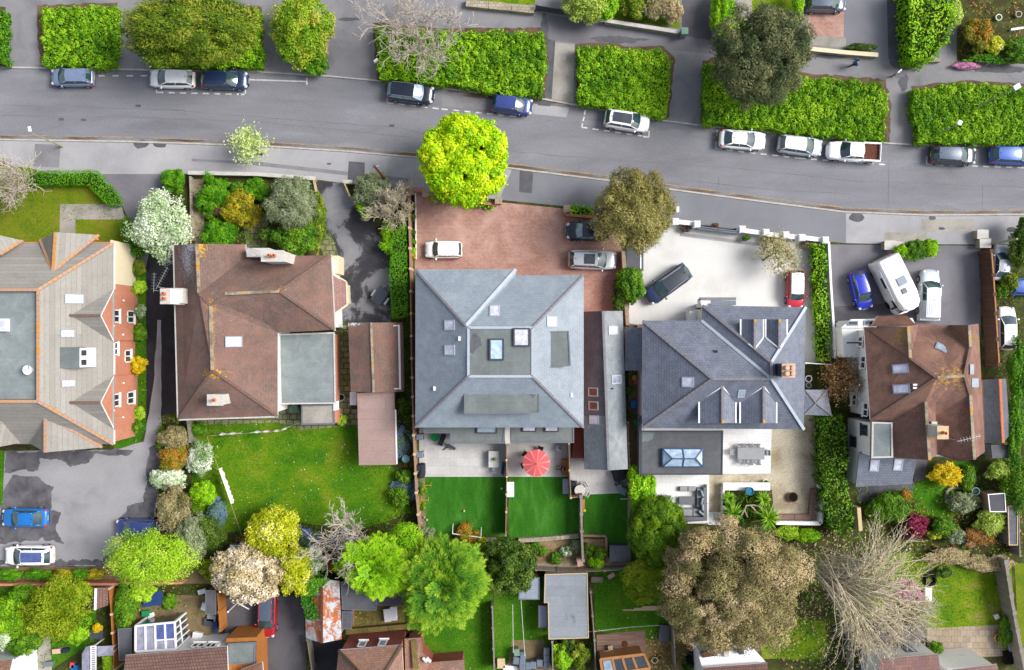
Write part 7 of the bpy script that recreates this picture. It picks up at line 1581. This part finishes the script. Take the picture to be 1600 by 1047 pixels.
T('lime_tree','round brilliant yellow green tree overhanging the pavement',727,250,72,7.5,'leaf_lime',base_px=(735,292),nclump=330,per=210,ls=.27,crad=.135,aspect=.7,zr=2.9,low=-.2,cvar=.55,inner=.8,nj=.26,lobes=16,amp=.24)
T('olive_tree','large olive brown evergreen tree beside the black pickup',990,332,62,7.5,'leaf_olive',ry=70,base_px=(968,352),nclump=190,per=240,ls=.2,crad=.19,aspect=.4,zr=2.8,style='spray')
T('evergreen_tree','big dark olive crowned tree over the bank by the upper drives',1190,92,76,9,'leaf_dark_olive',ry=80,base_px=(1160,120),nclump=260,per=200,ls=.22,crad=.16,zr=3.2,aspect=.45,lobes=18)
T('spreading_tree','broad yellow olive tree hanging over the bank at the top',300,44,108,8,'leaf_yellow_olive',ry=60,base_px=(320,90),nclump=200,per=230,ls=.27,crad=.19,zr=2.6,aspect=.4,style='spray')
T('rhododendron','rounded lime bush with pink tinges between the upper drives',472,48,46,4,'leaf_rhodo',ry=58,nclump=110,per=170,ls=.24,crad=.22)
T('shrub','dark green shrub tucked below the lime bush on the verge',493,100,18,1.8,'leaf_bank_dark',nclump=40,per=110,crad=.3)
bare_tree('bare_tree','bare pale grey branched tree over the long bright bank',655,48,80,7,'grey_twig',base_px=(652,92),nlimb=11,depth=4,twigs=2,ry=70)
bare_tree('bare_tree','bare grey tree at the western edge above the apartment lawn',8,290,56,6.5,'grey_twig',base_px=(40,288),nlimb=9,depth=4,twigs=2)
bare_tree('young_tree','sparse pale lime young tree standing in the pavement',378,214,42,5.5,'bark',base_px=(412,242),nlimb=8,depth=3,leaf='leaf_pale_lime',nleaf=1700,ls=.2,lspread=1.1)
T('blossom_tree','white blossomed tree between the black drive and the front garden',254,352,48,5,'leaf_blossom',ry=50,nclump=90,per=90,ls=.3,crad=.26,base_px=(278,362),core=0,zr=1.9)
T('round_shrub','dark clipped round shrub at the drive mouth near the blossom tree',270,281,19,1.8,'leaf_box',nclump=50,per=120,ls=.16,crad=.26)
for x,y,r,h,lf,lb in((338,301,27,1.9,'leaf_box','larger bright box mound in the front garden'),(326,316,18,1.5,'leaf_box','small box mound west of the gold shrub'),(401,297,19,1.7,'leaf_box','round box mound east of the large mound'),(345,366,27,1.6,'leaf_box','wide bright mound against the brown house wall'),(378,330,30,2.2,'leaf_gold','gold and green round shrub in the front garden'),(342,331,9,1.0,'leaf_heather','little brown heather clump beside the gold shrub'),(328,335,9,.9,'leaf_mid','little green clump beside the heather'),(372,296,12,1.2,'leaf_mid','dark leafy shrub between the box mounds')):
 T('round_shrub',lb,x,y,r,h,lf,'front garden shrubs','shrub',nclump=60,per=150,ls=.17,crad=.26,zr=h*.55)
T('willow','grey green willowy tree in the front garden of the brown house',457,318,40,4.5,'leaf_silver',ry=42,nclump=120,per=170,ls=.22,crad=.22,aspect=.3,style='spray')
T('shrub','bright leafy shrub below the grey willowy tree',464,372,33,2.6,'leaf_mid',ry=26,nclump=70,per=150,crad=.28);T('shrub','narrow yellow green shrub along the wet drive edge',497,345,12,1.8,'leaf_yellow_olive',ry=40,nclump=50,per=110,crad=.3)
T('shrub','shaded green bush south of the gold shrub',418,368,14,1.4,'leaf_dark',nclump=40,per=110,crad=.3)
T('shrub','grey green bush at the foot of the utility pole',582,296,28,2.6,'leaf_silver',nclump=80,per=150,crad=.25,ls=.18);bare_tree('bare_shrub','brown twiggy bare shrub beside the reddish timber fence',616,318,46,3.6,'tan_twig',nlimb=12,depth=4,twigs=2,base_px=(612,330))
for x,y,r,lb in((609,360,13,'upper lime bush beside the clipped hedge'),(609,383,14,'lower lime bush beside the clipped hedge'),(574,305,9,'little lime bush under the grey green bush'),(565,325,8,'tiny lime bush at the wet drive edge'),(573,335,8,'lime sprout above the upper lime bush')):T('shrub',lb,x,y,r,1.4,'leaf_bright','lime bushes along the wet drive',nclump=36,per=110,crad=.32,ls=.2)
hedge('hedge','clipped green hedge along the reddish timber fence',[(610,372),(634,340),(636,400),(637,495),(612,497),(608,430)],1.7,'leaf_clipped',cat='hedge',ls=.12,dens=130,bump=.12,clipped=True)
hedge('hedge','olive green hedge strip behind the bare brown shrub',[(612,300),(634,298),(634,372),(612,375)],1.6,'leaf_yellow_olive',ls=.17,dens=45)
hedge('hedge','neat angled hedge around the apartment lawn',[(45,267),(146,265),(184,308),(182,320),(168,321),(135,288),(42,289)],1.3,'leaf_clipped',ls=.12,dens=130,bump=.1,clipped=True)
hedge('hedge','neat curved hedge below the apartment path',[(183,344),(200,340),(222,395),(214,402),(198,396)],1.3,'leaf_clipped',ls=.12,dens=130,bump=.1,clipped=True)
for x,y,r,h,lf,lb in((217,418,10,1.0,'leaf_yellow_olive','yellow green shrub at the north end of the apartment border'),(218,450,11,1.1,'leaf_spring','pale yellow shrub beside the cream apartment wall'),(219,487,9,1.1,'leaf_whiteflower','white flowered shrub below the first brick gable'),(217,520,12,1.2,'leaf_mid','green shrub between the brick gables'),(217,570,13,1.4,'leaf_sunny','bright yellow shrub below the dormer of the apartments'),(219,645,9,1.0,'leaf_spring','pale flowering shrub at the second brick gable'),(212,665,10,.8,'leaf_mid','low green shrub at the south corner of the apartments')):
 T('shrub',lb,x,y,r,h,lf,'apartment border shrubs',nclump=40,per=110,crad=.32,ls=.17)
for x,y,rx,ry,h,lf,lb in((272,683,24,18,2.2,'leaf_tan','dry tan shrub beside the weathered timber fence'),(272,715,26,20,2.2,'leaf_orange','orange flowering shrub beside the dry tan shrub'),(312,716,19,28,2.2,'leaf_whiteflower','white variegated shrub at the lawn corner'),(262,748,26,16,2.0,'leaf_blossom','pale blossoming shrub below the orange shrub'),(273,790,28,36,2.4,'leaf_tan','tall straw coloured shrub by the car park'),(320,770,20,20,1.8,'leaf_bright','bright lime round shrub at the lawn edge'),(322,835,30,28,2.2,'leaf_dark','dark leafy shrub beside the small greenhouse'),(340,800,16,22,1.0,'leaf_bluebell','low bluish shrub below the lime round shrub'),(310,670,14,10,.9,'leaf_mid','low green shrub under the washing line'),(300,845,22,40,3.0,'leaf_silver','grey ivy covered stump beside the yellow green tree'),(335,890,20,16,2.0,'leaf_roundolive','olive rounded shrub below the small greenhouse'),(255,690,10,20,1.0,'leaf_mid','thin green strip shrub at the car park corner')):
 T('shrub',lb,x,y,rx,h,lf,'border shrubs of the lawn',ry=ry,nclump=70,per=130,crad=.28,ls=.2)
T('spring_tree','loose yellow green tree over the car park corner',238,872,70,7,'leaf_spring',ry=46,nclump=190,per=80,ls=.22,crad=.2,base_px=(300,850),core=0,aspect=.4,zr=2.3,style='spray',lobes=14)
T('yellow_tree','bright yellow flowering tree at the lawn end',428,830,44,4.5,'leaf_yellow',ry=40,nclump=100,per=150,ls=.24,crad=.24);T('yellow_tree','second yellow flowering tree beside the cream blossom',462,892,24,4.2,'leaf_yellow',ry=36,nclump=70,per=140,ls=.24,crad=.28)
T('blossom_tree','cream blossom covered tree above the red car',386,895,56,5.5,'leaf_cream',ry=44,nclump=150,per=150,ls=.24,crad=.2,aspect=.7);T('shrub','white flowering shrub between yellow tree and rusty barn',488,878,19,3,'leaf_whiteflower',ry=24,nclump=60,per=110,crad=.3)
T('shrub','green ivy mound over the drive edge near the rusty barn',490,915,16,2.4,'leaf_ivy',ry=26,nclump=50,per=130,crad=.3)
for x,y,lb in((480,845,'bluebell clump between the yellow tree and bare tree'),(540,850,'bluebell clump under the bare pale tree'),(636,760,'leafy clump below the little terracotta pot'),(625,690,'bluebell clump beside the pink roofed shed')):T('bluebells',lb,x,y,22,.8,'leaf_bluebell','bluebell clumps','plant',nclump=40,per=90,crad=.3,ls=.16,zr=.4)
bare_tree('bare_tree','bare pale spreading tree at the lawn end by the lime tree',552,832,66,5.5,'grey_twig',base_px=(545,852),nlimb=10,depth=4,twigs=2,ry=50)
T('lime_tree','feathery lime green tree over the blue grey shed',592,886,62,6.5,'leaf_bright',ry=50,nclump=420,per=75,ls=.34,style='frond',aspect=.25,core=.45,nj=.2,zr=2.4,base_px=(600,870));T('lime_tree','smaller feathery lime crown beside the timber fence end',632,842,28,5.0,'leaf_bright',ry=24,nclump=60,per=160,ls=.24,crad=.28,style='spray',aspect=.35);T('shrub','dark blue green shrub between the lime tree and the conifer',632,905,26,3.0,'leaf_silver',ry=34,nclump=70,per=130,crad=.28)
t=T('feathery_conifer','large feathery green conifer at the end of the western turf',695,912,66,8,'leaf_conifer',ry=74,nclump=560,per=90,ls=.42,style='frond',aspect=.17,zr=3.4,core=.5,nj=.16,base_px=(700,880))
T('round_tree','dark green dense round tree beside the plain light grey shed',795,884,42,5,'leaf_dark',ry=44,nclump=130,per=170,ls=.24,crad=.2);T('round_tree','large clipped deep green round tree by the corner sofa terrace',1026,830,46,5.5,'leaf_round_green',ry=54,nclump=130,per=430,ls=.15,crad=.2,aspect=.7,inner=.82,nj=.22,lobes=20,amp=.2);T('round_tree','olive green rounded tree below the clipped deep green one',1012,905,40,4,'leaf_roundolive',ry=34,nclump=110,per=330,ls=.16,crad=.22,inner=.7,nj=.26)
T('lime_shrub','vivid lime leafy shrub between annex and lantern roof',1001,762,22,3.2,'leaf_bright',ry=40,nclump=80,per=140,ls=.27,crad=.26,aspect=.7)
T('oak_tree','huge brown olive tree crown at the bottom middle',1140,912,116,10,'leaf_brownolive',ry=100,base_px=(1110,850),nclump=230,per=430,ls=.2,crad=.155,zr=4.4,aspect=.55,low=-.1,lobes=26,amp=.36,inner=.7,nj=.2,cvar=.82)
def willow(label,px,py,rpx,h,base,mat,leaf=None,n=150,spread=(0,360),depth_leaf=400):
 0
 b=W(*base,0);t=thing('bare_willow',label,'tree',b);m=MB();top=b+Vector((0,0,h*.45));m.tube([b,b.lerp(top,.5)+Vector((.1,.1,0)),top],[.22,.16,.1],8);tip=[]
 c=W(px,py,h*.6);R_=rpx/S*(H-h*.6)/H
 for i in range(n):
  a=R(random.uniform(*spread));L=R_*random.uniform(.45,1.05);e=c+Vector((math.cos(a)*L,math.sin(a)*L,0));s=top+(c-top)*random.uniform(.0,.5)+Vector((random.gauss(0,.5),random.gauss(0,.9),0));s.z=h*random.uniform(.4,.62);p=[]
  for k in range(7):
   u=k/6;q=s.lerp(e,u);q.z=s.z+(h-s.z)*math.sin(math.pi*min(1,u*1.25)*.62)-max(0,u-.75)*h*.5;q+=Vector((random.gauss(0,.16),random.gauss(0,.16),random.gauss(0,.1)))*u;p.append(q)
  m.tube(p,[.04*(1-.8*k/6)+.007 for k in range(7)],4);tip+=p[3:]
  for j in range(11):
   k=random.randint(1,6);a2=a+random.uniform(-.7,.7);l2=random.uniform(.5,1.5);q=p[k];m.tube([q,q+Vector((math.cos(a2)*l2*.5,math.sin(a2)*l2*.5,.1)),q+Vector((math.cos(a2)*l2,math.sin(a2)*l2,-.2))],[.018,.013,.009],3)
 m.build('branches',mat,t,uv=False)
 if leaf:
  P=np.array([v[:]for v in tip]);P=P[rng.integers(0,len(P),depth_leaf)]+rng.normal(scale=.25,size=(depth_leaf,3));V,F=leaf_quads(P,rng.normal(scale=.5,size=(depth_leaf,3))+np.array([0,0,1]),.2*rng.uniform(.6,1.4,depth_leaf),.5);np_mesh('foliage',V,F,rng.random(depth_leaf),leaf,t)
willow('huge bare pale willow spreading over the gardens at the bottom',1330,915,118,8,(1256,872),'tan_twig','leaf_straw',125,(-120,80),1500)
willow('second bare willow beyond the first leaning over the dark shed',1375,950,70,5.5,(1400,930),'grey_twig','leaf_straw',90,(0,360),900)
T('cherry','pink blossoming shrub on the sunny lawn edge',1415,925,20,5.6,'leaf_pink',nclump=36,per=60,ls=.26,crad=.3,core=0,zr=1.0)
hedge('hedge','bright lime hedge strip along the pale driveway',[(1272,379),(1290,379),(1294,440),(1297,500),(1300,562),(1280,566),(1277,500),(1273,440)],1.6,'leaf_bright',ls=.2,dens=48,bump=.3,bs=.7)
hedge('hedge','tall dark green hedge between the gravel and the eastern house',[(1284,652),(1318,648),(1325,690),(1324,750),(1336,800),(1330,845),(1300,830),(1287,760)],2.6,'leaf_mid',ls=.24,dens=40,bump=.6,bs=1.0)
bare_tree('bare_shrub','rusty brown twiggy shrub between the white house and eastern house',1316,590,52,4.5,'brown_twig',base_px=(1300,585),nlimb=13,depth=4,twigs=2,leaf='leaf_rusty',nleaf=1500,ls=.16,lspread=.9)
bare_tree('young_tree','sparse tan young tree on the pale driveway by the front wall',1222,388,46,4.2,'bark',base_px=(1192,407),nlimb=8,depth=4,leaf='leaf_birch',nleaf=2200,ls=.16,lspread=1.0)
T('ivy_mound','green leafy mound beside the dark wheelie bins',985,446,20,2.4,'leaf_mid',ry=28,nclump=70,per=150,ls=.22,crad=.26);T('shrub','yellow green fern tuft above the ivy mound',974,428,10,1.8,'leaf_bright',nclump=26,per=80,crad=.35);T('shrub','dark shrub below the wheelie bins at the annex corner',966,472,9,1.6,'leaf_dark',ry=14,nclump=36,per=100,crad=.32)
hedge('hedge','small bright hedge above the black pickup',[(893,318),(930,322),(926,337),(891,334)],1.1,'leaf_bright',ls=.2,dens=45,bump=.3,bs=.6);hedge('hedge','small yellow green hedge under the lime green tree',[(668,300),(690,305),(772,322),(768,327),(690,315),(668,310)],.9,'leaf_bright',ls=.2,dens=45,bump=.3,bs=.6)
for i,(y,lf)in enumerate(((322,'leaf_orange'),(340,'leaf_dark'),(364,'leaf_dark'),(377,'leaf_mid'),(392,'leaf_bright'),(401,'leaf_gold'))):T('shrub',('rusty low plant at the top of the thin planter','dark low plant below the rusty one in the thin planter','dark plant midway down the thin planter','green plant opposite the compact white hatchback','lime plant in the thin planter beside the hatchback nose','golden plant at the lower end of the thin planter')[i],644,y,5.5,.8,lf,'planter plants along the block paving',nclump=20,per=60,crad=.4,ls=.15)
for x,y,r,lf,lb in((1072,358,8,'leaf_heather','purple brown shrub inside the front wall by the gate'),(1117,352,5,'leaf_heather','purple clump outside the sliding gate'),(1166,372,6,'leaf_mid','little green plant in the border by the gate end'),(1200,374,9,'leaf_tan','dry border plant under the sparse tan tree'),(1262,383,9,'leaf_tan','dry shrub at the top of the lime hedge strip')):T('shrub',lb,x,y,r,.8,lf,'front wall border plants',nclump=24,per=70,crad=.38,ls=.15,ry=r*.6)
for x,y,r,lf,lb in((1408,391,9,'leaf_bright','small lime ball of the hedge by the motorhome'),(1428,390,17,'leaf_mid','green red tinged middle of the hedge by the motorhome'),(1452,387,14,'leaf_bright','bright lime ball at the end of the hedge by the motorhome')):T('round_shrub',lb,x,y,r,1.7,lf,'rounded hedge balls by the motorhome','shrub',nclump=60,per=130,crad=.26,ls=.17)
for i,(x,y,r,h)in enumerate(((1147,805,20,2.2),(1203,812,24,2.4),(1195,782,14,1.6),(1140,780,12,1.5))):
 q=W(x,y,h);t=thing('palm',('spiky palm at the western corner of the white planter','big spiky palm at the eastern side of the white planter','yellowish small palm above the big spiky palm','small palm behind the black and white ornament')[i],'palm',(q.x,q.y,0),0,'planter palms');m=MB();m.tube([(q.x,q.y,0),(q.x,q.y,h*.7)],[.14,.1],8);m.build('trunk','bark',t);n=90;P=[];F=[];v=[]
 a=rng.uniform(0,6.28,n);el=rng.uniform(-.2,1.2,n);L=r/S*rng.uniform(.75,1.1,n);base=np.array([q.x,q.y,h*.7]);d=np.column_stack([np.cos(a)*np.cos(el),np.sin(a)*np.cos(el),np.sin(el)]);sd=np.column_stack([-np.sin(a),np.cos(a),np.zeros(n)])*.05
 p0,p1,p2=base+d*.05,base+d*L[:,None]*.55,base+d*L[:,None]-np.column_stack([np.zeros(n),np.zeros(n),L*.25])
 V=np.stack([p0-sd*.4,p0+sd*.4,p1+sd,p1-sd,p2+sd*.1,p2-sd*.1],1).reshape(-1,3);k=np.arange(n)[:,None]*6;F=np.concatenate([k+np.array([[0,1,2,3]]),k+np.array([[3,2,4,5]])]);np_mesh('crown',V,F,np.tile(rng.random(n),2),'leaf_palm',t)
hedge('hedge','low green planting filling the white planter',[(1136,772),(1203,772),(1206,815),(1136,818)],.9,'leaf_mid',cat='planting',ls=.22,dens=36,bump=.4,bs=.7)
t=thing('driftwood','bleached twisted driftwood branch lying in the white planter','driftwood',W(1175,797,0));m=MB()
for pts in([(1160,800),(1166,790),(1178,789),(1190,793),(1200,801)],[(1166,790),(1163,797),(1168,808)],[(1172,789),(1182,800),(1190,806)],[(1163,796),(1158,806)]):m.tube([W(x,y,1.25+.1*math.sin(x))for x,y in pts],[.09,.08,.07,.06,.04][:len(pts)],6)
m.tube([W(1178,797,0),W(1178,790,1.2)],.06,6);m.build('branch','pale_bark',t)
for x,y,r,h,lf,lb in((885,862,8,.8,'leaf_whiteflower','white flowering clump in the bark bed near the lattice fence'),(900,853,9,.8,'leaf_silver','blue green clump touching the lattice fence'),(918,858,10,.9,'leaf_dark','dark clump just east of the lattice fence'),(937,866,11,1.0,'leaf_mid','green clump by the sleeper edge'),(932,880,12,1.1,'leaf_bright','lime clump spilling over the back fence'),(868,872,9,.8,'leaf_mid','green clump spilling over the stone wall by the back fence'),(847,862,7,.5,'leaf_mid','small green clump in the bark bed by the dark round tree'),(838,853,7,.5,'leaf_mid','tiny green patch at the stone wall start'),(728,836,18,1.3,'leaf_orange','reddish tipped shrub beside the football goal'),(752,846,8,.8,'leaf_yellow','yellow flowering clump under the football goal'),(664,836,14,1.6,'leaf_silver','blue grey shrub at the corner of the western turf'),(660,765,7,.9,'leaf_yellow_olive','grassy plant behind the yellow hurdle'),(659,790,7,.9,'leaf_yellow_olive','grassy plant behind the second yellow hurdle'),(630,635,12,1.1,'leaf_dark','dark shrub beside the pink roofed shed top'),(632,745,12,1.2,'leaf_mid','green shrub at the foot of the timber fence below the teal tub'),(625,775,16,1.4,'leaf_mid','leafy shrub at the lawn corner by the timber fence'),(535,655,9,.8,'leaf_spring','yellow green plant on the crazy paving'),(983,610,5,.7,'leaf_mid','weedy clump along the annex in the passage'),(984,650,5,.7,'leaf_dark','dark weedy clump farther along the annex')):
 T('shrub',lb,x,y,r,h,lf,'small garden plants','plant',nclump=36,per=80,crad=.34,ls=.17,zr=h*.6)
T('shrub','lime shrub beside the bins at the bottom edge',878,1027,15,1.6,'leaf_bright',ry=18,nclump=50,per=120,crad=.3);T('shrub','olive shrub between the lime shrub and the black tub',905,1024,16,1.5,'leaf_yellow_olive',ry=18,nclump=50,per=110,crad=.3);T('shrub','dark shrub below the large felt shed',886,1010,13,1.3,'leaf_dark',nclump=40,per=110,crad=.3)
for x,y,rx,ry,h,lf,lb in((1478,741,22,17,1.8,'leaf_sunny','bright yellow shrub below the lichen covered house'),(1566,733,23,17,2.2,'leaf_chart','pale green round shrub by the blue grey shed'),(1549,816,24,20,2.0,'leaf_chart','rounded grassy clump beside the narrow dark shed'),(1428,822,18,16,1.9,'leaf_purple','deep purple red rounded shrub'),(1395,790,26,24,1.8,'leaf_mid','mixed green shrub west of the purple one'),(1412,775,12,10,1.5,'leaf_orange','red tinged flowers above the mixed green shrub'),(1370,800,14,18,1.6,'leaf_mid','leafy shrub beside the pale garden gate'),(1505,785,22,16,1.6,'leaf_silver','blue green shrub inside the curved edging'),(1475,825,20,14,1.4,'leaf_mid','green shrub east of the purple one'),(1462,836,10,7,1.0,'leaf_yellow','yellow striped clump below the green shrub'),(1490,836,13,12,1.5,'leaf_silver','blue green rounded shrub by the water butt'),(1530,838,24,16,1.4,'leaf_rusty','brown dry shrub south of the grassy clump'),(1590,760,28,40,3.0,'leaf_mid','large green shrub mass at the eastern edge'),(1585,670,14,60,3.0,'leaf_bank_dark','long green shrub along the outbuilding wall'),(1590,580,14,50,2.5,'leaf_bank_dark','dark green shrub below the pale car at the edge'),(1600,380,22,40,3.0,'leaf_dark','dark evergreen at the eastern photo edge by the silver saloon'),(1580,440,14,14,1.6,'leaf_yellow_olive','olive shrub between the cars at the eastern edge'),(1567,452,9,14,1.2,'leaf_mid','green weeds beside the dark brown board fence'),(1512,745,12,20,1.2,'leaf_mid','dim green shrub between the yellow shrub and the pale round one'),(1230,832,20,10,1.2,'leaf_spring','yellow green shrub below the white corner wall'),(1262,836,18,10,1.1,'leaf_bright','lime shrub below the corner of the white wall'),(1475,893,12,8,1.0,'leaf_dark','dark low shrub on the sunny lawn'),(1540,880,40,12,1.2,'leaf_straw','long straw coloured hedge at the top of the sunny lawn'),(1480,868,34,12,1.1,'leaf_straw','straw coloured grass hedge beside the dark planter'),(1570,985,10,24,1.2,'leaf_mid','green strip shrub inside the weathered eastern fence'),(1462,1012,10,10,1.0,'leaf_mid','green shrub by the white rear wall')):
 T('shrub',lb,x,y,rx,h,lf,'eastern garden shrubs',ry=ry,nclump=70,per=130,crad=.28,ls=.2)
for x,y,rx,ry,h,lf,lb in((88,950,48,44,5,'leaf_roundolive','olive green tree in the garden below the apartment car park'),(125,928,18,18,3.5,'leaf_roundolive','smaller olive crown beside the brown shed'),(20,960,34,36,4,'leaf_bank','bright green tree at the bottom western edge'),(38,1000,26,22,3,'leaf_mid','mixed green shrub above the dotted cloth'),(5,985,16,28,3.2,'leaf_blossom','pale flowering shrub at the bottom western edge'),(40,930,24,16,2.5,'leaf_mid','green shrub below the red brick wall'),(120,985,20,22,2,'leaf_bank','lime shrub beside the dark garden pond table'),(198,950,18,34,2.2,'leaf_mid','green climbing shrub beside the orange fence'),(222,925,20,12,2,'leaf_spring','yellow green shrub over the blue tarpaulin'),(152,981,7,7,.7,'leaf_sunny','small bright yellow flower clump'),(170,1032,9,14,1.6,'leaf_spring','pale green shrub by the arbour'),(265,940,10,12,.6,'leaf_mid','weeds on the yard beside the blue tarpaulin'),(1075,1040,8,6,.6,'leaf_dark','weeds by the dark bins at the bottom')):
 T('shrub',lb,x,y,rx,h,lf,'western bottom garden plants',ry=ry,nclump=80,per=130,crad=.27,ls=.22)
for x,w_,lf,lb in((14,22,'leaf_box','green box hedge block at the western edge below the car park'),(60,22,'leaf_box','long green box hedge block below the white glass roofed car'),(99,15,'leaf_gold','first golden hedge ball below the car park'),(127,12,'leaf_box','short green hedge block between the golden balls'),(149,15,'leaf_gold','second golden hedge ball below the car park')):
 T('round_shrub',lb,x,898,w_,1.2,lf,'hedge balls below the car park','shrub',ry=8,nclump=60,per=110,crad=.3,ls=.16,zr=.5)
for x,y,rx,ry,h,lf,lb in((918,6,40,28,3.2,'leaf_chart','pale yellow green shrub at the top by the dark gate'),(948,4,16,26,2.8,'leaf_bright','lime shrub edge beside the pale yellow green one'),(992,10,20,18,2.2,'leaf_yellow_olive','rounded olive lime shrub on the top lawn'),(1020,14,16,16,2,'leaf_tan','dry shrub on the top lawn'),(1048,12,16,20,2,'leaf_straw','straw coloured shrub at the end of the top wall'),(1128,20,18,38,2.4,'leaf_bright','bright lime hedge shrub between the upper drives'),(1152,45,12,14,2,'leaf_bright','lime ball beside the dark olive tree'),(1247,8,9,26,1.8,'leaf_bright','narrow lime hedge beside the brick parking space'),(1345,74,24,5,.8,'leaf_dark','low dark planting on the cream front wall'),(1528,55,20,24,2,'leaf_orange','orange pink flowering shrub in the top corner border'),(1552,70,14,14,1.6,'leaf_yellow','yellow flowering shrub in the top corner border'),(1510,103,18,5,.6,'leaf_pink','low pink flowers along the footpath edge'),(1590,78,20,18,2,'leaf_mid','green shrub at the top eastern edge'),(1550,92,40,8,1,'leaf_bank_dark','dark green strip along the footpath border'),(1490,20,12,22,2.2,'leaf_chart','pale yellow shrub beside the tall lime hedge')):
 T('shrub',lb,x,y,rx,h,lf,'shrubs at the top edge',ry=ry,nclump=70,per=120,crad=.3,ls=.22)
hedge('hedge','tall vivid lime hedge beside the dark upper drive',[(1424,-30),(1490,-30),(1498,20),(1490,60),(1462,92),(1430,90),(1424,40)],3.2,'leaf_bright',ls=.25,dens=44,bump=.9,bs=1.3)
def cover(name,label,pts,leaf,h=.35,dens=16,ls=.24,z=.02):
 poly=W2(pts,h);a=np.array(poly);lo,hi=a.min(0),a.max(0);n=int((hi-lo).prod()*dens);X=rng.uniform(lo,hi,(n,2));X=X[in_poly(X[:,0],X[:,1],poly)]
 f=np.sin(X[:,0]*1.3+2*np.sin(X[:,1]*.7))*np.cos(X[:,1]*1.1+X[:,0]*.3);X=X[f>rng.uniform(-1.1,.5,len(X))];n=len(X)
 P=np.column_stack([X,z+h*rng.random(n)**2]);V,F=leaf_quads(P,rng.normal(scale=.45,size=(n,3))+np.array([0,0,1]),ls*rng.uniform(.5,1.4,n),.5);o=np_mesh(name,V,F,np.clip(.5*rng.random(n)+.25*(1+np.sin(X[:,0]*.9)*np.cos(X[:,1]*.8)),0,1),leaf);tag(o,None,None,None,'stuff')
for pts in([(302,660),(560,660),(610,700),(615,735),(640,770),(560,830),(430,812),(330,840)],[(1380,865),(1580,880),(1588,975),(1330,985)],[(632,900),(770,900),(772,1047),(650,1047)],[(772,900),(860,900),(860,1015),(772,1047)],[(928,890),(1040,890),(1048,1000),(930,985)],[(0,255),(45,262),(150,295),(200,345),(90,345),(90,400),(0,400)]):cover('lawn_grass',None,pts,'leaf_grass',.07,34,.13)
for pts,lf,h_ in(([(1235,820),(1340,830),(1440,860),(1440,900),(1400,970),(1330,1047),(1240,1047),(1200,1020),(1240,900)],'leaf_straw',.4),([(1250,900),(1400,870),(1450,960),(1330,1040),(1260,1000)],'leaf_mid',.3),([(1340,760),(1540,740),(1600,760),(1600,870),(1460,862),(1340,850)],'leaf_mid',.4),([(1360,780),(1600,790),(1600,865),(1380,850)],'leaf_rusty',.35),([(1490,0),(1600,0),(1600,100),(1500,95)],'leaf_rusty',.25),([(1555,390),(1600,390),(1600,720),(1575,720),(1560,580)],'leaf_dark',.5),([(300,285),(495,285),(525,380),(300,382)],'leaf_mid',.25),([(245,650),(350,655),(345,780),(340,905),(240,905),(246,760)],'leaf_mid',.4),([(340,830),(650,800),(650,905),(480,925),(340,905)],'leaf_mid',.45),([(620,520),(640,505),(652,740),(640,830),(610,830),(618,740)],'leaf_mid',.35),([(0,915),(165,915),(165,1047),(0,1047)],'leaf_mid',.4),([(180,915),(340,915),(340,960),(180,1000)],'leaf_yellow_olive',.3),([(840,850),(945,846),(948,882),(840,884)],'leaf_mid',.2),([(865,1000),(930,1000),(930,1047),(865,1047)],'leaf_yellow_olive',.3),([(1010,985),(1090,1000),(1090,1047),(1010,1047)],'leaf_straw',.25),([(535,950),(630,950),(635,1000),(540,1000)],'leaf_yellow_olive',.06),([(612,290),(640,290),(640,500),(612,500)],'leaf_yellow_olive',.3),([(982,580),(1000,580),(1000,740),(984,740)],'leaf_mid',.2),([(520,505),(548,505),(550,660),(440,668),(440,645),(526,640)],'leaf_mid',.06),([(1195,965),(1300,960),(1290,1040),(1195,1030)],'leaf_mid',.12),([(178,380),(228,400),(228,690),(205,690)],'leaf_mid',.25)):
 cover('ground_cover',None,pts,lf,h_)
cam=bpy.data.cameras.new('camera');co=bpy.data.objects.new('camera',cam);COL.objects.link(co)
co.location=(0,0,H);co.rotation_euler=(0,0,0);cam.sensor_width=36;cam.lens=36*H/100.0;cam.clip_end=2000;cam.clip_start=.5
SC.camera=co
AZ,EL=R(12),R(43)
sun=bpy.data.lights.new('sun','SUN');so=bpy.data.objects.new('sun',sun);COL.objects.link(so)
d=Vector((math.cos(AZ)*math.cos(EL),math.sin(AZ)*math.cos(EL),math.sin(EL)))
so.rotation_euler=d.to_track_quat('Z','Y').to_euler();sun.energy=2.3;sun.angle=R(26);sun.color=(1,.97,.93)
w=bpy.data.worlds.new('World');SC.world=w;w.use_nodes=True
nt=w.node_tree;bg=nt.nodes['Background'];sky=nt.nodes.new('ShaderNodeTexSky');sky.sky_type='NISHITA';sky.sun_disc=False
sky.sun_elevation=EL;sky.sun_rotation=math.pi/2-AZ;sky.dust_density=3;sky.air_density=1
hs=nt.nodes.new('ShaderNodeHueSaturation');hs.inputs['Saturation'].default_value=.55
nt.links.new(sky.outputs[0],hs.inputs['Color']);nt.links.new(hs.outputs[0],bg.inputs[0]);bg.inputs[1].default_value=.1
vs=SC.view_settings;vs.view_transform='Standard';vs.look='None';vs.exposure=0.86;vs.gamma=1
SC.cycles.max_bounces=6;SC.cycles.diffuse_bounces=2;SC.cycles.transmission_bounces=2;SC.cycles.use_denoising=True
